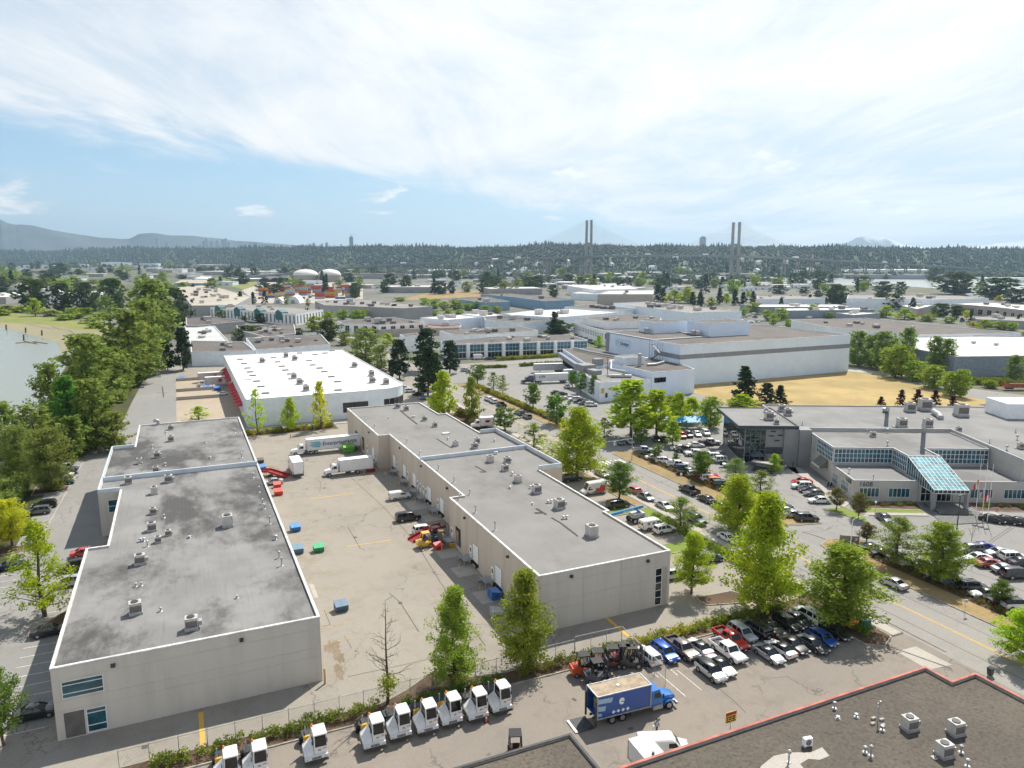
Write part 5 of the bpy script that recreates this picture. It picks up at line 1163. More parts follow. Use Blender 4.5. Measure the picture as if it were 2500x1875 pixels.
for i, (r, d) in enumerate(((2,-2.5),(5,-3),(8,-3),(10.5,-2.5),(26,-3),(30,-3),(34,-3.2))):
 p = fl(r, d); hedge('low planting %s the office windows' % ('below',), [(p.x - 1, p.y + .5),(p.x + 1, p.y - .5)], 1.3,.7, 'bronze' if i % 2 else 'hedge', 40 + i, 16,.2, 'office planting', 'shrub', 'shrub')
# ------------------------------------------------------------------ vehicles (front = local +Y)
m_tyre = mat('tyre_rubber', (.018,.018,.019),.85,.2,5, obj=True)
m_rim = mat('alloy_rim', (.42,.43,.44),.35,.1,5, metal=.7, obj=True)
m_trim = mat('black_trim', (.02,.021,.023),.5,.1,3, obj=True)
m_lamp = mat('headlamp_lens', (.62,.64,.66),.15,.05,3, obj=True)
m_tail = mat('tail_lamp_lens', (.35,.015,.012),.2,.05,3, obj=True)
m_plate = mat('number_plate', (.65,.66,.68),.5,.05,3, obj=True)
WHEEL = {}
def wheel_mesh(r, w_):
 k = (r, w_)
 if k not in WHEEL:
  t = MB().cyl((-w_ / 2,0,0),(w_ / 2,0,0), r, 14).mesh('tyre', m_tyre, 40)
  c = MB().cyl((-w_ / 2 - .012,0,0),(w_ / 2 + .012,0,0), r * .62,10).mesh('rim', m_rim, 40)
  WHEEL[k] = (t, c)
 return WHEEL[k]
def add_wheel(t, x, y, r, w_=.22, name='wheel'):
 a, b = wheel_mesh(r, w_)
 o = obj(name, a, t, (x, y, r)); obj('rim', b, o); return o
def ring(y, hw, z0, zt, crown=.03):
 h = [(hw * .86, z0),(hw * .985, z0 + .14),(hw, z0 + (zt - z0) * .5),(hw * .975, zt - .09),(hw * .88, zt)]
 return [(x, y, z) for x, z in h] + [(0, y, zt + crown)] + [(-x, y, z) for x, z in h[::-1]]
SPEC = {  # length, width, wheelbase, wheel r, body stations (y, halfwidth, zlow, ztop), glass (base rear, base front, roof rear, roof front), belt z, roof z
 'sedan': (4.75,1.84,2.8,.33, [(-2.37,.74,.36,.78),(-2.28,.86,.26,.93),(-1.5,.92,.2,1.0),(-.6,.92,.2,.97),(.6,.92,.2,.95),(1.05,.92,.2,.93),(2.0,.88,.22,.78),(2.3,.78,.28,.64),(2.38,.62,.36,.56)], (-1.75,1.15,-.85,.25),.95,1.44),
 'hatch': (4.4,1.80,2.65,.32, [(-2.18,.76,.36,.9),(-2.1,.88,.26,1.02),(-1.0,.9,.2,1.0),(.5,.9,.2,.97),(1.0,.9,.2,.95),(1.85,.86,.22,.8),(2.12,.74,.28,.66),(2.2,.6,.36,.56)], (-2.0,1.1,-1.5,.3),.98,1.48),
 'suv': (4.7,1.90,2.75,.37, [(-2.33,.8,.42,.98),(-2.26,.92,.34,1.1),(-1.0,.95,.28,1.1),(.5,.95,.28,1.07),(1.05,.95,.28,1.06),(1.95,.91,.3,.97),(2.25,.8,.36,.84),(2.34,.66,.42,.72)], (-2.22,1.2,-1.9,.45),1.07,1.70),
 'bigsuv': (5.2,2.02,3.05,.40, [(-2.58,.86,.45,1.05),(-2.5,.98,.36,1.2),(-1.0,1.01,.3,1.2),(.7,1.01,.3,1.18),(1.2,1.01,.3,1.17),(2.2,.98,.32,1.1),(2.5,.9,.38,.98),(2.6,.76,.46,.85)], (-2.48,1.35,-2.25,.65),1.18,1.85),
 'minivan': (5.1,1.98,3.0,.35, [(-2.52,.82,.4,1.0),(-2.45,.96,.3,1.1),(-.5,.98,.24,1.08),(1.2,.98,.24,1.02),(2.1,.92,.26,.88),(2.45,.8,.32,.72),(2.55,.64,.4,.62)], (-2.42,1.75,-2.2,.75),1.05,1.76),
 'jeep': (4.5,1.88,2.9,.41, [(-2.2,.8,.5,1.02),(-2.15,.84,.42,1.12),(.2,.84,.42,1.12),(.75,.82,.42,1.12),(1.9,.72,.42,1.06),(2.0,.66,.46,.96)], (-2.1,.72,-2.0,.5),1.12,1.86)}
CARS = {}
def car_meshes(kind):
 if kind in CARS: return CARS[kind]
 Ln, Wd, wb, wr, stn, gl_, belt, rf = SPEC[kind]
 body = MB().loft([ring(y, hw, z0, zt) for y, hw, z0, zt in stn]).mesh('body', m_trim, 32)
 hb, ht_ = Wd / 2 * .875, Wd / 2 * .70
 b0, b1, r0, r1 = gl_
 def prof(e, hbb, htt, zb, zr):
  return [(-hbb, b0 + e, zb),(hbb, b0 + e, zb),(hbb, b1 - e, zb),(-hbb, b1 - e, zb),(-htt, r0 + e, zr),(htt, r0 + e, zr),(htt, r1 - e, zr),(-htt, r1 - e, zr)]
 g = MB().add(prof(0, hb, ht_, belt - .08, rf - .03), [(0,1,5,4),(1,2,6,5),(2,3,7,6),(3,0,4,7),(4,5,6,7)]).mesh('windows', g_car)
 rb = MB()
 e = .03
 P = prof(-.0, hb + .012, ht_ + .012, belt - .05, rf - .02)
 for a, b in ((0,4),(1,5),(2,6),(3,7)): rb.bar(P[a], P[b], .11,.10)
 for sx in (-1,1):
  ys = [(b0 + b1) / 2 * .6 + .02] + ([(b0 * .62)] if kind not in ('sedan',) else [])
  for y in ys: rb.bar((sx * (hb + .005), y, belt - .05),(sx * (ht_ + .005), y * .9, rf - .03),.09,.09)
 n = 6
 rings = []
 for y, zz_ in ((r0 - .10, rf - .06),(r0 + .06, rf - .005),((r0 + r1) / 2, rf + .035),(r1 - .06, rf),(r1 + .12, rf - .07)):
  hw = ht_ + .03; rings.append([(-hw, y, zz_ - .045),(hw, y, zz_ - .045),(hw * .93, y, zz_ + .0),(0, y, zz_ + .03),(-hw * .93, y, zz_)])
 rb.loft(rings)
 roof = rb.mesh('cabin_frame', m_trim, 40)
 tr = MB()
 yb, yf = stn[0][0], stn[-1][0]
 tr.box(-.6,.6, yf - .06, yf + .03,.34,.52); tr.box(-.72,.72, yb - .03, yb + .08,.32,.48)
 for sx in (-1,1):
  tr.box(sx * Wd / 2 * .995 - .03, sx * Wd / 2 * .995 + .03,-wb / 2 + .45, wb / 2 - .45, stn[2][2], stn[2][2] + .12)
  tr.cbox((sx * (Wd / 2 + .09), b1 - .45, belt + .05),(.2,.12,.13))
  for yw in (-wb / 2, wb / 2): tr.cyl((sx * (Wd / 2 - .16), yw, wr),(sx * (Wd / 2 + .004), yw, wr), wr * 1.16,14)
 trim = tr.mesh('bumper_trim', m_trim)
 lamps = [MB().cbox((sx * Wd * .33, yf - .09,(stn[-1][3] + stn[-2][3]) / 2 + .02),(.38,.24,.12)).mesh('headlight', m_lamp) for sx in (-1,1)]
 tails = [MB().cbox((sx * Wd * .37, yb + .08, stn[1][3] - .13),(.34,.2,.13)).mesh('tail_light', m_tail) for sx in (-1,1)]
 plate = MB().cbox((0, yf + .035,.46),(.34,.02,.13)).cbox((0, yb - .035,.62),(.34,.03,.13)).mesh('number_plate', m_plate)
 CARS[kind] = (body, g, roof, trim, lamps, tails, plate)
 return CARS[kind]
COL = {'white': (.78,.78,.77), 'black': (.012,.012,.014), 'silver': (.48,.49,.50), 'grey': (.16,.17,.175), 'charcoal': (.05,.052,.056), 'blue': (.02,.09,.42), 'navy': (.015,.025,.07), 'red': (.52,.02,.018), 'teal': (.02,.06,.07), 'beige': (.42,.38,.32), 'steel blue': (.10,.21,.36), 'coral red': (.50,.10,.085), 'orange': (.70,.20,.02), 'dark green': (.02,.05,.035), 'royal blue': (.02,.03,.36), 'green': (.05,.25,.12), 'brown-grey': (.21,.185,.165), 'pale grey': (.60,.61,.61), 'light blue': (.05,.33,.55), 'pale blue': (.45,.53,.62)}
NM = {'sedan': 'sedan', 'hatch': 'hatchback', 'suv': 'SUV', 'bigsuv': 'large SUV', 'minivan': 'minivan', 'jeep': 'boxy off-roader', 'pickup': 'pickup truck', 'van': 'cargo van', 'smallvan': 'small cargo van', 'tallvan': 'tall cargo van'}
OBN = {'suv': 'parked_suv', 'bigsuv': 'parked_suv', 'pickup': 'pickup_truck', 'van': 'cargo_van', 'smallvan': 'cargo_van', 'tallvan': 'cargo_van', 'minivan': 'minivan', 'jeep': 'off_roader', 'hatch': 'hatchback_car', 'sedan': 'sedan_car'}
def pcol(c): return paint(COL[c], .28,.7,.35 if c in ('silver', 'grey', 'charcoal', 'blue', 'steel blue', 'brown-grey', 'pale grey') else 0.0)
def pickup_meshes():
 if 'pickup' in CARS: return CARS['pickup']
 stn = [(-2.9,.9,.5,.80),(-2.85,.97,.42,.84),(-1.05,.99,.36,.86),(-1.0,.99,.36,1.18),(.9,.99,.36,1.16),(1.3,.99,.36,1.16),(2.5,.97,.38,1.1),(2.82,.9,.42,.98),(2.9,.8,.5,.88)]
 bm_ = MB().loft([ring(y, hw, z0, zt, .02) for y, hw, z0, zt in stn])
 bm_.box(-.99,-.90,-2.88,-1.02,.8,1.22).box(.90,.99,-2.88,-1.02,.8,1.22).box(-.9,.9,-2.9,-2.8,.8,1.22)
 body = bm_.mesh('body', m_trim, 32)
 hb, ht_ = .87,.74; b0, b1, r0, r1 = -.98,1.3,-.85,.62; belt, rf = 1.17,1.86
 P = [(-hb, b0, belt - .08),(hb, b0, belt - .08),(hb, b1, belt - .08),(-hb, b1, belt - .08),(-ht_, r0, rf - .03),(ht_, r0, rf - .03),(ht_, r1, rf - .03),(-ht_, r1, rf - .03)]
 g = MB().add(P, [(0,1,5,4),(1,2,6,5),(2,3,7,6),(3,0,4,7),(4,5,6,7)]).mesh('windows', g_car)
 rb = MB()
 for a, b in ((0,4),(1,5),(2,6),(3,7)): rb.bar(P[a], P[b], .13,.12)
 for sx in (-1,1): rb.bar((sx * hb, .1, belt - .05),(sx * ht_, .1, rf - .03),.1,.1)
 rb.loft([[(-.78, y, z - .05),(.78, y, z - .05),(.72, y, z),(0, y, z + .03),(-.72, y, z)] for y, z in ((r0 - .06, rf - .03),(r0 + .1, rf + .01),(r1 - .1, rf + .01),(r1 + .14, rf - .07))])
 roof = rb.mesh('cabin_frame', m_trim, 40)
 tr = MB().box(-.9,.9,-2.8,-1.02,.81,.87).box(-.8,.8,2.84,2.96,.45,.68).box(-.85,.85,-3.0,-2.9,.45,.62)
 for sx in (-1,1):
  tr.cbox((sx * 1.1,.85,1.3),(.22,.14,.18)); tr.box(sx * 1.0 - .04, sx * 1.0 + .04,-1.1,1.2,.38,.48)
  for yw in (-1.85,1.85): tr.cyl((sx * .84, yw, .42),(sx * .995, yw, .42),.49,14)
 lamps = [MB().cbox((sx * .72,2.83,.92),(.4,.2,.18)).mesh('headlight', m_lamp) for sx in (-1,1)]
 tails = [MB().cbox((sx * .9,-2.88,1.0),(.18,.08,.34)).mesh('tail_light', m_tail) for sx in (-1,1)]
 CARS['pickup'] = (body, g, roof, tr.mesh('bumper_trim', m_trim), lamps, tails, MB().cbox((0,2.98,.56),(.34,.03,.14)).cbox((0,-3.02,.56),(.34,.03,.14)).mesh('number_plate', m_plate))
 return CARS['pickup']
def van_meshes(kind):
 if kind in CARS: return CARS[kind]
 Ln, Wd, Ht, wb, wr, nose = {'van': (5.6,2.0,2.1,3.4,.37,1.25), 'smallvan': (4.8,1.84,1.84,3.0,.33,1.2), 'tallvan': (6.0,2.02,2.75,3.7,.37,.95)}[kind]
 h2, hw = Ln / 2, Wd / 2
 def rg(y, hw_, z0, zt): return [(hw_ * .9, y, z0),(hw_, y, z0 + .15),(hw_, y, zt * .55),(hw_ * .93, y, zt - .12),(hw_ * .8, y, zt),(0, y, zt + .03),(-hw_ * .8, y, zt),(-hw_ * .93, y, zt - .12),(-hw_, y, zt * .55),(-hw_, y, z0 + .15),(-hw_ * .9, y, z0)]
 yw = h2 - nose
 body = MB().loft([rg(-h2, hw * .96,.4, Ht - .08),(rg(-h2 + .12, hw, .32, Ht)), rg(yw - .95, hw, .3, Ht), rg(yw - .55, hw, .3, Ht - .1), rg(yw + .12, hw, .3,1.22), rg(h2 - .25, hw * .95,.34,1.0), rg(h2, hw * .78,.42,.75)]).mesh('body', m_trim, 32)
 g = MB()
 z1 = 1.22
 g.add([(-hw * .78, yw + .14, z1 + .06),(hw * .78, yw + .14, z1 + .06),(hw * .70, yw - .5, Ht - .16),(-hw * .70, yw - .5, Ht - .16)], [(0,1,2,3)])
 for sx in (-1,1): g.add([(sx * (hw + .012), yw - 1.25, z1),(sx * (hw + .012), yw - .1, z1),(sx * (hw * .96 + .012), yw - .5, Ht * .83 if kind != 'tallvan' else 1.95),(sx * (hw * .96 + .012), yw - 1.25, Ht * .83 if kind != 'tallvan' else 1.95)], [(0,1,2,3)])
 for sx in (-1,1): g.cbox((sx * hw * .45,-h2 - .005, Ht * .68),(hw * .62,.03, Ht * .2))
 gm = g.mesh('windows', g_car)
 tr = MB().box(-hw * .85, hw * .85, h2 - .1, h2 + .05,.36,.55).box(-hw * .9, hw * .9,-h2 - .06,-h2 + .02,.38,.52)
 for sx in (-1,1):
  tr.cbox((sx * (hw + .12), yw - .3,1.35),(.2,.14,.26)); tr.box(sx * hw - .03, sx * hw + .03,-wb / 2 + .5, wb / 2 - .5,.5,.6)
  for y in (-wb / 2, wb / 2): tr.cyl((sx * (hw - .15), y + .1, wr),(sx * (hw + .004), y + .1, wr), wr * 1.15,14)
 lamps = [MB().cbox((sx * hw * .66, h2 - .16,.84),(.34,.26,.2)).mesh('headlight', m_lamp) for sx in (-1,1)]
 tails = [MB().cbox((sx * hw * .9,-h2,.95),(.14,.06,.5)).mesh('tail_light', m_tail) for sx in (-1,1)]
 rf = MB().box(-hw * .7, hw * .7,-h2 + .3, yw - 1.1, Ht + .0, Ht + .04).mesh('roof_panel', m_trim)
 CARS[kind] = (body, gm, rf, tr.mesh('bumper_trim', m_trim), lamps, tails, MB().cbox((0,-h2 - .07,.6),(.34,.02,.14)).mesh('number_plate', m_plate)),(wb, wr, Wd)
 return CARS[kind]
GC = 'parked cars and vans'
def car(kind, col, k, x, y, hd, where, group=None, roofc=None, z=.7, scale=1.0, detail=True):
 p = W(k, x, y, z); dd = dist(p)
 c = pcol(col)
 t = thing(OBN[kind], '%s %s %s' % (col, NM[kind], where), {'pickup': 'pickup', 'van': 'van', 'smallvan': 'van', 'tallvan': 'van'}.get(kind, 'car'),(p.x, p.y, .03),-rad(hd), group or GC)
 t.scale = (scale,) * 3
 if kind == 'pickup': ms = pickup_meshes(); wb, wr, Wd, yo = 3.7,.42,1.98,0
 elif kind in ('van', 'smallvan', 'tallvan'): ms, (wb, wr, Wd) = van_meshes(kind); yo = .1
 else: ms = car_meshes(kind); wb, wr, Wd = SPEC[kind][2], SPEC[kind][3], SPEC[kind][1]; yo = 0
 b = obj('body', ms[0], t); setm(b, c)
 obj('windows', ms[1], t)
 r = obj('cabin_roof', ms[2], t); setm(r, pcol(roofc) if roofc else c)
 obj('bumper_trim', ms[3], t)
 if dd < 330:
  for m in ms[4]: obj('headlight', m, t)
  for m in ms[5]: obj('tail_light', m, t)
  obj('number_plate', ms[6], t)
 for sx in (-1,1):
  for sy in (-1,1): add_wheel(t, sx * (Wd / 2 - .12), sy * wb / 2 + yo, wr, .24)
 return t
fl_ = 'in the front parking row'
for a in (('suv', 'white', 't3', 1110,330,0, 'parked against the mesh fence at the front row'),('suv', 'blue', 't3', 1340,290,180, 'second from the mesh fence in the front row'),('pickup', 'brown-grey', 't3', 1580,240,180, 'in the front row left of the red one'),
   ('sedan', 'white', 't3', 1805,210,0, 'nose-in behind the silver SUV of the front row', None, 'black'),('suv', 'pale grey', 't4', 530,930,180, 'with black roof, nearest in the front parking row', None, 'black'),
   ('sedan', 'white', 't4', 660,850,180, 'with black roof right beside the nearest silver SUV', None, 'black'),('pickup', 'white', 't4', 760,660,180, 'in front of the red pickup in the front row'),('pickup', 'red', 't4', 800,500,180, 'in the front parking row'),
   ('suv', 'silver', 't4', 950,415,180, 'right beside the red pickup in the front row'),('bigsuv', 'black', 't4', 1140,360,0, 'with roof rails in the front parking row'),('sedan', 'black', 't4', 1320,330,180, 'at the back of the front parking row under the trees'),
   ('sedan', 'silver', 't4', 1310,690,180, 'with glass roof at the front of the parking row', None, 'black'),('sedan', 'white', 't4', 1475,620,0, 'with dark glass roof beside the silver glass-roofed one', None, 'black'),('suv', 'black', 't4', 1565,285,180, 'in the shade at the back of the front parking row'),
   ('sedan', 'black', 't4', 1640,565,180, 'right of the white glass-roofed car'),('sedan', 'charcoal', 't4', 1905,555,180, 'left of the bright blue hatchback'),('sedan', 'charcoal', 't4', 1695,225,180, 'in the shade beside the white SUV at the hedge'),
   ('bigsuv', 'white', 't4', 1850,180,0, 'at the hedge end of the front parking row'),('hatch', 'blue', 't4', 2035,475,180, 'near the driveway end of the front row'),('sedan', 'black', 'q6', 985,1432,180, 'last in the front row beside the driveway shrubs')):
 car(*a[:7], 'cars in the front parking row', a[8] if len(a) > 8 else None)
wl = 'in the left parking lot'
for a in (('bigsuv', 'silver', 'n4', 910,338,90, 'farthest of the four by the river trees'),('sedan', 'navy', 'n4', 900,398,90, 'between the silver and the white SUV by the river trees'),('suv', 'white', 'n4', 850,440,90, 'third of the four by the river trees'),('sedan', 'teal', 'n4', 850,530,90, 'nearest of the four by the river trees'),
   ('suv', 'black', 'n4', 600,840,-90, 'behind the grey one in the left parking lot'),('suv', 'grey', 'n4', 510,925,-90, 'in the left parking lot near the yellow tree'),('hatch', 'black', 'n4', 410,1180,-90, 'half hidden by the yellow tree'),('sedan', 'navy', 'n5', 120,225,-90, 'left of the tall loose tree by the left warehouse'),
   ('sedan', 'red', 'n4', 1150,1480,90, 'peeking out behind the left warehouse roof edge'),('bigsuv', 'black', 'n5', 1010,235,-90, 'beside the left warehouse wall'),('suv', 'silver', 'n5', 1030,430,90, 'tail-out beside the left warehouse'),('sedan', 'black', 'n5', 670,1095,90, 'in the shade of the left warehouse'),('sedan', 'black', 'q7', 155,462,90, 'at the lower left beside the left warehouse corner')):
 car(*a[:7], 'cars in the left lot')
gy = 'vehicles in the yard'
car('sedan', 'silver', 't1', 365,748,-90, 'beside the red ramp at the left warehouse', gy); car('smallvan', 'white', 'n8', 175,292,90, 'parked at the dock stairs', gy); car('bigsuv', 'black', 'n8', 272,540,90, 'parked in the yard before the docks', gy); car('suv', 'white', 'n8', 462,688,90, 'beside the red ramp at the docks', gy)
ge = 'vehicles beside the middle warehouse'
car('bigsuv', 'black', 'q5', 1490,445,90, 'under the large lime tree by the warehouse wing', ge); car('bigsuv', 'black', 'n1', 160,1282,90, 'left of the blue boom lift', ge); vr = car('tallvan', 'white', 'q5', 1630,510,-90, 'with red graphics beside the verge tree', ge, z=1.2)
vw = car('van', 'white', 'n1', 630,1540,90, 'with dark rear windows beside the boom lift', ge, z=1); car('suv', 'white', 'n1', 790,1615,90, 'under the thin-topped tree', ge); car('hatch', 'teal', 'q6', 185,960,90, 'beside the lime tree in the planter', ge); car('suv', 'silver', 's3', 1722,455,90, 'half hidden by the middle warehouse corner', ge)
gr = 'cars along the road'
for a in (('sedan', 'beige', 'q5', 1685,412,180, 'on the road just before the crossing'),('hatch', 'coral red', 'n1', 375,1080,0, 'half hidden by the verge tree on the road'),('sedan', 'grey', 'n1', 535,1170,180, 'parked at the left kerb behind the silver sedan'),('sedan', 'silver', 'n1', 785,1292,180, 'parked at the left kerb of the road'),('pickup', 'dark green', 'n1', 1200,1475,180, 'half hidden by the thin-topped tree at the left kerb'),('sedan', 'white', 'q6', 290,828,180, 'at the left kerb beside the tallest lime tree'),
   ('pickup', 'black', 'n1', 1120,1082,0, 'parked at the right kerb'),('sedan', 'black', 'n1', 1345,1197,0, 'parked behind the black pickup at the right kerb'),('sedan', 'charcoal', 'n1', 1530,1285,0, 'at the right kerb partly behind the lime tree'),('pickup', 'white', 's5', 412,570,0, 'on the road before the concrete sign'),('sedan', 'silver', 's5', 800,757,0, 'driving on the road behind the white pickup'),
   ('suv', 'white', 'm8', 525,530,0, 'farthest at the right kerb by the truck court'),('suv', 'white', 'm8', 570,551,0, 'second at the right kerb by the truck court'),('pickup', 'black', 'm8', 640,582,0, 'at the right kerb by the truck court'),('suv', 'charcoal', 'm8', 808,655,0, 'at the right kerb beside the court hedge'),('suv', 'grey', 'm8', 872,687,0, 'nearest at the right kerb by the court hedge')):
 car(*a[:7], gr)
go = 'cars in the office lot'
r1_ = 'in the office lot row behind the verge'; r2_ = 'in the middle of the office lot'; r3_ = 'at the back of the office lot'
for a in (('pickup', 'pale blue', 'n1', 512,548,116, 'with canopy at the corner of the office lot'),('suv', 'charcoal', 'n1', 555,592,116, r1_),('sedan', 'white', 'n1', 645,642,116, r1_),('suv', 'white', 'n1', 782,688,116, r1_),('pickup', 'white', 'n1', 965,742,116, r1_),('suv', 'navy', 'n1', 1042,790,116, r1_),('pickup', 'dark green', 'n1', 1115,845,116, r1_),('suv', 'silver', 'n1', 1225,878,116, r1_),('pickup', 'red', 'n1', 1350,895,116, r1_),('suv', 'white', 'n1', 1405,932,116, 'right of the red pickup of the office lot'),('jeep', 'orange', 'n1', 1505,975,116, r1_),('jeep', 'dark green', 'n1', 1565,1015,116, r1_),
   ('sedan', 'white', 'n1', 980,512,-64, r2_),('pickup', 'charcoal', 'n1', 1072,538,-64, r2_),('sedan', 'silver', 'n1', 1162,565,-64, r2_),('pickup', 'white', 'n1', 1212,592,-64, r2_),('suv', 'silver', 'n1', 1300,612,-64, r2_),('suv', 'white', 'n1', 1425,632,-64, r2_),('suv', 'grey', 'n1', 1505,612,-64, r2_),('jeep', 'white', 'n1', 1512,682,-64, r2_),('sedan', 'white', 'n1', 1212,472,116, 'nearest the group of people in the office lot'),('pickup', 'white', 'n1', 1405,440,116, 'beside the group of people in the office lot'),('sedan', 'black', 'n1', 1315,452,116, 'beside the group of people in the office lot'),
   ('suv', 'grey', 'n1', 190,432,200, r3_),('suv', 'silver', 'n1', 320,422,200, r3_),('sedan', 'black', 'n1', 670,392,200, r3_),('sedan', 'charcoal', 'n1', 775,392,200, r3_),('suv', 'red', 'n1', 1020,348,200, r3_),('suv', 'black', 'n1', 1110,335,200, r3_),('sedan', 'white', 'n1', 1225,322,200, r3_),('suv', 'white', 'n1', 1342,312,200, r3_)):
 car(*a[:7], go)
gf = 'cars before the office front'
rf_ = 'in the short row beside the office wall'; rg_ = 'in the dry-grass island row before the office'
for a in (('sedan', 'red', 'n2', 872,522,-64, rf_),('suv', 'white', 'n2', 872,584,-64, rf_),('sedan', 'black', 'n2', 978,632,-64, rf_),('hatch', 'grey', 'n2', 1032,680,-64, rf_),('sedan', 'white', 'n2', 1112,775,-64, rf_),('sedan', 'charcoal', 'n2', 610,862,116, rg_),('sedan', 'pale grey', 'n2', 665,918,116, rg_),('sedan', 'silver', 'n2', 772,965,116, rg_),('suv', 'charcoal', 'n2', 942,1015,116, rg_),
   ('sedan', 'navy', 'n2', 1990,1015,206, 'alone in the disabled bays at the office'),('sedan', 'black', 'n3', 1232,475,155, 'by the flagpoles, nearest the entrance'),('sedan', 'black', 'n3', 1432,492,155, 'second right of the flagpoles'),('sedan', 'black', 'n3', 1610,515,155, 'cut by the right edge beyond the flagpoles')):
 car(*a[:7], gf)
gq = 'cars in the right-hand lot'
ra_, rb_, rc_ = 'in the back row of the right-hand lot', 'in the middle row of the right-hand lot', 'in the right-hand row along the mulch strip'
for a in (('suv', 'grey', 'n3', 925,885,-70, ra_),('sedan', 'royal blue', 'n3', 1120,852,110, ra_),('sedan', 'silver', 'n3', 1315,925,-70, ra_),('suv', 'white', 'n3', 1512,990,110, ra_),('sedan', 'charcoal', 'n3', 1640,1055,110, ra_),('sedan', 'white', 'n3', 1032,998,-70, rb_),('sedan', 'coral red', 'n3', 1192,1068,110, rb_),('sedan', 'silver', 'n3', 1412,1145,110, rb_),('bigsuv', 'charcoal', 'n3', 1565,1220,110, rb_),
   ('sedan', 'steel blue', 'n3', 732,1315,110, rc_),('suv', 'black', 'n3', 955,1385,110, rc_),('sedan', 'white', 'n3', 1140,1482,-70, rc_, None, 'black'),('sedan', 'black', 'n3', 1385,1580,110, rc_),('suv', 'white', 'n3', 1560,1632,110, rc_, None, 'black'),('sedan', 'teal', 's5', 570,380,110, rc_),('sedan', 'charcoal', 's5', 690,435,110, rc_),('sedan', 'dark green', 's5', 860,485,110, rc_),('sedan', 'beige', 's5', 1005,548,-70, rc_),('suv', 'black', 's5', 1140,605,110, rc_),('sedan', 'black', 's5', 1285,690,110, rc_)):
 car(*a[:7], gq, a[8] if len(a) > 8 else None)
gl2 = 'cars in the truck court'
for a in (('sedan', 'black', 'm8', 1138,470,100, 'left in the truck court row'),('sedan', 'charcoal', 'm8', 1185,480,100, 'in the truck court row'),('sedan', 'white', 'm8', 1250,514,-70, 'in the truck court row'),('suv', 'white', 'm8', 1300,532,-70, 'in the truck court row'),('suv', 'charcoal', 'm8', 1345,550,-70, 'in the truck court row'),('suv', 'grey', 'm8', 1390,566,-70, 'in the truck court row'),('suv', 'white', 'm8', 1450,580,110, 'nearest in the truck court row'),('suv', 'white', 'm8', 1232,415,20, 'behind the navy lorry at the dock wing'),('suv', 'silver', 'm8', 320,270,100, 'alone at the left end of the truck court'),('suv', 'white', 'm8', 1800,582,110, 'behind the tiered lime tree'),('sedan', 'black', 'm8', 1720,548,110, 'behind the tiered lime tree'),
   ('tallvan', 'white', 'm8', 440,163,100, 'before the glass-fronted row'),('sedan', 'black', 'm8', 530,168,100, 'right of the tall white van'),('sedan', 'navy', 'm8', 580,162,100, 'before the glass-fronted row'),('suv', 'white', 'm8', 990,138,100, 'before the glass-fronted row'),('sedan', 'grey', 'm8', 1100,132,100, 'before the glass-fronted row')):
 car(*a[:7], gl2)
for i, c_ in enumerate(('charcoal', 'white', 'silver', 'white', 'black', 'white', 'grey', 'navy', 'steel blue')):
 car('sedan' if i % 2 else 'suv', c_, 'm4', 470 + 24 * i, 795 + 9 * i, -75, 'in the staff row beside the cold store', 'staff cars beside the cold store')
for i, (x, y, c_) in enumerate(((20,1012, 'navy'),(52,1030, 'grey'),(90,1052, 'white'),(130,1072, 'charcoal'),(175,1092, 'silver'),(215,1112, 'black'),(250,1132, 'navy'),(408,1235, 'white'),(425,1245, 'silver'),(442,1256, 'white'),(495,1276, 'black'),(542,1300, 'steel blue'))):
 car('sedan' if i % 3 else 'suv', c_, 'q2', x, y, 90, 'in the lot right of the white-roofed warehouse', 'cars right of the white roof')
car('sedan', 'white', 'q1', 1440,1274,-90, 'at the red awning docks', 'cars at the red awnings'); car('sedan', 'green', 'q1', 1392,1147,-90, 'at the far end of the red awning docks', 'cars at the red awnings')
for i, (x, y, c_, kd) in enumerate(((80,880, 'light blue', 'van'),(60,1000, 'white', 'sedan'),(40,1030, 'silver', 'sedan'),(110,860, 'grey', 'suv'))):
 car(kd, c_, 'm2', x, y, 0, 'beside the small workshop at the river', 'cars at the small workshop')
for i in range(14):
 x, y = ((600,740),(720,720),(785,700),(830,710),(690,800),(740,810),(830,800),(620,800),(1130,790),(1210,780),(860,790),(660,740),(1510,750),(790,740))[i]
 car(('van', 'suv', 'van', 'pickup', 'sedan')[i % 5], ('white', 'silver', 'white', 'charcoal', 'steel blue')[i % 5], 'm5', x, y, 40 + 25 * i, 'in the truck park behind the cold store', 'vehicles in the truck park')
# red graphics on the tall van and window grid on the white van
for sx in (-1,1):
 MB().add([(sx * 1.025,-2.6,.6),(sx * 1.025,.6,.6),(sx * 1.025,-.2,1.1),(sx * 1.025,.0,1.5),(sx * 1.025,-1.0,1.4),(sx * 1.025,-1.4,2.1),(sx * 1.025,-2.6,1.9)], [tuple(range(7)) if sx > 0 else tuple(range(6,-1,-1))]).build('red_graphic', paint(COL['red']), vr)
for j in range(3): MB().cbox((0,-1.6 + 1.1 * j, 1.45),(2.03,.6,.5)).build('side_window', g_car, vw)
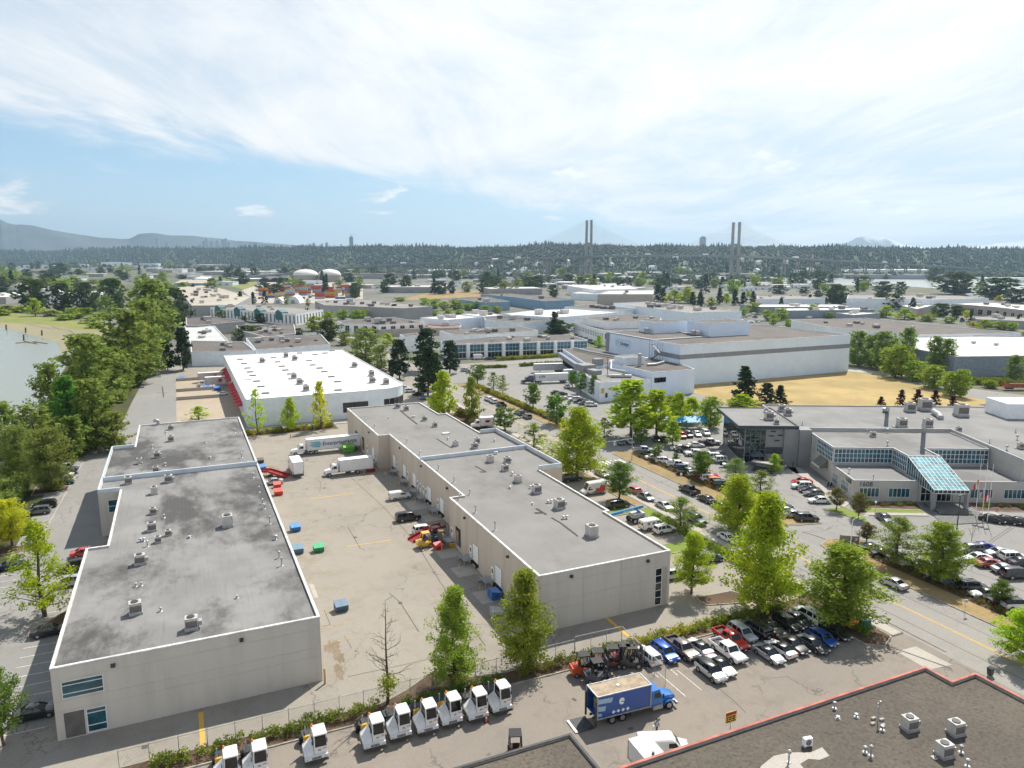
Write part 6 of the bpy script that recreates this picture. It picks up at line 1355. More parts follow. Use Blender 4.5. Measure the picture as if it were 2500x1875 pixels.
# ------------------------------------------------------------------ lorries
def cab_daycab(t, col, y0, Wd=2.3, sleeper=0.0, hood=1.9):
 """conventional cab: y0 = back of cab, front toward +Y"""
 c = pcol(col); hw = Wd / 2
 cb = MB()
 def rg(y, w_, z0, z1): return [(w_, y, z0),(w_, y, z1 - .25),(w_ * .88, y, z1),(-w_ * .88, y, z1),(-w_, y, z1 - .25),(-w_, y, z0)]
 y1 = y0 + 1.55
 cb.loft([rg(y0, hw * .98,.8,2.75), rg(y1 - .45, hw * .98,.8,2.8), rg(y1, hw * .95,.8,1.85)])
 if sleeper: cb.loft([rg(y0 - sleeper, hw, .8,3.6), rg(y0 - .05, hw, .8,3.5), rg(y0 + .5, hw * .95,2.6,3.0)])
 o = cb.build('cab', c, t, smooth=30)
 hd = MB().loft([[(hw * .78, y1 - .02,.75),(hw * .78, y1 - .02,1.8),(-hw * .78, y1 - .02,1.8),(-hw * .78, y1 - .02,.75)], [(hw * .62, y1 + hood * .8,.7),(hw * .62, y1 + hood * .8,1.55),(-hw * .62, y1 + hood * .8,1.55),(-hw * .62, y1 + hood * .8,.7)], [(hw * .55, y1 + hood, .7),(hw * .55, y1 + hood, 1.35),(-hw * .55, y1 + hood, 1.35),(-hw * .55, y1 + hood, .7)]])
 for sx in (-1,1):
  yf = y1 + hood * .45
  hd.loft([[(sx * a, yf + b, z) for a in (hw * .6, hw * 1.0)] + [(sx * hw * 1.0, yf + b, z - .12),(sx * hw * .6, yf + b, z - .12)] for b, z in ((-.75,.75),(-.5,1.08),(0,1.2),(.5,1.06),(.75,.72))])
 hd.build('hood', c, t, smooth=35)
 g = MB().add([(-hw * .82, y1 - .03,1.92),(hw * .82, y1 - .03,1.92),(hw * .78, y1 - .4,2.62),(-hw * .78, y1 - .4,2.62)], [(0,1,2,3)])
 for sx in (-1,1): g.cbox((sx * hw * .985, y0 + .72,2.18),(.03,.8,.66))
 g.build('windows', g_car, o)
 tr = MB().box(-hw, hw, y1 + hood - .05, y1 + hood + .14,.4,.72).box(-hw * .45, hw * .45, y1 + hood - .02, y1 + hood + .03,.75,1.28)
 tr.build('bumper', m_steel, t)
 for sx in (-1,1): MB().cbox((sx * hw * .82, y1 + hood * .82,.98),(.3,.3,.2)).build('headlight', m_lamp, t); MB().cbox((sx * (hw + .2), y1 - .15,2.1),(.1,.18,.55)).build('mirror', m_trim, t)
 return y1 + hood * .45
def chassis(t, y0, y1, name='chassis'):
 MB().box(-.42,-.3, y0, y1,.7,.95).box(.3,.42, y0, y1,.7,.95).box(-1.1,-.5,(y0 + y1) / 2 + .2,(y0 + y1) / 2 + 1.5,.45,.95).box(.5,1.1,(y0 + y1) / 2 + .2,(y0 + y1) / 2 + 1.5,.45,.95).build(name, m_darkmetal, t)
def dual(t, y, r=.5, hw=1.15):
 for sx in (-1,1): add_wheel(t, sx * (hw - .22), y, r, .5)
def van_body(t, y0, y1, z0, z1, hw, side, roof=None, name='box_body', frame=None):
 o = MB().box(-hw, hw, y0, y1, z0, z1).build(name, side, t)
 MB().box(-hw + .06, hw - .06, y0 + .06, y1 - .06, z1 + .002, z1 + .03).build('box_roof', roof or m_white, o)
 f_ = MB()
 for sx in (-1,1):
  f_.bar((sx * hw, y0, z1),(sx * hw, y1, z1),.09); f_.bar((sx * hw, y0, z0),(sx * hw, y1, z0),.12)
  for y in (y0, y1): f_.bar((sx * hw, y, z0),(sx * hw, y, z1),.1)
 for y in (y0, y1): f_.bar((-hw, y, z1),(hw, y, z1),.09)
 f_.build('box_frame', frame or m_steel, o)
 return o
gt = 'lorries and trailers'
m_tw = mat('trailer_white', (.72,.73,.74),.5,.05,.4, obj=True)
def trailer(t, y0, y1, hw=1.3, z0=1.15, z1=4.1, m=None):
 b = van_body(t, y0, y1, z0, z1, hw, m or m_tw, name='trailer_box')
 for k in (0,1): dual(t, y0 + 1.6 + 1.25 * k, .52,1.25)
 MB().box(-.5,.5, y0 + .6, y0 + 4,.75,1.1).bar((-.7, y1 - 2.8,1.1),(-.7, y1 - 2.8,.1),.14).bar((.7, y1 - 2.8,1.1),(.7, y1 - 2.8,.1),.14).box(-1.1,1.1, y0 - .02, y0 + .12,.5,.65).build('landing_gear', m_darkmetal, t)
 return b
# paper company's tractor and trailer, backed to the dock (front toward -X)
p = W('t1', 670,408); y_tr = p.y + 1.0
LT = thing('semi_truck', 'white tractor with long lettered trailer backed up to the dock', 'truck', (p.x - 1.4, y_tr, .03), rad(90), gt)
# local +Y = world -X ; origin near the front bumper
for_tr = 14.6
cab_daycab(LT, 'white', -3.9,2.3,0,1.9); chassis(LT, -7.6,-2.4)
add_wheel(LT, -1.0,-1.5,.5,.3); add_wheel(LT, 1.0,-1.5,.5,.3); dual(LT, -5.6); dual(LT, -6.9)
tb = trailer(LT, -4.4 - for_tr, -4.5)
m_navy = paint((.02,.06,.2)); m_teal2 = paint((.03,.33,.42))
for sx in (1,):    # the side that faces the camera is local +X? (world -Y)
 text('Enterprise', 1.45, m_navy, tb, (-1.325 * -1 * -1,-8.55,2.25),(0,-1,0),.01, shear=.2)
 text('PAPER', 1.2, m_navy, tb, (-1.325,-14.6,2.25),(0,-1,0),.01, shear=.2)
 mb = MB()
 for i in range(4):
  z = 2.0 + .38 * i; h_ = .8 * math.sqrt(max(.05,1 - ((i - 1.5) / 2.1) ** 2)); mb.box(-1.335,-1.31,-7.4 - h_, -7.4 + h_ + (1.4 if i % 2 else .9), z, z + .26)
 mb.build('globe_emblem', m_teal2, tb)
 MB().cyl((-1.312,-7.45,2.62),(-1.328,-7.45,2.62),.95,20).build('globe_disc', paint((.45,.62,.68)), tb)
# long box truck, same way round
p = W('t1', 1130,692)
BT = thing('box_truck', 'white box truck with plain sides backed up behind the dark red skip', 'truck', (p.x - 1.2, p.y + 1.05,.03), rad(90), gt)
cab_daycab(BT, 'white', -3.4,2.2,0,1.6); chassis(BT, -11.2,-2.2); add_wheel(BT, -.98,-1.25,.47,.28); add_wheel(BT, .98,-1.25,.47,.28); dual(BT, -8.1,.47,1.15)
van_body(BT, -12.0,-3.7,1.05,3.85,1.28, m_tw)
# box truck seen from behind
p = W('t1', 715,705)
BT2 = thing('box_truck', 'white box truck seen from behind beside the red ramp', 'truck', (p.x, p.y, .03),0, gt)
cab_daycab(BT2, 'white', 6.9,2.1,0,1.3); chassis(BT2,.4,8); add_wheel(BT2,-.95,9.0,.45,.28); add_wheel(BT2,.95,9.0,.45,.28); dual(BT2,2.2,.45,1.1)
b_ = van_body(BT2,0,6.7,1.0,3.9,1.25, m_tw)
MB().box(-1.15,-.02,-.04,.0,1.1,3.75).box(.02,1.15,-.04,.0,1.1,3.75).build('rear_door', m_white, b_)
for sx in (-1,1): MB().cbox((sx * 1.2,-.08,1.35),(.12,.08,.75)).build('tail_light', m_tail, BT2)
MB().box(-1.2,1.2,-.25,-.02,.5,.95).build('tail_lift', m_darkmetal, BT2)
# small cube truck by the road
p = W('q5', 850,128)
BT3 = thing('cube_truck', 'white cube truck with red oval emblem behind the middle warehouse', 'truck', (p.x - .4, p.y + .9,.03), rad(84), gt)
cab_daycab(BT3, 'white', -2.9,2.0,0,1.2); chassis(BT3,-7,-2); add_wheel(BT3,-.88,-1.0,.4,.26); add_wheel(BT3,.88,-1.0,.4,.26); dual(BT3,-5.2,.4,1.05)
b_ = van_body(BT3,-7.4,-2.95,.9,3.4,1.15, m_tw)
mb = MB(); n_ = 20
mb.add([(-1.17,-5.2 + .9 * math.cos(2 * math.pi * i / n_),2.3 + .42 * math.sin(2 * math.pi * i / n_)) for i in range(n_)], [tuple(range(n_))]).build('oval_emblem', paint((.5,.03,.03)), b_)
mb = MB(); mb.add([(-1.176,-5.2 + .72 * math.cos(2 * math.pi * i / n_),2.3 + .27 * math.sin(2 * math.pi * i / n_)) for i in range(n_)], [tuple(range(n_))]).build('oval_centre', paint((.1,.02,.06)), b_)
# navy lorry with lettered white trailer, and the two parked trailers of the truck court
p = W('t2', 160,318)
NL = thing('semi_truck', 'navy sleeper tractor with white lettered trailer in the truck court', 'truck', (p.x - 1.0, p.y + 1.2,.03), rad(76), gt)
cab_daycab(NL, 'navy', -3.6,2.4,2.0,1.8); chassis(NL, -9.0,-2.4); add_wheel(NL, -1.05,-1.3,.52,.3); add_wheel(NL, 1.05,-1.3,.52,.3); dual(NL, -6.8); dual(NL, -8.1)
tb = trailer(NL, -20.6,-6.2)
text('CPX', 1.5, paint((.02,.03,.08)), tb, (-1.325,-7.6,2.4),(0,-1,0),.01, shear=.25)
p = W('t2', 310,170)
TR = thing('semi_trailer', 'grey ribbed trailer without tractor parked at the truck court hedge', 'trailer', (p.x, p.y + 1.2,.03), rad(76), gt)
b_ = trailer(TR, -13.6,0, m=mat('dull_aluminium', (.40,.43,.46),.45,.1,.6, metal=.3, obj=True))
for i in range(12): MB().box(-1.34,-1.3,-13 + 1.1 * i, -12.94 + 1.1 * i, 1.2,4.05).build('side_rib', m_steel, b_)
p = W('t2', 700,250)
TR2 = thing('semi_trailer', 'white trailer backed into the dock wing behind the court trees', 'trailer', (p.x, p.y, .03), rad(80), gt); trailer(TR2,-14.5,0)
# trucks at the red awnings
for k, (x, y, lab, col) in enumerate(((1265,1208, 'cream trailer at the red awning docks, farther of the two', (.50,.45,.38)),(1310,1238, 'white truck with picture panel at the red awning docks, nearer of the two', (.55,.50,.48)))):
 p = W('q1', x, y); t = thing('box_truck', lab, 'truck', (p.x, p.y + 1,.03), rad(90), gt); b_ = trailer(t, -15,-1.2, m=mat('trailer_side_%d' % k, col, .6,.15,.5, obj=True))
 if k: cab_daycab(t, 'white', -1.0,2.3,0,1.6); add_wheel(t, -1,1.2,.5,.3); add_wheel(t, 1,1.2,.5,.3); MB().cyl((-1.31,-7,2.7),(-1.33,-7,2.7),.8,18).build('round_emblem', paint((.5,.03,.04)), b_)
 else: MB().cbox((-1.32,-8,2.6),(.03,1.3,1.5)).build('red_mark', m_red, b_)
# blue box truck with lowered tail lift
p = W('t3', 1405,1060)
BL = thing('box_truck', 'blue box truck with open rear and lowered tail lift', 'truck', (p.x, p.y + 1.1,.03), rad(-93), gt)   # front toward +X
c = 'blue'
COL['truck blue'] = (.015,.16,.50); COL['deep blue'] = (.012,.075,.33)
cab_daycab(BL, 'truck blue', -2.4,2.3,0,1.9)
chassis(BL, -9.8,-1); add_wheel(BL, -1.0,0,.52,.3); add_wheel(BL, 1.0,0,.52,.3); dual(BL, -6.3); dual(BL, -7.65)
m_db = paint(COL['deep blue'], .35)
bx = MB()      # open-ended body: two sides, floor, front
bx.box(-1.3,-1.24,-9.7,-2.7,1.15,3.85).box(1.24,1.3,-9.7,-2.7,1.15,3.85).box(-1.24,1.24,-9.7,-2.7,1.15,1.25).box(-1.24,1.24,-2.78,-2.7,1.25,3.85)
b_ = bx.build('box_body', m_db, BL)
MB().box(-1.3,1.3,-9.7,-2.7,3.855,3.92).build('box_roof', mat('dusty_translucent_roof', (.36,.29,.21),.85,.2,1.2, obj=True), b_)
MB().cbox((0,-6.4,3.97),(.35,.35,.1)).build('roof_vent', m_white, b_)
f_ = MB()
for sx in (-1,1):
 f_.bar((sx * 1.3,-9.7,3.92),(sx * 1.3,-2.7,3.92),.11); f_.bar((sx * 1.3,-9.7,1.15),(sx * 1.3,-2.7,1.15),.14)
 for y in (-9.7,-2.7): f_.bar((sx * 1.3, y, 1.1),(sx * 1.3, y, 3.92),.13)
f_.bar((-1.3,-9.7,3.92),(1.3,-9.7,3.92),.12); f_.bar((-1.3,-2.7,3.92),(1.3,-2.7,3.92),.12)
f_.build('box_frame', m_steel, b_)
m_lw = paint((.80,.84,.86))
X_ = 1.312   # local +X faces the camera once turned
for i in range(4):
 yc, zc = -7.6 + .62 * i, 1.62; MB().add([(X_, yc - .24, zc),(X_, yc, zc - .24),(X_, yc + .24, zc),(X_, yc, zc + .24)], [(0,1,2,3)]).build('white_diamond', m_lw, b_)
mb = MB()
for i in range(14):
 a0, a1 = rad(5 + 23 * i), rad(5 + 23 * (i + 1)); P_ = lambda a, r: (X_, -6.55 + r * math.cos(a),2.75 + r * 1.2 * math.sin(a)); mb.add([P_(a0,.36), P_(a1,.36), P_(a1,.11), P_(a0,.11)], [(3,2,1,0)])
mb.box(X_ - .004, X_, -6.66,-6.2,2.72,2.84).build('letter_emblem', m_lw, b_)
for i, (z0, z1, l_) in enumerate(((3.0,3.6,1.9),(2.1,2.7,1.0),(1.5,1.85,.5))):
 MB().add([(X_, -9.6, z0),(X_, -9.6 + l_ * .9, z0 - .1),(X_, -9.6 + l_, z1 - .12),(X_, -9.6, z1)], [(0,1,2,3)]).build('pale_stripe', paint((.33,.50,.66)), b_)
for sx in (-1,1): MB().box(sx * 1.25 - .08, sx * 1.25 + .08,-9.95,-9.75,.25,3.2).build('lift_post', m_darkmetal, BL)
MB().box(-1.2,1.2,-12.0,-9.95,.06,.14).build('tail_lift', m_darkmetal, BL); MB().box(-1.2,1.2,-12.35,-12.02,.05,.12).build('lift_edge', m_cap, BL)
MB().box(-.9,.9,-9.0,-6.5,1.26,2.5).box(-1.1,.2,-6.4,-4.5,1.26,2.9).build('cargo', m_wood, BL)
MB().box(-1.3,-.75,-2.3,-1.0,.5,1.0).box(.75,1.3,-2.3,-1.0,.5,1.0).build('fuel_tank', m_steel, BL)
for sx in (-1,1): MB().cyl((sx * 1.1,-2.55,.9),(sx * 1.1,-2.55,3.2),.09,8).build('exhaust_stack', m_steel, BL)
# white van and white box body half hidden behind the red coping
car('van', 'white', 't3', 1330,1470,110, 'half hidden behind the red coping beside the person', gt, z=1.6)
p = W('t3', 960,1480,2.7)
WB = thing('box_trailer', 'white box trailer half hidden behind the red coping below the blue truck', 'trailer', (p.x + .3, p.y - 2.6,.03), rad(-3), gt)
van_body(WB, -3,3,.6,2.7,1.15, m_tw); dual(WB, 0,.38,1.1); MB().cyl((0,0,2.7),(0,0,2.95),.16,10).build('roof_vent', m_darkmetal, WB)
MB().bar((0,3,.6),(0,4.2,.5),.12).build('drawbar', m_darkmetal, WB)
# ------------------------------------------------------------------ yard tractors
def yard_tractor(loc, label):
 t = thing('yard_tractor', label, 'yard tractor', loc, rad(180), 'white yard tractors')
 wc = pcol('white')
 MB().box(-.5,.5,-3.6,1.2,.62,.95).box(-.9,.9,-3.7,-2.4,.7,1.05).box(-.55,.55,-3.4,-1.8,1.05,1.22).build('chassis', m_darkmetal, t)
 # cab stands on the left (local -X is the camera's right once turned)
 cb = MB().box(-1.22,.15,-.9,1.0,.95,1.75)
 cb.add([(-1.22,-.9,1.75),(.15,-.9,1.75),(.15,1.0,1.75),(-1.22,1.0,1.75),(-1.18,-.85,3.1),(.1,-.85,3.1),(.1,.72,3.1),(-1.18,.72,3.1)], [])
 for a, b in (((-1.2,.98,1.7),(-1.16,.74,3.1)),((.12,.98,1.7),(.08,.74,3.1)),((-1.2,-.88,1.7),(-1.16,-.84,3.1)),((.12,-.88,1.7),(.08,-.84,3.1))): cb.bar(a, b, .13)
 cb.box(-1.2,.13,.93,1.06,1.2,1.8)
 o = cb.build('cab', wc, t)
 rf = MB().loft([[(-1.27, y, z - .12),(.2, y, z - .12),(.16, y, z),(-1.23, y, z)] for y, z in ((-.98,3.16),(-.8,3.24),(.7,3.24),(.92,3.14))]); rf.build('cab_roof', wc, o, smooth=30)
 g = MB().add([(-1.14,1.0,1.82),(.06,1.0,1.82),(.03,.76,3.0),(-1.11,.76,3.0)], [(0,1,2,3)])
 g.box(.1,.13,-.75,.82,1.8,3.0).box(-1.2,-1.17,-.75,.82,1.8,3.0).box(-1.1,.05,-.87,-.84,1.8,3.0); g.build('windows', g_car, o)
 h_ = MB().loft([[(.2, y, .95),(1.18, y, .95),(1.16, y, z),(.2, y, z2)] for y, z, z2 in ((-.9,1.35,2.0),(.1,1.3,1.9),(.75,1.15,1.55),(1.05,1.0,1.2))]); h_.build('engine_hood', wc, t, smooth=25)
 MB().box(-1.22,1.2,1.02,1.3,.62,1.0).build('front_apron', wc, t)
 gr_ = MB()
 for i in range(7): gr_.box(-.5 + .14 * i, -.41 + .14 * i, 1.3,1.325,.68,.94)
 gr_.build('grille', m_black, t)
 MB().box(-1.25,1.22,1.12,1.42,.36,.6).build('bumper', m_darkmetal, t)
 for x in (-.95,.95): MB().cbox((x, 1.31,.82),(.36,.05,.16)).build('headlight', m_lamp, t)
 for i in range(3): MB().add([(-.55 + .11 * i, 1.068,1.36),(-.49 + .11 * i, 1.068,1.36),(-.45 + .11 * i, 1.068,1.58),(-.51 + .11 * i, 1.068,1.58)], [(0,3,2,1)]).build('stripe_mark', m_black, o)
 MB().box(-1.15,-.66,1.062,1.07,1.5,1.55).box(-1.1,-.75,1.062,1.07,1.6,1.65).build('red_script', paint((.45,.12,.14)), o)
 MB().cyl((.05,-.7,3.24),(.05,-.7,3.5),.11,8).build('beacon', paint((.8,.16,.02)), o)
 MB().cyl((.7,-1.3,.9),(.7,-1.3,3.0),.07,8).build('exhaust_stack', m_steel, t); MB().box(.25,.95,-1.25,-.98,1.1,2.0).build('air_hoses', m_yel if R.random() < .6 else m_darkmetal, t)
 for sx in (-1,1): MB().cbox((sx * 1.0 - .2 if sx < 0 else .35,1.0,2.4),(.08,.14,.4)).build('mirror', m_trim, o)
 for x in (-.98,.98): add_wheel(t, x, .35,.5,.3)
 dual(t, -2.9,.5,1.18)
 return t
q3 = W('n6', 1640,770,3.2); base = Vector((9.6,73.75)); off2 = Vector((base.x - q3.x, base.y - q3.y))
yt = []
for k, x, y in (('n6', 445,1065),('n6', 835,975),('n6', 1640,770),('n7', 345,775),('n7', 670,660),('n7', 1005,590),('n7', 1310,500),('n7', 1635,440),('n7', 1930,350)):
 q = W(k, x, y, 3.2); yt.append((q.x, q.y))
ywords = ('leftmost white yard tractor at the bottom edge', 'second white yard tractor from the left at the bottom edge', 'white yard tractor standing apart in the middle of the row', 'first white yard tractor of the close row of six', 'second white yard tractor of the close row of six', 'third white yard tractor of the close row of six', 'fourth white yard tractor of the close row of six', 'fifth white yard tractor of the close row of six', 'sixth and rightmost white yard tractor of the close row')
for (x, y), l_ in zip(yt, ywords): yard_tractor((x - .5, y - .1,.03), l_)
# ------------------------------------------------------------------ forklifts
def forklift(loc, hd, body, label, mast=True):
 t = thing('forklift', label, 'forklift', loc, -rad(hd), 'forklifts'); t.scale = (1.3,) * 3
 c = paint(body) if isinstance(body, tuple) else body
 MB().loft([[(-.55, y, .3),(.55, y, .3),(.5, y, z),(-.5, y, z)] for y, z in ((-1.25,.9),(-1.1,1.15),(-.5,1.15),(-.3,.75),(.7,.7),(.8,.5))]).build('body', c, t, smooth=30)
 MB().box(-.55,.55,-1.35,-.95,.35,1.05).build('counterweight', c, t)
 cg = MB()
 for a, b in (((-.5,-.75,1.1),(-.45,-.5,2.15)),((.5,-.75,1.1),(.45,-.5,2.15)),((-.5,.65,.7),(-.45,.4,2.15)),((.5,.65,.7),(.45,.4,2.15))): cg.bar(a, b, .08)
 cg.box(-.52,.52,-.6,.5,2.13,2.2); cg.build('overhead_guard', m_trim if body != (.68,.42,.03) else c, t)
 MB().box(-.25,.25,-.45,.05,.9,1.05).box(-.25,.25,-.5,-.4,1.05,1.5).build('seat', m_black, t)
 if mast:
  m_ = MB()
  for sx in (-1,1): m_.box(sx * .32 - .05, sx * .32 + .05,.85,1.0,.1,2.3); m_.box(sx * .3 - .06, sx * .3 + .06,1.05,2.0,.12,.17)
  for z in (.5,1.3,2.2): m_.box(-.32,.32,.86,.98, z, z + .1)
  m_.box(-.5,.5,.98,1.05,.2,.75); m_.build('mast', m_darkmetal, t)
 for sx in (-1,1): add_wheel(t, sx * .5,.55,.3,.2); add_wheel(t, sx * .48,-.9,.26,.18)
 return t
for x, y, hd, bc, lab in ((250,500,100,(.6,.08,.02), 'dark forklift with orange tail, leftmost in the packed row'),(440,450,110,(.03,.03,.035), 'black forklift second in the packed row by the hedge'),(640,400,110,(.10,.02,.02), 'forklift with pale roof and red parts in the packed row'),(800,370,110,(.16,.02,.02), 'red and black forklift next to the mesh fence'),(900,400,110,(.03,.03,.03), 'black forklift touching the mesh fence'),(430,590,100,(.05,.06,.08), 'small grey forklift in front of the packed row')):
 p = W('t3', x, y, .9); forklift((p.x, p.y, .03), hd, bc, lab)
p = W('n8', 478,835,.9); forklift((p.x, p.y, .03),90,(.68,.42,.03), 'yellow forklift beside the red ramp'); p = W('n8', 592,765,1.0); forklift((p.x, p.y, .03),90,(.05,.12,.35), 'blue and orange forklift at the dock landing')
p = W('n7', 2070,1130,.9); forklift((p.x, p.y - .6,.03),20,(.09,.03,.02), 'forklift with black roof frame at the edge of the dark wing', False)
# boom lift
p = W('q5', 1905,725)
BM = thing('boom_lift', 'blue boom lift with long arm beside the middle warehouse', 'boom lift', (p.x, p.y, .03),0, 'vehicles beside the middle warehouse')
mb_ = paint((.02,.23,.52),.4)
MB().box(-1.0,1.0,-1.3,1.3,.5,.95).build('chassis', m_darkmetal, BM); MB().box(-1.1,1.6,-.9,.9,1.0,1.9).build('counterweight', m_steel, BM)
for sx in (-1,1):
 for sy in (-1,1): o = add_wheel(BM, sx * 1.0, sy * 1.1,.55,.4); o.rotation_euler = (0,0, rad(90))
MB().bar((.8,0,1.9),(-.5,0,2.9),.5,.4).build('lower_arm', mb_, BM); arm = MB().bar((1.6,0,3.0),(-8.2,.2,2.0),.42,.5).build('main_boom', mb_, BM); MB().bar((-8.2,.2,2.0),(-9.6,.2,1.7),.25,.3).build('jib', mb_, BM)
text('Genie S-60 XC', .42, m_lw, arm, (-3.2,-.235,2.38),(1,0,.1),.004)
bk = MB()
for z in (.6,1.2,1.7):
 for a, b in (((-10.8,-.8),(-9.6,-.8)),((-9.6,-.8),(-9.6,1)),((-9.6,1),(-10.8,1)),((-10.8,1),(-10.8,-.8))): bk.bar((*a, z),(*b, z),.06)
for x in (-10.8,-9.6):
 for y in (-.8,1): bk.bar((x, y, .55),(x, y, 1.7),.06)
bk.box(-10.8,-9.6,-.8,1,.5,.56); bk.build('platform', m_darkmetal, BM)
# boat on trailer
p = W('n1', 1690,778)
BO = thing('boat', 'small green motorboat on a trailer at the edge of the office lot', 'boat', (p.x, p.y, .03), rad(-116), 'office lot extras')
MB().loft([[(-w_, y, .9),(w_, y, .9),(w_ * .7, y, .55 - e),(-w_ * .7, y, .55 - e)] for y, w_, e in ((-2.4,.85,.05),(-1,.95,.1),(.8,.9,.1),(2.0,.5,0),(2.7,.08,-.2))]).build('hull', paint((.25,.45,.38)), BO)
MB().box(-.7,.7,-2.3,.5,.86,.95).build('deck', m_white, BO); MB().box(-.25,.25,-2.9,-2.4,.5,1.6).build('outboard_motor', m_black, BO)
MB().bar((0,-1.5,.4),(0,3.6,.4),.15).build('trailer_frame', m_steel, BO); add_wheel(BO, -.9,-.6,.3,.2); add_wheel(BO, .9,-.6,.3,.2)
# motorcycles by the office wall
for i, (x, y) in enumerate(((1225,600),(1265,605))):
 p = W('n2', x, y); t = thing('motorcycle', 'dark motorcycle beside the office side wall', 'motorcycle', (p.x, p.y, .03), rad(-60), 'office lot extras')
 MB().loft([[(-.14, y_, z0),(.14, y_, z0),(.1, y_, z1),(-.1, y_, z1)] for y_, z0, z1 in ((-.7,.7,.85),(-.2,.5,.8),(.3,.5,1.0),(.55,.8,1.05))]).build('body', m_black, t); MB().bar((-.38,.5,1.1),(.38,.5,1.1),.05).build('handlebar', m_steel, t)
 for y_ in (-.7,.75):
  o = add_wheel(t, 0, y_, .32,.12)
# ------------------------------------------------------------------ rooftop units and vents
def rtu(parent_name, loc, rz, sc, label, kind=0):
 t = thing('rooftop_unit', label, 'rooftop unit', loc, rz, parent_name); t.scale = (sc * .86,) * 3
 if 'rtu' not in CARS:
  CARS['rtu'] = (MB().box(-.72,.72,-.62,.62,.3,1.6).mesh('casing', m_unit), MB().box(-.66,.66,-.64,-.625,.42,1.25).box(.725,.74,-.55,.55,.42,1.25).mesh('grille', m_grille),
      MB().cyl((-.05,0,1.6),(-.05,0,1.7),.45,16).mesh('fan', m_darkmetal), MB().box(-.8,.8,-.7,.7,0,.3).mesh('kerb_base', m_steel),
      MB().box(.74,1.2,-.4,.4,.5,1.05).mesh('hood', m_steel), MB().box(-1.6,-1.1,-.3,.3,0,.12).bar((-.8,0,.35),(-1.3,0,.1),.05).mesh('paver', m_conc))
 cs_, gr_, fn, kb, hd_, pv = CARS['rtu']
 obj('casing', cs_, t); obj('grille', gr_, t); obj('fan', fn, t); obj('kerb_base', kb, t)
 if kind % 2 == 0: obj('hood', hd_, t)
 if kind % 3 == 0: obj('paver', pv, t)
 return t
def vent(loc, h, label, group, kind=0):
 t = thing('roof_vent', label, 'vent', loc, 0, group)
 if ('vent', kind) not in CARS:
  a = MB().cyl((0,0,0),(0,0,1),.09,8).mesh('pipe', m_steel, 40)
  b = (MB().cyl((0,0,.85),(0,0,1.02),.17,10).cyl((0,0,1.02),(0,0,1.12),.17,10,.06) if kind == 0 else MB().sphere((0,0,1.0),.3,10,6)).mesh('cap', m_steel, 40)
  CARS[('vent', kind)] = (a, b, MB().cyl((0,0,0),(0,0,.08),.3,10,.2).mesh('flashing', m_steel))
 a, b, c_ = CARS[('vent', kind)]
 o = obj('pipe', a, t, sc=(1,1, h)); o = obj('cap', b, t, sc=(1.15,1.15, h)); obj('flashing', c_, t)
 return t
zA, zB = 8.42,8.42
for i, (x, y, s_) in enumerate(((1105,130,.9),(1107,205,1.0),(1018,310,.95),(905,350,.95),(1010,405,.9),(832,480,1.05),(1093,470,1.1),(1000,545,1.05),(992,675,.8),(985,785,1.05),(1090,815,.7),(1475,755,1.45),(908,1000,1.1),(880,1320,1.15),(1243,1420,1.15))):
 p = W('q4', x, y, zA); rtu('rooftop units on the left warehouse', p, rad((0,4,-3,90)[i % 4]), s_, 'beige rooftop unit on the left warehouse roof', i)
t = rtu('rooftop units on the left warehouse', W('q4', 1025,860, zA),0,.75, 'round black condenser on the left warehouse roof', 1)
for i, (x, y, h_, kd) in enumerate(((1075,155,.5,1),(985,250,.8,0),(1522,150,1.0,0),(1565,310,1.1,0),(1068,362,.5,1),(1640,440,.9,0),(1678,535,1.1,0),(1700,610,.9,0),(1713,640,.8,0),(1748,740,1.3,0),(1062,700,.6,0),(910,855,.5,1),(930,852,.5,1),(1808,960,1.0,0),(1825,1010,1.2,0),(880,1145,.5,0),(915,1140,.5,0),(1040,1305,.5,0),(1360,315,.4,1),(1785,840,.6,1),(955,885,.9,0),(1330,215,.4,0),(1225,830,.3,1),(1535,1220,.4,0))):
 vent(W('q4', x, y, zA), h_, 'small metal vent on the left warehouse roof', 'vents on the left warehouse', kd)
for i, (x, y, s_) in enumerate(((535,72,.9),(603,112,.9),(738,235,.95),(878,215,.9),(860,250,1.0),(962,340,1.1),(1072,345,1.0),(1058,395,1.0),(1142,470,1.05),(1263,540,1.2),(1410,640,1.3),(1620,820,1.4))):
 p = W('q5', x, y, zB); rtu('rooftop units on the middle warehouse', p, rad((0,3,90)[i % 3]), s_, 'beige rooftop unit on the middle warehouse roof', i)
for i, (x, y) in enumerate(((360,-10),(418,5))): rtu('rooftop units on the middle warehouse', W('q5', x, y, zB),0,1.0, 'beige rooftop unit on the middle warehouse roof', i)
for i, (x, y, h_, kd) in enumerate(((160,75,.8,0),(305,65,.8,0),(215,115,.8,0),(423,215,1.0,0),(507,290,.8,0),(458,50,.4,1),(470,50,.4,1),(627,390,1.1,0),(728,470,1.1,0),(830,550,1.0,0),(762,580,1.0,0),(867,665,1.2,0),(993,780,1.4,0),(1104,425,.6,1),(990,205,.5,1),(1335,605,.5,1),(1357,602,.5,1),(1435,708,.5,1),(1458,706,.5,1),(990,290,.5,1),(1003,288,.5,1),(688,195,.5,1),(1222,510,.5,1),(1090,510,.4,1),(1235,615,.4,0))):
 vent(W('q5', x, y, zB), h_, 'small metal vent on the middle warehouse roof', 'vents on the middle warehouse', kd)
p = W('q5', 675,158, zB); t = thing('skylight', 'white square skylight on the middle warehouse roof', 'skylight', p); MB().box(-.9,.9,-.6,.6,0,.3).build('frame', m_cap, t); MB().box(-.8,.8,-.5,.5,.3,.36).build('dome', m_white, t)
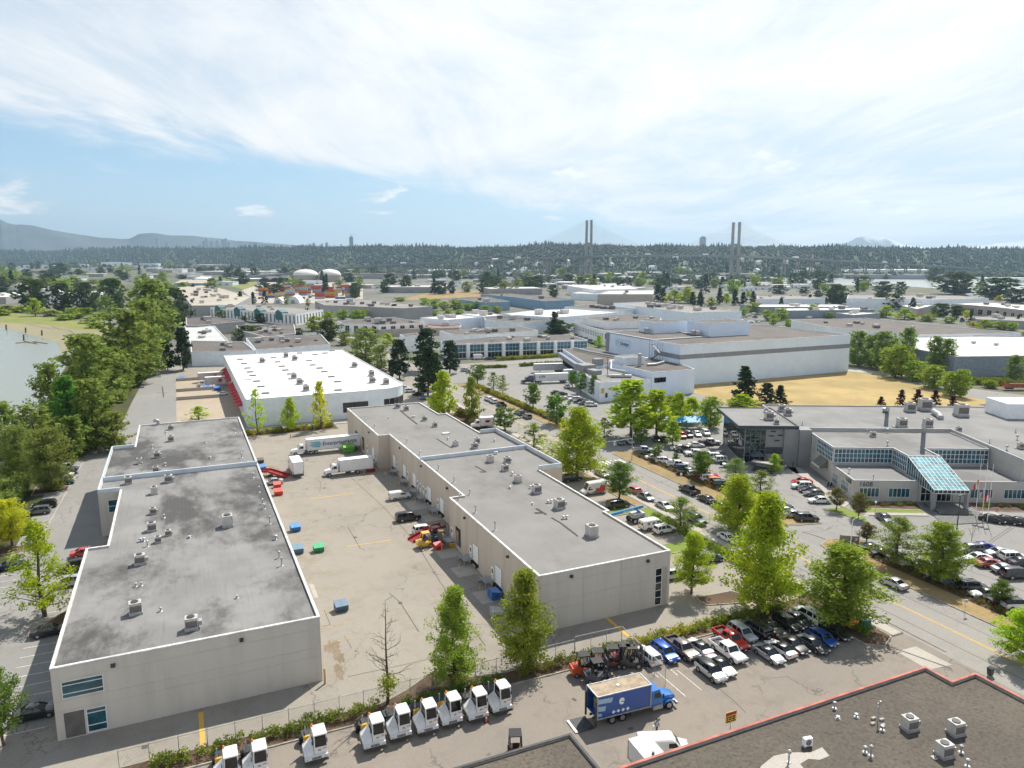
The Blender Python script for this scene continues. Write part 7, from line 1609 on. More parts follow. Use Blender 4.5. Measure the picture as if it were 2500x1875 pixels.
p = W('q4', 1025,100, zA); t = thing('duct', 'curved metal gooseneck duct at the far end of the left warehouse roof', 'duct', p); duct(t, [(0,0,0),(0,0,1.1),(-.5,0,1.4),(-1.1,0,1.1)], .4)
# patches on the middle roof
m_patch = mat('dark_roof_patch', (.07,.055,.05),.9,.2,2)
def rpatch(k, pts, w_, z, label, par_=B):
 mb = MB(); q = [W(k, x, y, z) for x, y in pts]
 for a, b in zip(q, q[1:]): mb.bar(a, b, w_, .03)
 mb.build('roof_patch', m_patch, par_)
rpatch('q5', [(1260,640),(1325,680)], .5,8.44, ''); rpatch('q5', [(1250,670),(1295,668)], .8,8.44, ''); rpatch('q5', [(1360,700),(1420,735),(1530,820)], .35,8.44, ''); rpatch('q5', [(865,365),(930,400)], .35,8.44, ''); rpatch('q5', [(895,403),(935,404)], .7,8.44, ''); rpatch('q5', [(615,188),(680,230),(715,250)], .35,8.44, ''); rpatch('q5', [(380,5),(420,40),(490,95)], .5,8.44, '')
# white roof
zC = 8.68
for i, (x, y) in enumerate(((1697,1075),(1852,1040),(1908,1060),(1903,1178),(1940,1215),(1982,1258))): rtu('units on the white roof', W('q1', x, y, zC),0,1.5, 'brown rooftop unit on the white roof', i)
for i, (x, y) in enumerate(((82,1105),(193,1160),(197,1205),(288,1215))): rtu('units on the white roof', W('q2', x, y, zC),0,1.5, 'brown rooftop unit on the white roof', i)
m_skyl = mat('grey_skylight', (.20,.19,.185),.5,.15,1)
for i, (x, y) in enumerate(((1555,1055),(1580,1083),(1603,1112),(1620,1137),(1637,1160),(1662,1197),(1690,1232),(1720,1275),(1770,1045),(1797,1072),(1825,1100),(1848,1125),(1880,1150),(1940,1015),(2002,1062),(2025,1092),(2070,1112),(2100,1135),(2145,1168),(2185,1200),(2190,1255),(2105,1015),(2150,1000),(2040,1025))):
 p = W('q1', x, y, zC); t = thing('skylight', 'flat grey skylight hatch on the white roof', 'skylight', p, 0, 'skylights on the white roof'); MB().box(-1.2,1.2,-.7,.7,0,.28).build('frame', m_skyl, t); MB().box(-1.05,1.05,-.55,.55,.28,.33).build('pane', g_dark, t)
p = W('q1', 1606,1185, zC); t = thing('tarp_patch', 'blue tarpaulin patch on the white roof', 'tarp', p); MB().box(-1.3,1.3,-.9,.9,0,.06).build('sheet', paint((.15,.35,.6)), t)
# gravel roof, right foreground
zD = 6.66
for i, (x, y) in enumerate(((1715,540),(1915,560),(1865,655))):
 t = rtu('units on the gravel roof', W('q8', x, y, zD), rad(-8),1.0, 'dusty rooftop unit on the gravel roof', 2 * i + 2)
for i, (x, y, h_) in enumerate(((1393,450,.7),(1408,495,.3),(1487,488,.4),(1550,655,1.0),(1525,640,.6),(1195,685,1.2),(1940,640,.7),(1967,700,.7),(1600,545,.5))): vent(W('q8', x, y, zD), h_, 'small vent pipe on the gravel roof', 'vents on the gravel roof', 0)
p = W('q8', 1275,615, zD); t = thing('fan_unit', 'small white box fan unit on the gravel roof', 'fan unit', p, rad(-10)); MB().box(-.45,.45,-.2,.2,.15,.95).build('casing', m_white, t); MB().cyl((0,-.2,.55),(0,-.23,.55),.3,16).build('fan', m_grille, t); MB().box(-.4,-.3,-.25,.25,0,.15).box(.3,.4,-.25,.25,0,.15).build('feet', m_steel, t)
p = W('q8', 1580,512, zD); t = thing('antenna_mast', 'thin aerial mast on concrete blocks on the gravel roof', 'antenna', p)
MB().cyl((0,0,0),(0,0,2.4),.04,6).bar((-.3,0,2.2),(.3,0,2.2),.05).bar((-.2,0,1.8),(.2,0,1.8),.05).cbox((.1,0,2.1),(.25,.12,.5)).build('mast', m_steel, t)
for dx_, dy_ in ((-.7,0),(.7,.1),(0,-.6),(.1,.6)): MB().cbox((dx_, dy_, .1),(.5,.25,.2)).build('ballast_block', m_conc, t)
pts = [(1075,700),(1130,655),(1200,640),(1290,640),(1340,618),(1372,655),(1330,672),(1280,668),(1245,690),(1270,720),(1060,740)]
MB().poly(ccw([W('q8', x, y, zD + .02).to_2d()[:] for x, y in pts]), zD + .015).build('bare_roof_patch', m_conc, Dd)
# office roof plant
for i, (x, y, s_, z) in enumerate(((490,205,1.6,10.25),(540,235,.9,10.25),(470,155,.8,10.25),(575,148,1.4,9.2),(615,175,1.4,9.2),(1440,150,1.9,9.2),(1540,140,2.4,9.2),(1785,180,2.4,9.2),(1995,155,1.8,9.2),(1385,255,1.7,9.2),(1190,320,.9,8.5),(1770,285,.9,9.2),(2190,400,1.0,9.2),(1560,255,1.6,9.2),(2040,158,1.2,9.2))):
 rtu('plant on the office roof', W('f', x, y, z),-TH, s_, 'grey rooftop unit on the office roof', i)
p = W('f', 2165,175,9.2); MB().box(-6,8,-5,5,0,4.2).build('roof_plant_house', m_white, F, (p.x, p.y, 9.12),-TH)
duct(F, [tuple(W('f', 1600,150,9.9)), tuple(W('f', 1640,175,9.9)), tuple(W('f', 1650,195,9.6))], .8); duct(F, [tuple(W('f', 1290,135,9.2)), tuple(W('f', 1290,135,13.2))], .5); duct(F, [tuple(W('f', 1537,260,9.2)), tuple(W('f', 1537,255,14))], .5); duct(F, [tuple(W('f', 1260,140,9.8)), tuple(W('f', 1300,145,9.8))], .7)
for i, (x, y, z) in enumerate(((715,240,9.2),(1290,295,8.5),(1155,295,8.5),(1290,380,8.5),(1980,360,9.2),(2095,410,9.2),(2155,290,9.2),(1030,565,4.5),(1195,605,4.5),(2165,340,9.2))): vent(W('f', x, y, z),.9, 'small vent on the office roof', 'vents on the office roof', i % 2)
text('1608', 1.5, mat('grey_letters', (.12,.12,.125),.6), F, tuple(fl(.3,-.03,3.35)), FR_, .03)
text('1608', 1.5, MATS['grey_letters'], F, tuple(fl(-.83,4.2,3.35)),-FD_, .03)
for i, (a, h_) in enumerate(((33,1.0),(32.3,1.7),(31.6,1.4),(31.0,1.5),(30.4,1.3))): q = fl(-17.16, a); MB().bar((q.x, q.y, 4.3),(q.x, q.y, 4.3 + h_),.22,.05).build('wall_lettering', m_white, F)
MB().cyl(tuple(fl(-17.0,29,4.5)), tuple(fl(-16,27.9,4.5)),.01,6).build('mullion_pin', m_steel, F)
# ------------------------------------------------------------------ yard furniture
def dumpster(loc, rz, col, label, w_=1.8, d_=1.4, h_=1.35, lid=None):
 t = thing('dumpster', label, 'dumpster', loc, rz, 'dumpsters in the yard'); c = paint(col, .5,.1)
 MB().loft([[(-w_ / 2,-d_ / 2 + .0,.12),(w_ / 2,-d_ / 2,.12),(w_ / 2, d_ / 2,.12),(-w_ / 2, d_ / 2,.12)], [(-w_ / 2,-d_ / 2 - .12, h_ * .7),(w_ / 2,-d_ / 2 - .12, h_ * .7),(w_ / 2, d_ / 2, h_),(-w_ / 2, d_ / 2, h_)]]).build('bin', c, t)
 MB().add([(-w_ / 2 - .03,-d_ / 2 - .16, h_ * .72),(-.02,-d_ / 2 - .16, h_ * .72),(-.02, d_ / 2 + .03, h_ + .03),(-w_ / 2 - .03, d_ / 2 + .03, h_ + .03),(.02,-d_ / 2 - .16, h_ * .72),(w_ / 2 + .03,-d_ / 2 - .16, h_ * .72),(w_ / 2 + .03, d_ / 2 + .03, h_ + .03),(.02, d_ / 2 + .03, h_ + .03)], [(0,1,2,3),(4,5,6,7)]).build('lid', paint(lid or tuple(min(1, x * 1.5 + .05) for x in col),.5,.1), t)
 for sx in (-1,1): MB().box(sx * w_ / 2 - .06, sx * w_ / 2 + .06,-.25,.25,.6,.8).build('lift_pocket', m_darkmetal, t)
 r_ = MB()
 for i in range(3): r_.box(-w_ / 2 + .2 + i * (w_ - .48) / 2,-w_ / 2 + .28 + i * (w_ - .48) / 2,-d_ / 2 - .15,-d_ / 2 - .02,.14, h_ * .66)
 r_.build('rib', c, t)
 return t
for k, x, y, rz, col, lab, s_ in (('p', 721,1296,5,(.03,.16,.42), 'bright blue dumpster beside the left warehouse', 1.0),('p', 727,1350,0,(.08,.15,.21), 'slate blue dumpster touching the left warehouse edge', 1.05),('p', 778,1346,0,(.02,.26,.10), 'green dumpster in the yard', 1.0),('p', 833,1490,3,(.06,.11,.17), 'dark slate dumpster alone near the left warehouse corner', 1.05),('p', 1207,1460,90,(.02,.12,.38), 'blue dumpster in the dock shade near the corner tree', 1.1),('p', 1212,1508,85,(.28,.29,.30), 'grey dumpster in the dock shade near the corner tree', 1.1),
        ('p', 680,1208,0,(.55,.05,.03), 'red dumpster beside the left warehouse, nearer of two', 1.0),('p', 677,1190,0,(.55,.06,.04), 'red dumpster beside the left warehouse, farther of two', .9),('p', 905,1152,8,(.26,.02,.02), 'dark red dumpster behind the white box truck', 1.0),('p', 636,1130,0,(.05,.05,.05), 'black dumpster at the left warehouse back section', .9),('p', 640,1148,0,(.03,.14,.36), 'blue dumpster at the left warehouse back section', 1.0),('n8', 625,915,12,(.5,.03,.02), 'red dumpster beside the yellow forklift', .85)):
 p = W(k, x, y); t = dumpster((p.x, p.y, .03), rad(rz), col, lab); t.scale = (s_,) * 3
p = W('t1', 1385,350); t = dumpster((p.x, p.y, .03),0,(.10,.34,.03), 'lime green compactor skip beside the lettered trailer', 3.0,2.6,2.2,(.2,.45,.06))
for x, y in ((1175,1190),(1340,1248),(1408,1255)):
 p = W('q1', x, y); dumpster((p.x, p.y, .03),0,(.02,.12,.40), 'blue dumpster in the red awning yard', 2.6,1.8,1.6)
for i, y in enumerate((345,317,298)):
 t = thing('dock_wall', 'low concrete dock wall in the red awning yard, %s' % ('farthest', 'middle', 'nearest')[i], 'wall', (-3, y, .03),0, 'dock walls'); MB().box(0,15,-.2,.2,0,1.1).build('wall', m_conc, t); MB().box(0,15,-.25,.25,1.1,1.2).build('coping', m_kerb, t)
# red loading ramps
m_ramp = mat('dull_red_steel', (.33,.03,.03),.7,.2,2)
for lab, k, a, b, w_ in (('red steel loading ramp beside the left warehouse', 't1', (225,670),(570,690),2.2),('red steel loading ramp at the middle docks', 'n8', (680,710),(300,830),1.8)):
 A0, B0 = W(k, *a), W(k, *b); d_ = (B0 - A0); ln_ = d_.length
 t = thing('loading_ramp', lab, 'ramp', (A0.x, A0.y, .03), math.atan2(d_.y, d_.x), 'loading ramps')
 MB().add([(0,-w_ / 2,1.15),(2,-w_ / 2,1.2),(ln_, -w_ / 2,.05),(ln_, w_ / 2,.05),(2, w_ / 2,1.2),(0, w_ / 2,1.15)], [(0,1,4,5),(1,2,3,4)]).build('deck', m_ramp, t)
 for sy in (-1,1):
  mb = MB(); mb.bar((0, sy * w_ / 2,1.3),(2, sy * w_ / 2,1.4),.1,.5); mb.bar((2, sy * w_ / 2,1.4),(ln_, sy * w_ / 2,.2),.1,.45); mb.bar((0, sy * w_ / 2,1.95),(2, sy * w_ / 2,2.0),.06); mb.bar((2, sy * w_ / 2,2.0),(ln_, sy * w_ / 2,.6),.05)
  for f in (0,.25,.5,.75): mb.bar((f * ln_, sy * w_ / 2,.1),(f * ln_, sy * w_ / 2,1.95 - max(0, f - .2) * 1.5),.07)
  mb.build('side_rail', m_ramp, t)
 MB().box(1.6,2.4,-w_ / 2, w_ / 2,.05,.3).build('axle', m_darkmetal, t)
# dock landings with stairs and rails
def landing(X, y, label):
 t = thing('dock_stair', label, 'stairs', (X, y, .03),0, 'dock landings')
 MB().box(-1.6,-.06,-1.1,1.1,1.0,1.16).build('platform', m_steel, t)
 for x in (-1.5,):
  for dy in (-1,1): MB().bar((x, dy, 0),(x, dy, 1.0),.1).build('leg', m_steel, t)
 for i in range(5): MB().box(-1.6,-.5,1.1 + .26 * i, 1.34 + .26 * i, .82 - .2 * i, .87 - .2 * i).build('step', m_steel, t)
 r_ = MB()
 for z in (1.55,1.95,2.2): r_.bar((-1.6,-1.1, z),(-1.6,1.1, z),.05); r_.bar((-1.6,1.1, z),(-1.6,2.5, z - 1.1),.05); r_.bar((-1.6,-1.1, z),(-.1,-1.1, z),.05)
 for y_, dz_ in ((-1.1,0),(0,0),(1.1,0),(2.5,-1.1)): r_.bar((-1.6, y_, 1.1 + dz_),(-1.6, y_, 2.2 + dz_),.05)
 r_.build('railing', m_steel, t)
 return t
for X, y, l_ in ((43.55,104.5, 'steel dock landing nearest the front corner of the middle warehouse'),(43.55,114.2, 'steel dock landing second from the front corner of the middle warehouse'),(43.55,123.3, 'steel dock landing behind the stacked pallets'),(46.35,140.3, 'steel dock landing beside the parked black SUV'),(46.35,149.2, 'steel dock landing beside the small white van'),(46.35,154.3, 'steel dock landing beyond the small white van'),(46.35,162.4, 'steel dock landing near the wall jog'),(46.35,171.3, 'steel dock landing next to the wall jog'),(43.45,181, 'steel dock landing behind the dark red dumpster')):
 landing(X, y, l_)
# stacked pallets and crates at the landing
p = Vector((43.0,126.4,.03)); t = thing('pallet_stack', 'tall stack of timber pallets at the dock landing', 'pallets', (42.2,125.6,.03),0)
for i in range(14): MB().box(-.7 + .05 * (i % 2),.6 + .05 * (i % 2),-.6,.6,.17 * i, .17 * i + .12).build('pallet', m_wood, t)
p = W('n8', 790,900); t = thing('crate', 'open timber crate at the foot of the dock landing', 'crate', (p.x, p.y, .03)); mb = MB()
for z in (.1,.5,.9):
 for a, b in (((-.5,-.5),(.5,-.5)),((.5,-.5),(.5,.5)),((.5,.5),(-.5,.5)),((-.5,.5),(-.5,-.5))): mb.bar((*a, z),(*b, z),.05,.2)
mb.build('slats', m_yel, t)
# bollards
for i, (x, y) in enumerate(((870,1170),(1110,1420),(505,560),(355,410),(130,175),(668,945))):
 p = W('n8', x, y); t = thing('bollard', 'yellow steel bollard at the middle docks', 'bollard', (p.x, p.y, .03),0, 'yellow bollards'); MB().cyl((0,0,0),(0,0,1.15),.09,10).build('post', m_yel, t); MB().sphere((0,0,1.15),.09,10,4, True).build('cap', m_yel, t)
for i, (k, x, y) in enumerate((('t1', 1830,605),('t1', 1903,595),('t1', 1885,680),('t1', 2028,820),('t1', 1600,660))):
 p = W(k, x, y); t = thing('bollard', 'yellow steel bollard at the far middle docks', 'bollard', (p.x, p.y, .03),0, 'yellow bollards'); MB().cyl((0,0,0),(0,0,1.15),.09,10).build('post', m_yel, t); MB().sphere((0,0,1.15),.09,10,4, True).build('cap', m_yel, t)
p = W('s2', 1070,1215); t = thing('bollard', 'thick tan bollard at the front corner of the left warehouse', 'bollard', (p.x, p.y, .03)); MB().cyl((0,0,0),(0,0,2.0),.14,12).build('post', mat('tan_paint', (.55,.36,.2),.6), t); MB().sphere((0,0,2.0),.14,12,4, True).build('cap', MATS['tan_paint'], t)
# ------------------------------------------------------------------ fences
def fence(pts, label, h_=2.0, step=3.0, arms=True, mesh=True):
 t = thing('chain_link_fence', label, 'fence', (pts[0][0], pts[0][1], .05),0, 'chain-link fences'); o = Vector((*pts[0], 0))
 ms = MB()
 for a, b in zip(pts, pts[1:]):
  a, b = Vector((*a, 0)) - o, Vector((*b, 0)) - o; n = max(1, round((b - a).length / step)); d_ = (b - a).normalized()
  for i in range(n + 1):
   q = a.lerp(b, i / n); pm = MB().cyl(q, q + Vector((0,0, h_)),.04,6)
   if arms: pm.bar(q + Vector((0,0, h_)), q + Vector((.05,-.2, h_ + .4)),.035)
   pm.build('post', m_steel, t)
  MB().bar(a + Vector((0,0, h_)), b + Vector((0,0, h_)),.05).build('top_rail', m_steel, t)
  if mesh:
   L_ = (b - a).length; k = 0.0
   while k < L_:
    for s_ in (1,-1):
     q0 = a + d_ * k + Vector((0,0,0 if s_ > 0 else h_)); ln_ = min(h_, L_ - k); q1 = a + d_ * (k + ln_) + Vector((0,0, ln_ if s_ > 0 else h_ - ln_)); ms.bar(q0, q1,.012)
    k += .35
 if mesh: ms.build('wire_mesh', m_steel, t)
 return t
fence([(-9,80.15),(45.6,80.5)], 'long chain-link fence behind the clipped hedge and yard tractors', 2.0,2.95)
fence([(45.7,80.5),(53.0,80.3),(52.6,74.2),(52.3,69.2)], 'chain-link fence enclosing the forklifts', 2.4,2.6)
fence([(305,205),(345,178)], 'wire fence along the railway at the right', 2.2,3.5)
# ------------------------------------------------------------------ street furniture
def lamp_post(p, h_, label, az=0.0, arm=2.2, m=None):
 t = thing('street_lamp', label, 'street lamp', (p.x, p.y, .05), az, 'street lamps'); m = m or m_steel
 MB().cyl((0,0,0),(0,0, h_ - .8),.11,8,.07).build('pole', m, t)
 mb = MB(); pr = (0,0, h_ - .8)
 for i in range(1,6):
  a = i / 5 * math.pi / 2; q = (-arm * (1 - math.cos(a)) * 1.0,0, h_ - .8 + .9 * math.sin(a)); mb.cyl(pr, q, .05,6); pr = q
 mb.build('arm', m, t); MB().loft([[(pr[0] + .1,-.12, pr[2] - .05),(pr[0] + .1,.12, pr[2] - .05),(pr[0] + .1,.1, pr[2] + .08),(pr[0] + .1,-.1, pr[2] + .08)], [(pr[0] - .7,-.15, pr[2] - .05),(pr[0] - .7,.15, pr[2] - .05),(pr[0] - .7,.1, pr[2] + .06),(pr[0] - .7,-.1, pr[2] + .06)]]).build('lamp_head', m, t)
 return t
p = W('m8', 1068,752); lamp_post(p, 9.0, 'curved street lamp beside the truck court hedge', 0)
p = W('m8', 445,692); lamp_post(p, 8.2, 'street lamp at the left kerb before the far box truck', math.pi, 1.2)
p = W('n1', 345,690); ls = lamp_post(p, 9.6, 'tall signal pole with lamp at the crossing', rad(20),2.6)
MB().bar((0,0,5.9),(-8.5,1.5,6.3),.14).build('signal_arm', m_steel, ls); MB().cbox((-6,1.05,5.6),(.9,.12,1.0)).build('signal_sign', m_white, ls); MB().cbox((-6,.98,5.6),(.35,.04,.6)).build('sign_symbol', m_black, ls)
MB().cbox((.25,-.2,3.0),(.35,.3,.9)).build('signal_head', m_yel, ls); MB().cbox((0,-.14,2.6),(.55,.04,.75)).build('crossing_sign', m_white, ls)
p = W('s5', 330,470); lamp_post(p, 7.2, 'pale curved street lamp standing before the concrete sign', rad(160),2.2, m_white)
p = W('n3', 745,690); t = thing('lamp_post', 'tall dark parking lamp before the office entrance', 'lamp post', (p.x, p.y, .03)); hh = hgt(p, 'n3', 165); MB().cyl((0,0,0),(0,0, hh),.12,8,.08).build('pole', m_darkmetal, t); MB().cbox((0,0, hh),(1.4,.35,.18)).build('lamp_head', m_darkmetal, t); MB().cyl((0,0,0),(0,0,.8),.3,10).build('base', m_conc, t)
for k, x, y, ty, lab in (('n2', 1857,965,835, 'short white lamp post on the office lawn'),('n2', 82,400,270, 'blue lamp post beside the office lobby')):
 p = W(k, x, y); t = thing('path_lamp', lab, 'lamp post', (p.x, p.y, .05)); MB().cyl((0,0,0),(0,0,2.4),.05,6).build('pole', m_steel, t); MB().sphere((0,0,2.5),.25,10,6).build('globe', m_white, t)
# flagpoles
m_flag = [paint(c) for c in ((.55,.03,.03),(.7,.7,.7),(.6,.25,.1))]
for i, (x, y, r_, cols) in enumerate(((1000,455,13.0,((.55,.2,.05),(.7,.65,.5),(.5,.05,.05))),(1085,492,12.0,((.6,.6,.66),(.15,.15,.4),(.55,.45,.3))),(1160,525,12.0,((.58,.02,.02),(.75,.75,.75),(.58,.02,.02))))):
 p = W('n3', x, y); t = thing('flagpole', ('left flagpole with orange-red flag at the office entrance', 'middle flagpole with pale flag at the office entrance', 'right flagpole with red and white flag at the office entrance')[i], 'flagpole', (p.x, p.y, .1),0, 'flagpoles')
 MB().cyl((0,0,0),(0,0, r_),.07,8,.04).build('pole', m_white, t); MB().sphere((0,0, r_),.1,8,5).build('finial', m_steel, t)
 z0 = (6.6,5.4,5.0)[i]
 for j in range(3):
  mb = MB(); n = 4
  for q in range(n):
   a0, a1 = (j + q / n) / 3,(j + (q + 1) / n) / 3
   P_ = lambda a, zz_: (-(a * 2.0) * .75,.18 * math.sin(a * 9), z0 + zz_ - a * 1.0)
   mb.add([P_(a0,0), P_(a1,0), P_(a1,1.4 - a1 * .2), P_(a0,1.4 - a0 * .2)], [(0,1,2,3)])
  f_ = mb.build('flag', paint(cols[j], .8,0), t)
  if i == 2 and j == 1:
   MB().cyl((-.75 * 1.0,.1 - .16, z0 + .25),(-.75 * 1.0,.1 - .10, z0 + .25),.28,7).build('leaf_emblem', m_flag[0], f_)
# concrete monument sign
p = W('n2', 1400,1415); q = W('n2', 1645,1372)
t = thing('monument_sign', 'concrete entrance sign with slanted top beside the road', 'sign', (p.x, p.y, .1), math.atan2(q.y - p.y, q.x - p.x)); ln_ = (q - p).length
MB().add([(0,0,0),(ln_, 0,0),(ln_, 0,1.35),(0,0,2.2),(0,.5,0),(ln_, .5,0),(ln_, .5,1.35),(0,.5,2.2)], [(0,1,2,3),(5,4,7,6),(3,2,6,7),(0,3,7,4),(1,5,6,2)]).build('slab', mat('board_marked_concrete', (.26,.24,.20),.9,.15,1.2), t)
MB().cyl((ln_ * .82,-.03,.9),(ln_ * .82,.01,.9),.3,16).build('round_emblem', m_frame, t); MB().box(.5, ln_ * .6,-.03,.01,.5,.95).build('nameplate', m_darkmetal, t)
# signs
def board(p, z0, w_, h_, col, label, az=0.0, lines=(), name='sign_board', post=True):
 t = thing(name, label, 'sign', (p.x, p.y, .05), az, 'small signs')
 b_ = MB().cbox((0,0, z0 + h_ / 2),(w_, .04, h_)).build('panel', col, t)
 if post: MB().cyl((0,.04,0),(0,.04, z0 + h_),.035,6).build('post', m_steel, t)
 for i, (z, hh_, mm) in enumerate(lines):
  mb = MB(); rr_ = random.Random(i + int(w_ * 10)); x = -w_ * .42
  while x < w_ * .36: e = min(rr_.uniform(.12,.34) * w_, w_ * .42 - x); mb.box(x, x + e, -.026,-.021, z0 + z * h_, z0 + (z + hh_) * h_); x += e + .05 * w_
  mb.build('faded_lettering', mm, b_)
 return t
mk, mr = m_black, paint((.30,.02,.01))
p = W('t3', 2195,1230,7.0); p = Vector((p.x, 51.4,0)); ws_ = board(W('q8', 945,512,7.0),7.0,1.35,1.15, m_yel, 'red and yellow warning sign standing on the red coping', rad(0),((.46,.13, mk),(.27,.12, mk),(.07,.12, mk)))
MB().cbox((0,-.021,7.98),(1.35,.01,.34)).build('red_band', mr, ws_)
p = W('s5', 372,1290); board(p, 1.0,1.5,.95, m_yel, 'yellow notice board in the driveway shrubs', rad(-10),((.58,.24, mr),(.16,.24, mr)))
p = W('s5', 1570,1110); board(p, 1.7,.55,.7, m_white, 'small white road sign in the far verge', rad(-20),((.45,.3, paint((.12,.14,.12))),))
p = W('s5', 500,540); board(p, 1.6,.55,.55, paint((.75,.25,.02)), 'orange road sign behind the white pickup', rad(-20),())
p = W('n1', 1008,985); board(p, 1.7,.45,.6, m_white, 'small white road sign in the far verge by the office lot', rad(-20),())
p = W('m8', 798,820); board(p, 1.7,.5,.6, m_white, 'small white road sign at the left kerb by the far trees', rad(-20),())
p = W('t1', 605,165); t = thing('fire_hydrant', 'small yellow hydrant post in the brown shrub strip', 'hydrant', (p.x, p.y, .1)); MB().cyl((0,0,0),(0,0,.9),.18,10).build('barrel', m_yel, t); MB().sphere((0,0,.9),.2,10,5, True).build('bonnet', m_yel, t)
# utility box
p = W('s5', 480,1250); t = thing('utility_box', 'green utility box in the driveway shrubs', 'utility box', (p.x, p.y, .1), rad(-15)); MB().box(-.8,.8,-.5,.5,.1,1.2).build('cabinet', paint((.02,.17,.13),.5,.1), t); MB().box(-.85,.85,-.55,.55,1.2,1.28).build('lid', paint((.03,.22,.17),.5,.1), t)
p = W('q8', 2065,310); t = thing('waste_bin', 'dark wheeled bin at the corner of the gravel-roofed building', 'bin', (p.x, p.y, .05),0); MB().loft([[(-.25,-.25,.1),(.25,-.25,.1),(.25,.25,.1),(-.25,.25,.1)], [(-.32,-.32,1.0),(.32,-.32,1.0),(.32,.32,1.0),(-.32,.32,1.0)]]).build('bin', m_darkmetal, t); MB().box(-.34,.34,-.36,.34,1.0,1.08).build('lid', m_black, t)
# cones
for i, (k, x, y, lab) in enumerate((('n7', 1735,840, 'orange cone at the rightmost yard tractors'),('n3', 457,580, 'orange cone in the disabled bays'),('n3', 1298,370, 'orange cone at the flower bed beyond the flagpoles'))):
 p = W(k, x, y); t = thing('traffic_cone', lab, 'cone', (p.x, p.y, .04),0, 'traffic cones'); MB().box(-.24,.24,-.24,.24,0,.05).build('base', m_black, t); MB().cyl((0,0,.05),(0,0,.95),.17,12,.04).build('body', paint((.75,.12,.02)), t); MB().cyl((0,0,.5),(0,0,.66),.115,12,.09).build('reflective_band', m_white, t)
# gazebo, blue tent, bench shelter in the office plaza
p = W('n2', 265,300); t = thing('gazebo', 'grey pop-up gazebo at the office lobby', 'gazebo', (p.x, p.y, .1),-TH)
MB().add([(-2,-2,2.5),(2,-2,2.5),(2,2,2.5),(-2,2,2.5),(0,0,3.5)], [(0,1,4),(1,2,4),(2,3,4),(3,0,4)]).build('canopy', mat('grey_canvas', (.11,.11,.12),.8), t)
for a in (-1.9,1.9):
 for b in (-1.9,1.9): MB().bar((a, b, 0),(a, b, 2.5),.08).build('leg', m_darkmetal, t)
p = W('n2', 340,400); t = thing('food_stand', 'white-topped stand beside the gazebo at the office plaza', 'stand', (p.x, p.y, .1), rad(-60)); MB().box(-2.6,2.6,-1,1,2.3,2.5).build('roof', m_conc, t)
for a in (-2.4,2.4):
 for b in (-.8,.8): MB().bar((a, b, 0),(a, b, 2.3),.1).build('leg', m_darkmetal, t)
MB().box(-2.2,2.2,-.8,.8,.1,1.0).build('counter', m_darkmetal, t)
p = W('n1', 1120,290); t = thing('tent', 'bright blue tarpaulin shelter behind the office lot', 'tent', (p.x, p.y + 3,.05), rad(-20))
MB().add([(-7,-2.5,2.6),(7,-2.5,2.6),(7,2.5,2.9),(-7,2.5,2.9),(-7,0,4.0),(7,0,4.0)], [(0,1,5,4),(4,5,2,3),(0,4,3),(1,2,5)]).build('tarp', paint((.03,.33,.62),.5,.1), t)
for a in (-6.8,-2.3,2.3,6.8):
 for b in (-2.4,2.4): MB().bar((a, b, 0),(a, b, 2.65),.1).build('leg', m_steel, t)
# scrap pile / pilings in the inlet
for i, (x, y, ty) in enumerate(((68,905,852),(278,940,885),(453,970,912),(257,1020,960))):
 p = W('m1', x, y); h_ = hgt(p, 'm1', ty); t = thing('piling', 'dark timber piling standing in the shallow water', 'piling', (p.x, p.y, 0),0, 'pilings in the inlet'); MB().cyl((0,0,0),(.2,0, h_),.55,8,.45).build('post', m_bark, t); MB().cyl((.2,0, h_),(.2,0, h_ + .15),.5,8,.2).build('cap', m_darkmetal, t)
for i, (x0, y0, x1, y1) in enumerate(((170,1050,300,1040),(270,1030,400,1060),(360,1035,510,1055),(300,1045,395,1048))):
 a, b = W('m1', x0, y0,.25), W('m1', x1, y1,.25); t = thing('driftwood_log', 'bleached driftwood log floating by the leaning piling', 'log', tuple(a),0, 'driftwood'); MB().cyl((0,0,0), tuple(b - a),.4,7,.25).build('log', m_wood, t)
# ------------------------------------------------------------------ people (one continuous skinned body each)
bodym.materials.append(m_trim)
m_skin = mat('skin', (.45,.28,.20),.6,.08,6, obj=True); m_hair = mat('dark_hair', (.02,.015,.012),.6,.1,9, obj=True)
me_h = MB().sphere((0,.0,1.73),.115,10,6, True, 1.0).mesh('hair', m_hair, 60)
me_f = MB().sphere((0,.045,1.68),.085,10,7, sz=1.25).mesh('face', m_skin, 60)
me_t = MB().loft([[(a * w_, b * d_, z) for a, b in ((-1,-.6),(0,-1),(1,-.6),(1,.6),(0,1),(-1,.6))] for z, w_, d_ in ((.92,.20,.15),(1.15,.19,.145),(1.4,.215,.15),(1.47,.14,.1))]).mesh('shirt', m_trim, 60)
def person(p, rz, shirt, label, pants=(.02,.02,.03)):
 t = thing('person', label, 'person', (p.x, p.y, .14), rz, 'people outside'); b_ = obj('body', bodym, t); setm(b_, paint(pants, .8,0)); s_ = obj('shirt', me_t, t); setm(s_, paint(shirt, .8,0)); obj('hair', me_h, t); obj('face', me_f, t)
 return t
pp = W('t3', 1230,1400); t = person(pp, rad(170),(.35,.38,.45), 'person in dark top walking beside the blue truck'); MB().loft([[(.18,-.1,.5),(.42,-.1,.5),(.42,.12,.5),(.18,.12,.5)], [(.16,-.12,1.0),(.42,-.12,1.0),(.42,.14,1.0),(.16,.14,1.0)]]).build('carried_bag', m_white, t)
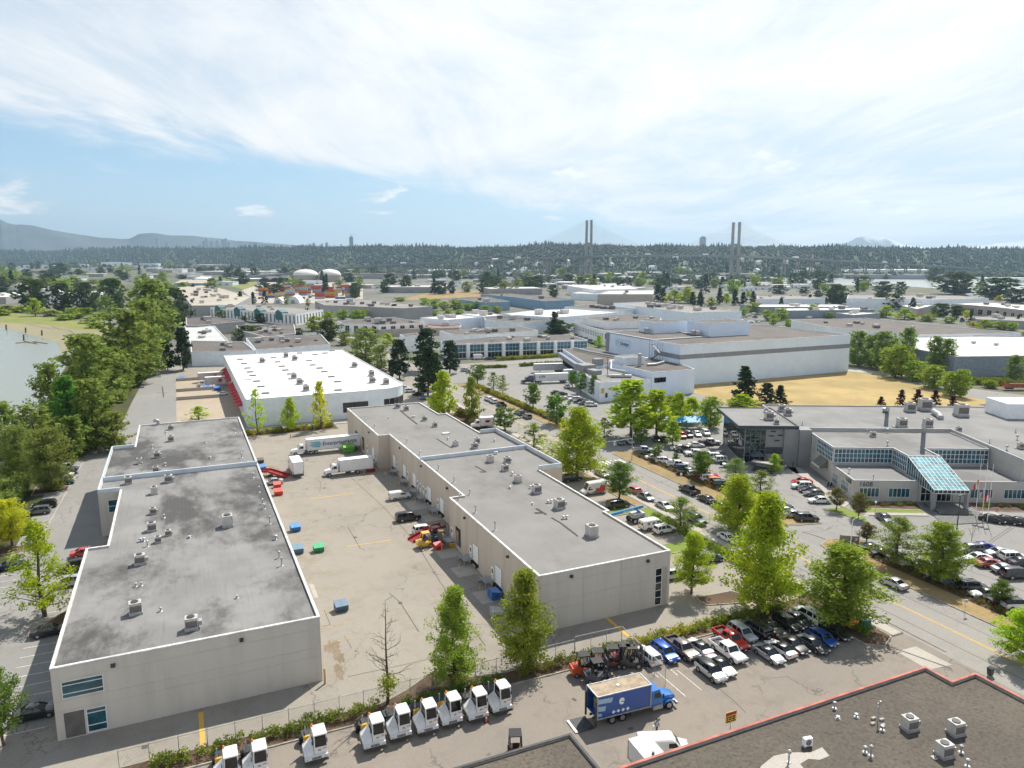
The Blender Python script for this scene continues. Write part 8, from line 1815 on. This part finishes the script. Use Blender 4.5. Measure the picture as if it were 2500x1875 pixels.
for x, y, c_, l_ in ((650,385,(.6,.6,.6), 'person in white top and black trousers at the office plaza'),(722,380,(.5,.42,.55), 'person in pale lilac top at the office plaza'),(595,320,(.02,.02,.02), 'person in black standing by the round plaza tree'),(750,360,(.03,.03,.03), 'person in black beside the person in lilac')):
 person(W('n2', x, y), rad(R.uniform(0,360)), c_, l_)
for i, (x, y) in enumerate(((1345,500),(1372,510),(1390,520),(1440,490),(1360,488))): person(W('n1', x, y), rad(70 * i),((.02,.02,.02),(.03,.03,.05),(.05,.02,.02),(.02,.03,.03),(.1,.1,.1))[i], 'person in dark clothes in the group beside the white pickup')
# white pipes on the cold-store side, railway and flat wagons at the right
a, b = Vector((262,168,0)), Vector((345,128,0))
for o_ in (-.75,.75): struct(MB().bar(a + Vector((0, o_, .2)), b + Vector((0, o_, .2)),.12,.2).build('rail', m_steel))
ra_ = MB().bar(a + Vector((0,0,.04)), b + Vector((0,0,.04)),3.2,.08).build('track_bed', m_dark); struct(ra_)
p = W('m7', 2000,500)
t = thing('rail_wagon', 'rusty red flat rail wagon at the right edge of the field', 'wagon', (p.x + 8, p.y - 3,.2), math.atan2(-40,83)); MB().box(-9,9,-1.4,1.4,1.0,1.4).box(-9,9,-1.4,-1.3,1.4,2.6).box(-9,9,1.3,1.4,1.4,2.6).build('body', mat('rust_red', (.32,.10,.06),.8,.2,1), t); MB().box(-7.5,-5,-1,1,.3,1).box(5,7.5,-1,1,.3,1).build('bogie', m_darkmetal, t); MB().box(-6,5,-1.1,1.1,1.4,2.4).build('load', m_darkmetal, t)
# ------------------------------------------------------------------ container yard, domes, arched sheds
gc = 'stacked shipping containers'
cont_m = {}
def container(cx, cy, z, rz, col, label):
 if col not in cont_m:
  c_ = paint(col, .6,.1); mb = MB().box(-6.1,6.1,-1.22,1.22,.0,2.55)
  for i in range(11): mb.box(-5.6 + 1.08 * i, -5.2 + 1.08 * i, -1.26,1.26,.2,2.4)
  cont_m[col] = (mb.mesh('shell', c_), MB().box(6.1,6.16,-1.1,-.04,.1,2.45).box(6.1,6.16,.04,1.1,.1,2.45).mesh('door', c_))
 t = thing('shipping_container', label, 'container', (cx, cy, z), rz, gc)
 obj('shell', cont_m[col][0], t); obj('door', cont_m[col][1], t)
 return t
CC = [((.38,.05,.03), 'red'),((.30,.07,.04), 'rust-red'),((.45,.20,.03), 'orange'),((.04,.12,.30), 'blue'),((.25,.33,.42), 'pale blue'),((.45,.30,.05), 'yellow'),((.42,.42,.40), 'grey')]
rc = random.Random(11)
ca = rad(-18)
for i, (x, y, n_, hgt_) in enumerate([(1040 + 36 * j, 575 - (j % 3) * 26 - (12 if j % 2 else 0),1,1 + (j * 7) % 4) for j in range(28)] + [(1120 + 42 * j, 500 - (j % 2) * 22,1,2 + j % 3) for j in range(22)]):
 p = W('m2', x, y)
 for z in range(hgt_):
  c_, nm = CC[(i * 3 + z * (2 if i % 2 else 1) + rc.randint(0,1)) % 7]
  container(p.x, p.y, .15 + 2.6 * z, ca + (math.pi / 2 if i % 5 == 0 else 0), c_, '%s shipping container %s the container yard' % (nm, ('at ground level in', 'second up in', 'third up in', 'fourth up in')[z]))
dome_m = mat('white_dome_shell', (.70,.68,.64),.6,.06,.1)
for i, (x0, x1, yb, yt_) in enumerate(((1395,1665,330,252),(1665,1912,330,250))):
 c_ = at(400 + .22604 * (x0 + x1) / 2,670,1600); r_ = (x1 - x0) * .113 * 1600 / FP; h_ = hgt(c_, 'm2', yt_)
 t = thing('storage_dome', ('white storage dome, left of the pair', 'white storage dome, right of the pair')[i], 'dome', (c_.x, c_.y, 0),0, 'white storage domes')
 MB().cyl((0,0,0),(0,0, h_ * .52), r_, 28).build('ring_wall', m_walls['tan'], t); MB().sphere((0,0, h_ * .52), r_ * .98,28,10, True, h_ * .48 / r_).build('shell', dome_m, t, smooth=60)
 MB().cyl((0,0, h_),(0,0, h_ + 2),1.5,10).build('top_vent', m_steel, t)
for i, (x, w_) in enumerate(((1090,130),(1210,140),(1320,110))):
 p = W('m2', x, 392); s_ = w_ * .226 * dist(p) / FP
 t = thing('arched_shed', ('left', 'middle', 'right')[i] + ' of the three dark arched sheds before the domes', 'shed', (p.x, p.y, 0), rad(-24), 'dark arched sheds')
 MB().loft([[(s_ / 2 * math.cos(a), y, hgt(p, 'm2', 345) * math.sin(a)) for a in np.linspace(0, math.pi, 11)] for y in (0,90)]).build('arch_shell', mat('dark_corrugated', (.10,.095,.09),.8), t); MB().add([(s_ * .44 * math.cos(a),-.3, hgt(p, 'm2', 352) * math.sin(a)) for a in np.linspace(0, math.pi, 11)], [tuple(range(11))]).build('opening', m_black, t)
# white fabric halls beside the containers
for i, (x, y, w_, ty, lab) in enumerate(((1235,625,95,562, 'small white fabric hall below the container stacks'),(1395,625,140,545, 'larger white fabric hall with arched roof below the container stacks'))):
 p = W('m2', x, y); s_ = w_ * .226 * dist(p) / FP; h_ = hgt(p, 'm2', ty); t = thing('fabric_hall', lab, 'hall', (p.x, p.y, 0), rad(-20))
 MB().loft([[(s_ / 2 * math.cos(a), y_, h_ * math.sin(a)) for a in np.linspace(0, math.pi, 13)] for y_ in (0,26)]).build('membrane', m_white, t, smooth=40); MB().box(-2,2,-.2,.1,0,4).build('door', m_steel, t)
# round tanks and plant
for i, (k, x, y, w_, ty) in enumerate((('m3', 768,475,85,435),('m3', 1690,482,75,445),('m4', 75,175,22,120),('m3', 2070,350,22,300))):
 p = W(k, x, y); r_ = w_ * .226 * dist(p) / FP / 2; h_ = hgt(p, k, ty); t = thing('storage_tank', ('pale round tank beside the dark poplar', 'white round tank at the plant', 'slender pale water tower far right of the bridge pier', 'slender pale silo near the right trees')[i], 'tank', (p.x, p.y, 0),0, 'tanks and silos'); MB().cyl((0,0,0),(0,0, h_ * .75), r_, 20).build('shell', m_white, t, smooth=40); MB().sphere((0,0, h_ * .75), r_, 20,6, True, h_ * .25 / r_).build('dome', m_white, t, smooth=60)
# ------------------------------------------------------------------ far industrial strip
rf2 = random.Random(21)
far_lab = {'white': 'pale flat-roofed building', 'grey': 'grey flat-roofed building', 'blue': 'blue-walled building', 'tan': 'tan flat-roofed building', 'slate': 'slate-coloured building', 'pale': 'blue-white building'}
def farb(px, py, wpx, hpx, wall, roof, where, dep=None, group='far industrial buildings'):
 p = W('p', px, py); dd = dist(p); w_ = wpx * dd / FP; h_ = max(5, hpx * dd / FP); d_ = dep or w_ * rf2.uniform(.5,.9)
 t = thing('industrial_building', far_lab[wall] + ' ' + where, 'building', (p.x, p.y, 0),-YAW + rad(rf2.choice((-24,-20,12,0))), group)
 MB().box(-w_ / 2, w_ / 2,0, d_, 0, h_).build('wall', m_walls[wall], t); MB().box(-w_ / 2 - .3, w_ / 2 + .3,-.3, d_ + .3, h_, h_ + .8).build('roof', m_roofs[roof], t)
 for i in range(3): MB().box(-w_ * .4 + w_ * .3 * i, -w_ * .4 + w_ * .3 * i + w_ * .1,-.4,.02, h_ * .15, h_ * .6).build('door', m_walls['slate'], t)
 for i in range(2):
  x = rf2.uniform(-.4,.4) * w_; MB().cbox((x, d_ * rf2.uniform(.2,.8), h_ + 1.6),(w_ * .07, w_ * .06,2.4)).build('rooftop_unit', m_unit, t)
 return t
for i in range(84):
 px = rf2.uniform(330,1320); py = rf2.uniform(650,706)
 farb(px, py, rf2.uniform(18,66), rf2.uniform(4,8), rf2.choice(['white', 'grey', 'grey', 'tan', 'pale', 'white']), rf2.choice(['white', 'light', 'taupe', 'light', 'brown']), 'in the far strip left of the bridge')
for i in range(60):
 px = rf2.uniform(1300,2050); py = rf2.uniform(668,712)
 farb(px, py, rf2.uniform(26,90), rf2.uniform(5,9), rf2.choice(['white', 'grey', 'tan', 'pale', 'white']), rf2.choice(['white', 'light', 'white', 'taupe']), 'in the far strip below the bridge towers')
for i in range(18):
 px = rf2.uniform(0,420); py = rf2.uniform(650,690)
 farb(px, py, rf2.uniform(20,70), rf2.uniform(5,8), rf2.choice(['white', 'grey', 'tan', 'pale']), rf2.choice(['white', 'light', 'taupe']), 'in the far strip at the left')
for px, py, w_, h_, wl_, rf_, wh in ((145,636,42,7, 'white', 'white', 'like a long white shed in the blue distance'),(270,650,66,9, 'white', 'white', 'with stepped roof below the far ridge'),(1165,680,40,9, 'blue', 'white', 'with bright blue side right of the plant'),(1110,665,150,5, 'tan', 'white', 'long and low under the bridge approach'),(2160,672,195,12, 'white', 'light', 'long and ribbed on the far river bank'),(2200,682,250,9, 'slate', 'brown', 'dark and low along the far river bank'),(2470,690,120,10, 'white', 'light', 'on the far bank at the right edge'),(560,672,200,8, 'grey', 'light', 'very long before the dark poplars'),(860,680,170,10, 'grey', 'brown', 'broad below the bridge approach'),(1010,715,150,13, 'grey', 'light', 'of the plant with pale tanks'),(1260,720,130,14, 'grey', 'light', 'tall and blank right of the plant')):
 farb(px, py, w_, h_, wl_, rf_, wh)
# far trees between the sheds, told apart only by place
rt = random.Random(5)
for i in range(190):
 px, py = (rt.uniform(0,2500), rt.uniform(640,720))
 if 2000 < px < 2500 and 655 < py < 705: continue
 s_ = 11 + (py - 640) * .3
 zone = 'left third' if px < 830 else ('middle third' if px < 1660 else 'right third')
 kd = rt.choice(['dark', 'dark', 'mid', 'conifer', 'olive'])
 tree(kd, 'p', px, py, py - s_ * rt.uniform(.7,1.2) * (1.25 if kd == 'conifer' else 1), s_ * rt.uniform(.7,1.3) * (.55 if kd == 'conifer' else 1.1), 'in the far belt, %s' % zone, 'far tree belt')
# ------------------------------------------------------------------ forested ridge (a mass: one object per stretch of terrain and wood)
crest = [(-900,622),(0,614),(120,612),(230,608),(330,606),(450,605),(620,606),(790,602),(1000,602),(1130,604),(1240,604),(1290,599),(1412,598),(1560,602),(1700,603),(1900,603),(2150,605),(2300,607),(2500,610),(3400,612)]
def crest_y(px): return float(np.interp(px, [c[0] for c in crest], [c[1] for c in crest]))
rdist = lambda px: float(np.interp(px, [-900,0,400,800,1300,1900,2500,3400], [7500,7000,5600,4200,3000,2700,3000,4000]))
cols_ = np.arange(-900,3401,25); rows_ = 12
vs, fs = [], []
for px in cols_:
 d1 = rdist(px); top = at(px, crest_y(px) + 4, d1).z; d0 = d1 * .74
 for j in range(rows_ + 1):
  f = j / rows_; dd = d0 + (d1 - d0) * f; b_ = at(px, 640, dd); vs.append((b_.x, b_.y, .2 + top * (3 * f * f - 2 * f ** 3)))
 b_ = at(px, 640, d1 * 1.5); vs.append((b_.x, b_.y, top * .8))
n2r = rows_ + 2
for i in range(len(cols_) - 1):
 for j in range(n2r - 1): fs.append((i * n2r + j, (i + 1) * n2r + j, (i + 1) * n2r + j + 1, i * n2r + j + 1))
m_hill = mat('wooded_hillside', (.055,.075,.035),.95,.4,.01)
struct(MB().add(vs, fs).build('hills', m_hill))
def tree_mass(name, label, pts, m, seed):
 """many tiny crowns in one mesh; pts: (x, y, z, height, radius, conical)"""
 rs = np.random.RandomState(seed); V, F_ = [], []
 n = 5
 for x, y, z, h_, r_, cn_ in pts:
  o = len(V); a0 = rs.uniform(0,6.28)
  if cn_:
   for i in range(n): a = a0 + 2 * math.pi * i / n; V.append((x + r_ * math.cos(a), y + r_ * math.sin(a), z + h_ * .12))
   V.append((x, y, z + h_)); V.append((x, y, z)); F_ += [(o + i, o + (i + 1) % n, o + n) for i in range(n)] + [(o + (i + 1) % n, o + i, o + n + 1) for i in range(n)]
  else:
   for k, (zz_, rr_) in enumerate(((.15,.75),(.5,1.0),(.82,.65))):
    for i in range(n): a = a0 + 2 * math.pi * (i + k * .5) / n; q = rr_ * r_ * rs.uniform(.8,1.2); V.append((x + q * math.cos(a), y + q * math.sin(a), z + h_ * zz_))
   V.append((x, y, z + h_))
   for k in range(2): F_ += [(o + k * n + i, o + k * n + (i + 1) % n, o + (k + 1) * n + (i + 1) % n, o + (k + 1) * n + i) for i in range(n)]
   F_ += [(o + 2 * n + i, o + 2 * n + (i + 1) % n, o + 3 * n) for i in range(n)]
 ob = MB().add(V, F_).build(name, m); ob['kind'] = 'stuff'; ob['label'] = label; ob['category'] = 'forest'; return ob
def ridge_leaf(name, a, b):
 return mat(name, a, .95,.3,.004, col2=b)
m_fr1, m_fr2 = ridge_leaf('ridge_conifers', (.05,.072,.05),(.03,.05,.036)), ridge_leaf('ridge_broadleaves', (.07,.095,.055),(.045,.07,.042))
rr3 = random.Random(9)
pc, pb = [], []
for i in range(15000):
 px = rr3.uniform(-250,2750); f = rr3.random() ** .75
 d1 = rdist(px); dd = d1 * (.74 + .28 * f); ff_ = min(1, f * .28 / .26); top = at(px, crest_y(px) + 4, d1).z
 z = .2 + top * (3 * ff_ * ff_ - 2 * ff_ ** 3); b_ = at(px, 640, dd); sc = dd / 2600 * (.75 + .35 * math.sin(px * .013) * math.sin(px * .031 + 1) + .25 * rr3.random())
 if rr3.random() < .4: pc.append((b_.x, b_.y, z - 1, rr3.uniform(10,24) * (.35 + .65 * sc), rr3.uniform(3.0,5.0) * sc, True))
 else: pb.append((b_.x, b_.y, z - 1, rr3.uniform(7,14) * (.7 + .3 * sc), rr3.uniform(5,9) * sc, False))
tree_mass('forest', 'dark conifers covering the far ridge', pc, m_fr1,1); tree_mass('forest', 'broad-leaved wood covering the far ridge', pb, m_fr2,2)
# low belts of trees in front of the ridge, read as one mass
pl_ = []
for i in range(2600):
 px = rr3.uniform(-200,2700); dd = rr3.uniform(.50,.76) * rdist(px); b_ = at(px, 640, dd)
 if 1900 < px < 2600 and 1000 < dd < 1750: continue
 pl_.append((b_.x, b_.y, 0, rr3.uniform(6,15), rr3.uniform(5,10), rr3.random() < .25))
tree_mass('forest', 'hazy belt of trees at the foot of the ridge', pl_, m_fr2,3)
# houses scattered on the far slope
for i in range(26):
 px = rr3.uniform(1150,2100); d1 = rdist(px); f = rr3.uniform(.05,.5); dd = d1 * (.74 + .26 * f); top = at(px, crest_y(px) + 4, d1).z; b_ = at(px, 640, dd); z = .2 + top * (3 * f * f - 2 * f ** 3)
 t = thing('house', 'pale house half hidden in the wooded far slope', 'house', (b_.x, b_.y, z), rr3.uniform(0,3), 'houses on the far slope'); s_ = rr3.uniform(6,11)
 MB().box(-s_, s_, -s_ * .7, s_ * .7,0,9).build('wall', m_white, t); MB().add([(-s_ - 1,-s_ * .8,9),(s_ + 1,-s_ * .8,9),(s_ + 1, s_ * .8,9),(-s_ - 1, s_ * .8,9),(-s_ - 1,0,14),(s_ + 1,0,14)], [(0,1,5,4),(2,3,4,5),(1,2,5),(3,0,4)]).build('roof', m_roofs['light'], t)
# ------------------------------------------------------------------ cable-stayed bridge
m_bc = mat('bridge_concrete', (.25,.25,.245),.85,.08,.05); m_deck = mat('bridge_deck_steel', (.20,.215,.225),.7,.1,.05)
DB = 1840.0
BR = thing('bridge', 'cable-stayed bridge with two pairs of tall concrete towers and long viaduct', 'bridge')
dk = [(560,680.5),(700,668.5),(834,656),(920,650),(1000,645),(1080,641.5),(1160,638),(1240,634.5),(1300,632),(1380,629),(1440,626.8),(1520,624.6),(1620,624.2),(1720,624.9),(1800,626.3),(1900,630),(2000,635),(2100,641),(2200,646),(2300,651),(2380,656)]
def bd(px): return float(np.interp(px, [560,700,834,1440,1800,2380], [1650,1800,1850,1830,1850,2150]))
dp = [at(x, y, bd(x)) for x, y in dk]
mb = MB()
for a, b in zip(dp, dp[1:]): mb.bar(a, b, 26,3.2)
mb.build('deck', m_deck, BR)
mb = MB()
for a, b in zip(dp, dp[1:]):
 for o_ in (-12.5,12.5):
  n_ = Vector((-(b - a).y, (b - a).x, 0)).normalized() * o_; mb.bar(a + n_ + Vector((0,0,2.2)), b + n_ + Vector((0,0,2.2)),.4,1.2)
mb.build('railing', m_bc, BR)
for i in range(2):
 tx, ty = ((1438,537),(1799,542))[i]; d_ = bd(tx); dz_ = at(tx, (626.8,626.3)[i], d_).z
 sc_ = d_ / FP
 top = [at(tx + e, y, d_) for e, y in (((-5,538),(6,537)),((-8,543),(7,542)))[i]]
 base_ = [at(tx + e, 640, d_) for e in ((-8,5),(-13,3))[i]]
 tw = []
 for k in range(2):
  q = Vector((base_[k].x, base_[k].y, 0)); mid = q.lerp(Vector((top[k].x, top[k].y, 0)),.55); zt_ = top[k].z
  tw.append((q, mid, top[k]))
  MB().bar(q, (mid.x, mid.y, zt_ * .60),6.4,7.0).bar((mid.x, mid.y, zt_ * .59),(top[k].x, top[k].y, zt_),5.6,5.6).build('tower_leg', m_bc, BR)
 for f_ in (.36,.60):
  a = tw[0][0].lerp(Vector((*tw[0][2].to_2d(),0)), f_); b = tw[1][0].lerp(Vector((*tw[1][2].to_2d(),0)), f_); z = top[0].z * f_; MB().bar((a.x, a.y, z),(b.x, b.y, z),4.5,6).build('cross_beam', m_bc, BR)
 cb_ = MB(); rng = (1240,1610) if i == 0 else (1625,1990)
 for j in range(24):
  f = j / 23; px = rng[0] + (rng[1] - rng[0]) * f
  if abs(px - tx) < 14: continue
  yy = np.interp(px, [q[0] for q in dk], [q[1] for q in dk]); d2 = at(px, yy, bd(px)); hh_ = 1 - .38 * (1 - abs(px - tx) / 190)
  for k in range(2): cb_.bar((top[k].x, top[k].y, top[k].z * hh_ * .99), d2 + Vector((0,0,1.5)),.3)
 cb_.build('stay_cable', m_steel, BR)
for px in list(range(600,1420,39)) + [1330,1340] + list(range(1915,2360,33)):
 yy = float(np.interp(px, [q[0] for q in dk], [q[1] for q in dk])); q = at(px, yy, bd(px))
 pm = MB()
 for o_ in (-6,6): pm.bar((q.x + o_ * _cy * .5, q.y - o_ * _sy * .5,0),(q.x + o_ * _cy * .5, q.y - o_ * _sy * .5, q.z),2.6,2.6)
 pm.bar((q.x - 9 * _cy, q.y + 9 * _sy, q.z - 2.2),(q.x + 9 * _cy, q.y - 9 * _sy, q.z - 2.2),2.6,2.4); pm.build('pier', m_bc, BR)
for i, px in enumerate((985,1265,1290,1432,1480,1500,1530,1582,1652,1723,1846,1945,2080,2160,2240,2300)):
 yy = float(np.interp(px, [q[0] for q in dk], [q[1] for q in dk])); q = at(px, yy, bd(px)); big = i in (0,1,7,9,13)
 t = thing('lorry' if big else 'van', ('white lorry crossing the bridge' if big else 'small white van crossing the bridge'), 'truck' if big else 'van', (q.x, q.y, q.z + 1.9),-YAW + rad(3), 'traffic on the bridge'); l_ = 15 if big else 5.5
 MB().box(-l_ / 2, l_ / 2 - 2.2,-1.3,1.3,.9,4.0 if big else 2.3).build('body', m_white, t); MB().box(l_ / 2 - 2.1, l_ / 2,-1.2,1.2,.7,3.0 if big else 1.8).build('cab', m_white, t)
# ------------------------------------------------------------------ skyline and mountains
m_tow = mat('tower_facade', (.22,.25,.28),.6,.15,.03)
def tower(px, yt_, yb, wpx, dd, lab, cap=0):
 a = at(px, yb, dd); w_ = wpx * dd / FP; h_ = at(px, yt_, dd).z
 t = thing('tower_block', lab, 'tower', (a.x, a.y, 0),-YAW + rad(15), 'towers on the skyline')
 MB().box(-w_ / 2, w_ / 2,-w_ / 2, w_ / 2,0, h_).build('facade', m_tow, t)
 f_ = MB()
 for k in range(1,12): z = h_ * (.35 + .65 * k / 12.5); f_.box(-w_ / 2 - .4, w_ / 2 + .4,-w_ / 2 - .4, w_ / 2 + .4, z, z + h_ * .012)
 f_.build('floor_band', m_steel, t)
 MB().box(-w_ * .3, w_ * .3,-w_ * .3, w_ * .3, h_, h_ + w_ * .25).build('plant_room', m_tow, t)
 return t
sk = 'tower block on the far left skyline'
for i, (x, yt_, w_) in enumerate(((385,582,6.5),(408,592,6.5),(433,600,8),(488,598,6),(497,590,6),(505,584,7),(517,592,8),(531,589,7),(545,585,7),(552,583,6),(559,592,6),(612,595,10),(625,593,9))): tower(x, yt_, 606, w_, 9000, sk)
for i, (x, yt_, w_) in enumerate(((755,597,6),(766,594,7),(786,596,6),(798,593,7),(833,597,5))): tower(x, yt_, 606, w_, 9000, 'low tower block left of the single far tower')
tower(858,579,604,9,5200, 'single far tower with crane left of the bridge')
CRN = thing('tower_crane', 'thin crane on the single far tower', 'crane', tuple(at(858,579,5200))); MB().bar((0,0,0),(0,0,22),2).bar((-18 * _cy, 18 * _sy, 18),(30 * _cy, -30 * _sy, 18),1.4).build('mast', m_steel, CRN)
tb_ = tower(1715,580,604,11,4300, 'rounded glass tower between the two bridge towers'); 
m_mtn = mat('far_mountain', (.09,.10,.09),.95,.25,.0012)
def mountain(name, prof, dd, depth, seed, m=None):
 rs = np.random.RandomState(seed); vs, fs = [], []; nr = 9
 xs = np.arange(prof[0][0], prof[-1][0] + 1,7.0)
 hs = np.interp(xs, [q[0] for q in prof], [q[1] for q in prof])
 jit = np.convolve(rs.normal(0,1, len(xs)), np.ones(5) / 5, 'same') * 1.0
 for i, px in enumerate(xs):
  ht_ = max(5, at(px, hs[i] + jit[i], dd).z)
  for j in range(nr):
   f = j / (nr - 1) * 2 - 1; d2 = dd + depth * f * .5; b_ = at(px, 640, d2); z = ht_ * (1 - abs(f)) ** 1.15 * (1 + .10 * math.sin(px * .021 + j * 1.3) + .06 * math.sin(px * .05 + j * 2.1) if j != (nr - 1) // 2 else 1); vs.append((b_.x, b_.y, max(0, z)))
 for i in range(len(xs) - 1):
  for j in range(nr - 1): fs.append((i * nr + j, (i + 1) * nr + j, (i + 1) * nr + j + 1, i * nr + j + 1))
 return struct(MB().add(vs, fs).build(name, m or m_mtn))
mountain('mountains', [(-700,600),(-400,580),(-150,560),(-60,556),(0,543),(14,535),(28,544),(50,549),(58,547),(90,551),(140,562),(200,573),(250,580),(300,584),(320,583),(345,570),(380,568),(420,575),(470,576),(520,579),(580,588),(640,592),(720,598),(800,602),(860,600),(900,605),(1000,616)], 10200,2400,4)
m_snow = mat('snowy_peak', (.72,.74,.76),.9,.3,.0009, col2=(.12,.14,.15), f=(.42,.52))
mountain('mountains', [(1960,618),(2030,603),(2070,590),(2090,578),(2105,574),(2125,577),(2140,580),(2155,578),(2175,585),(2200,597),(2260,604),(2400,600),(2460,590),(2520,586),(2600,600),(2700,618)], 11500,2200,6, m_snow)
# ------------------------------------------------------------------ haze
hm = D.materials.new('haze'); hm.use_nodes = True; ht2 = hm.node_tree; ht2.nodes.remove(ht2.nodes['Principled BSDF'])
pv_ = ht2.nodes.new('ShaderNodeVolumePrincipled'); pv_.inputs['Color'].default_value = (.53,.77,1.0,1); pv_.inputs['Density'].default_value = HAZE; pv_.inputs['Anisotropy'].default_value = .55
L(ht2, pv_.outputs[0], ht2.nodes['Material Output'].inputs['Volume'])
cc_ = Vector((_sy, _cy, 0)) * 6200
hb_ = MB().box(-13000,13000,-8000,7500,-1.0,600).build('haze', hm, None, (cc_.x, cc_.y, 0),-YAW); struct(hb_, 'stuff')
# ------------------------------------------------------------------ labels that single each thing out
ORD = ['leftmost', 'second from left', 'third from left', 'fourth from left', 'fifth from left', 'sixth from left', 'seventh from left', 'eighth from left', 'ninth from left', 'tenth from left', 'eleventh from left', 'twelfth from left']
bpy.context.view_layer.update()
byl = {}
for o in THINGS: byl.setdefault(o['label'], []).append(o)
for lab, os_ in byl.items():
 if len(os_) < 2: continue
 os_.sort(key=lambda o: pix(o.matrix_world.translation)[0]); n = len(os_)
 for i, o in enumerate(os_):
  if n == 2: w_ = ('left', 'right')[i] + ' one of two'
  elif i == n - 1: w_ = 'rightmost'
  elif i < 12 and (i <= n / 2 or n < 14): w_ = ORD[i]
  elif n - 1 - i < 12: w_ = ORD[n - 1 - i].replace('left', 'right')
  else: w_ = '%dth from left' % (i + 1)
  o['label'] = lab + ', ' + w_
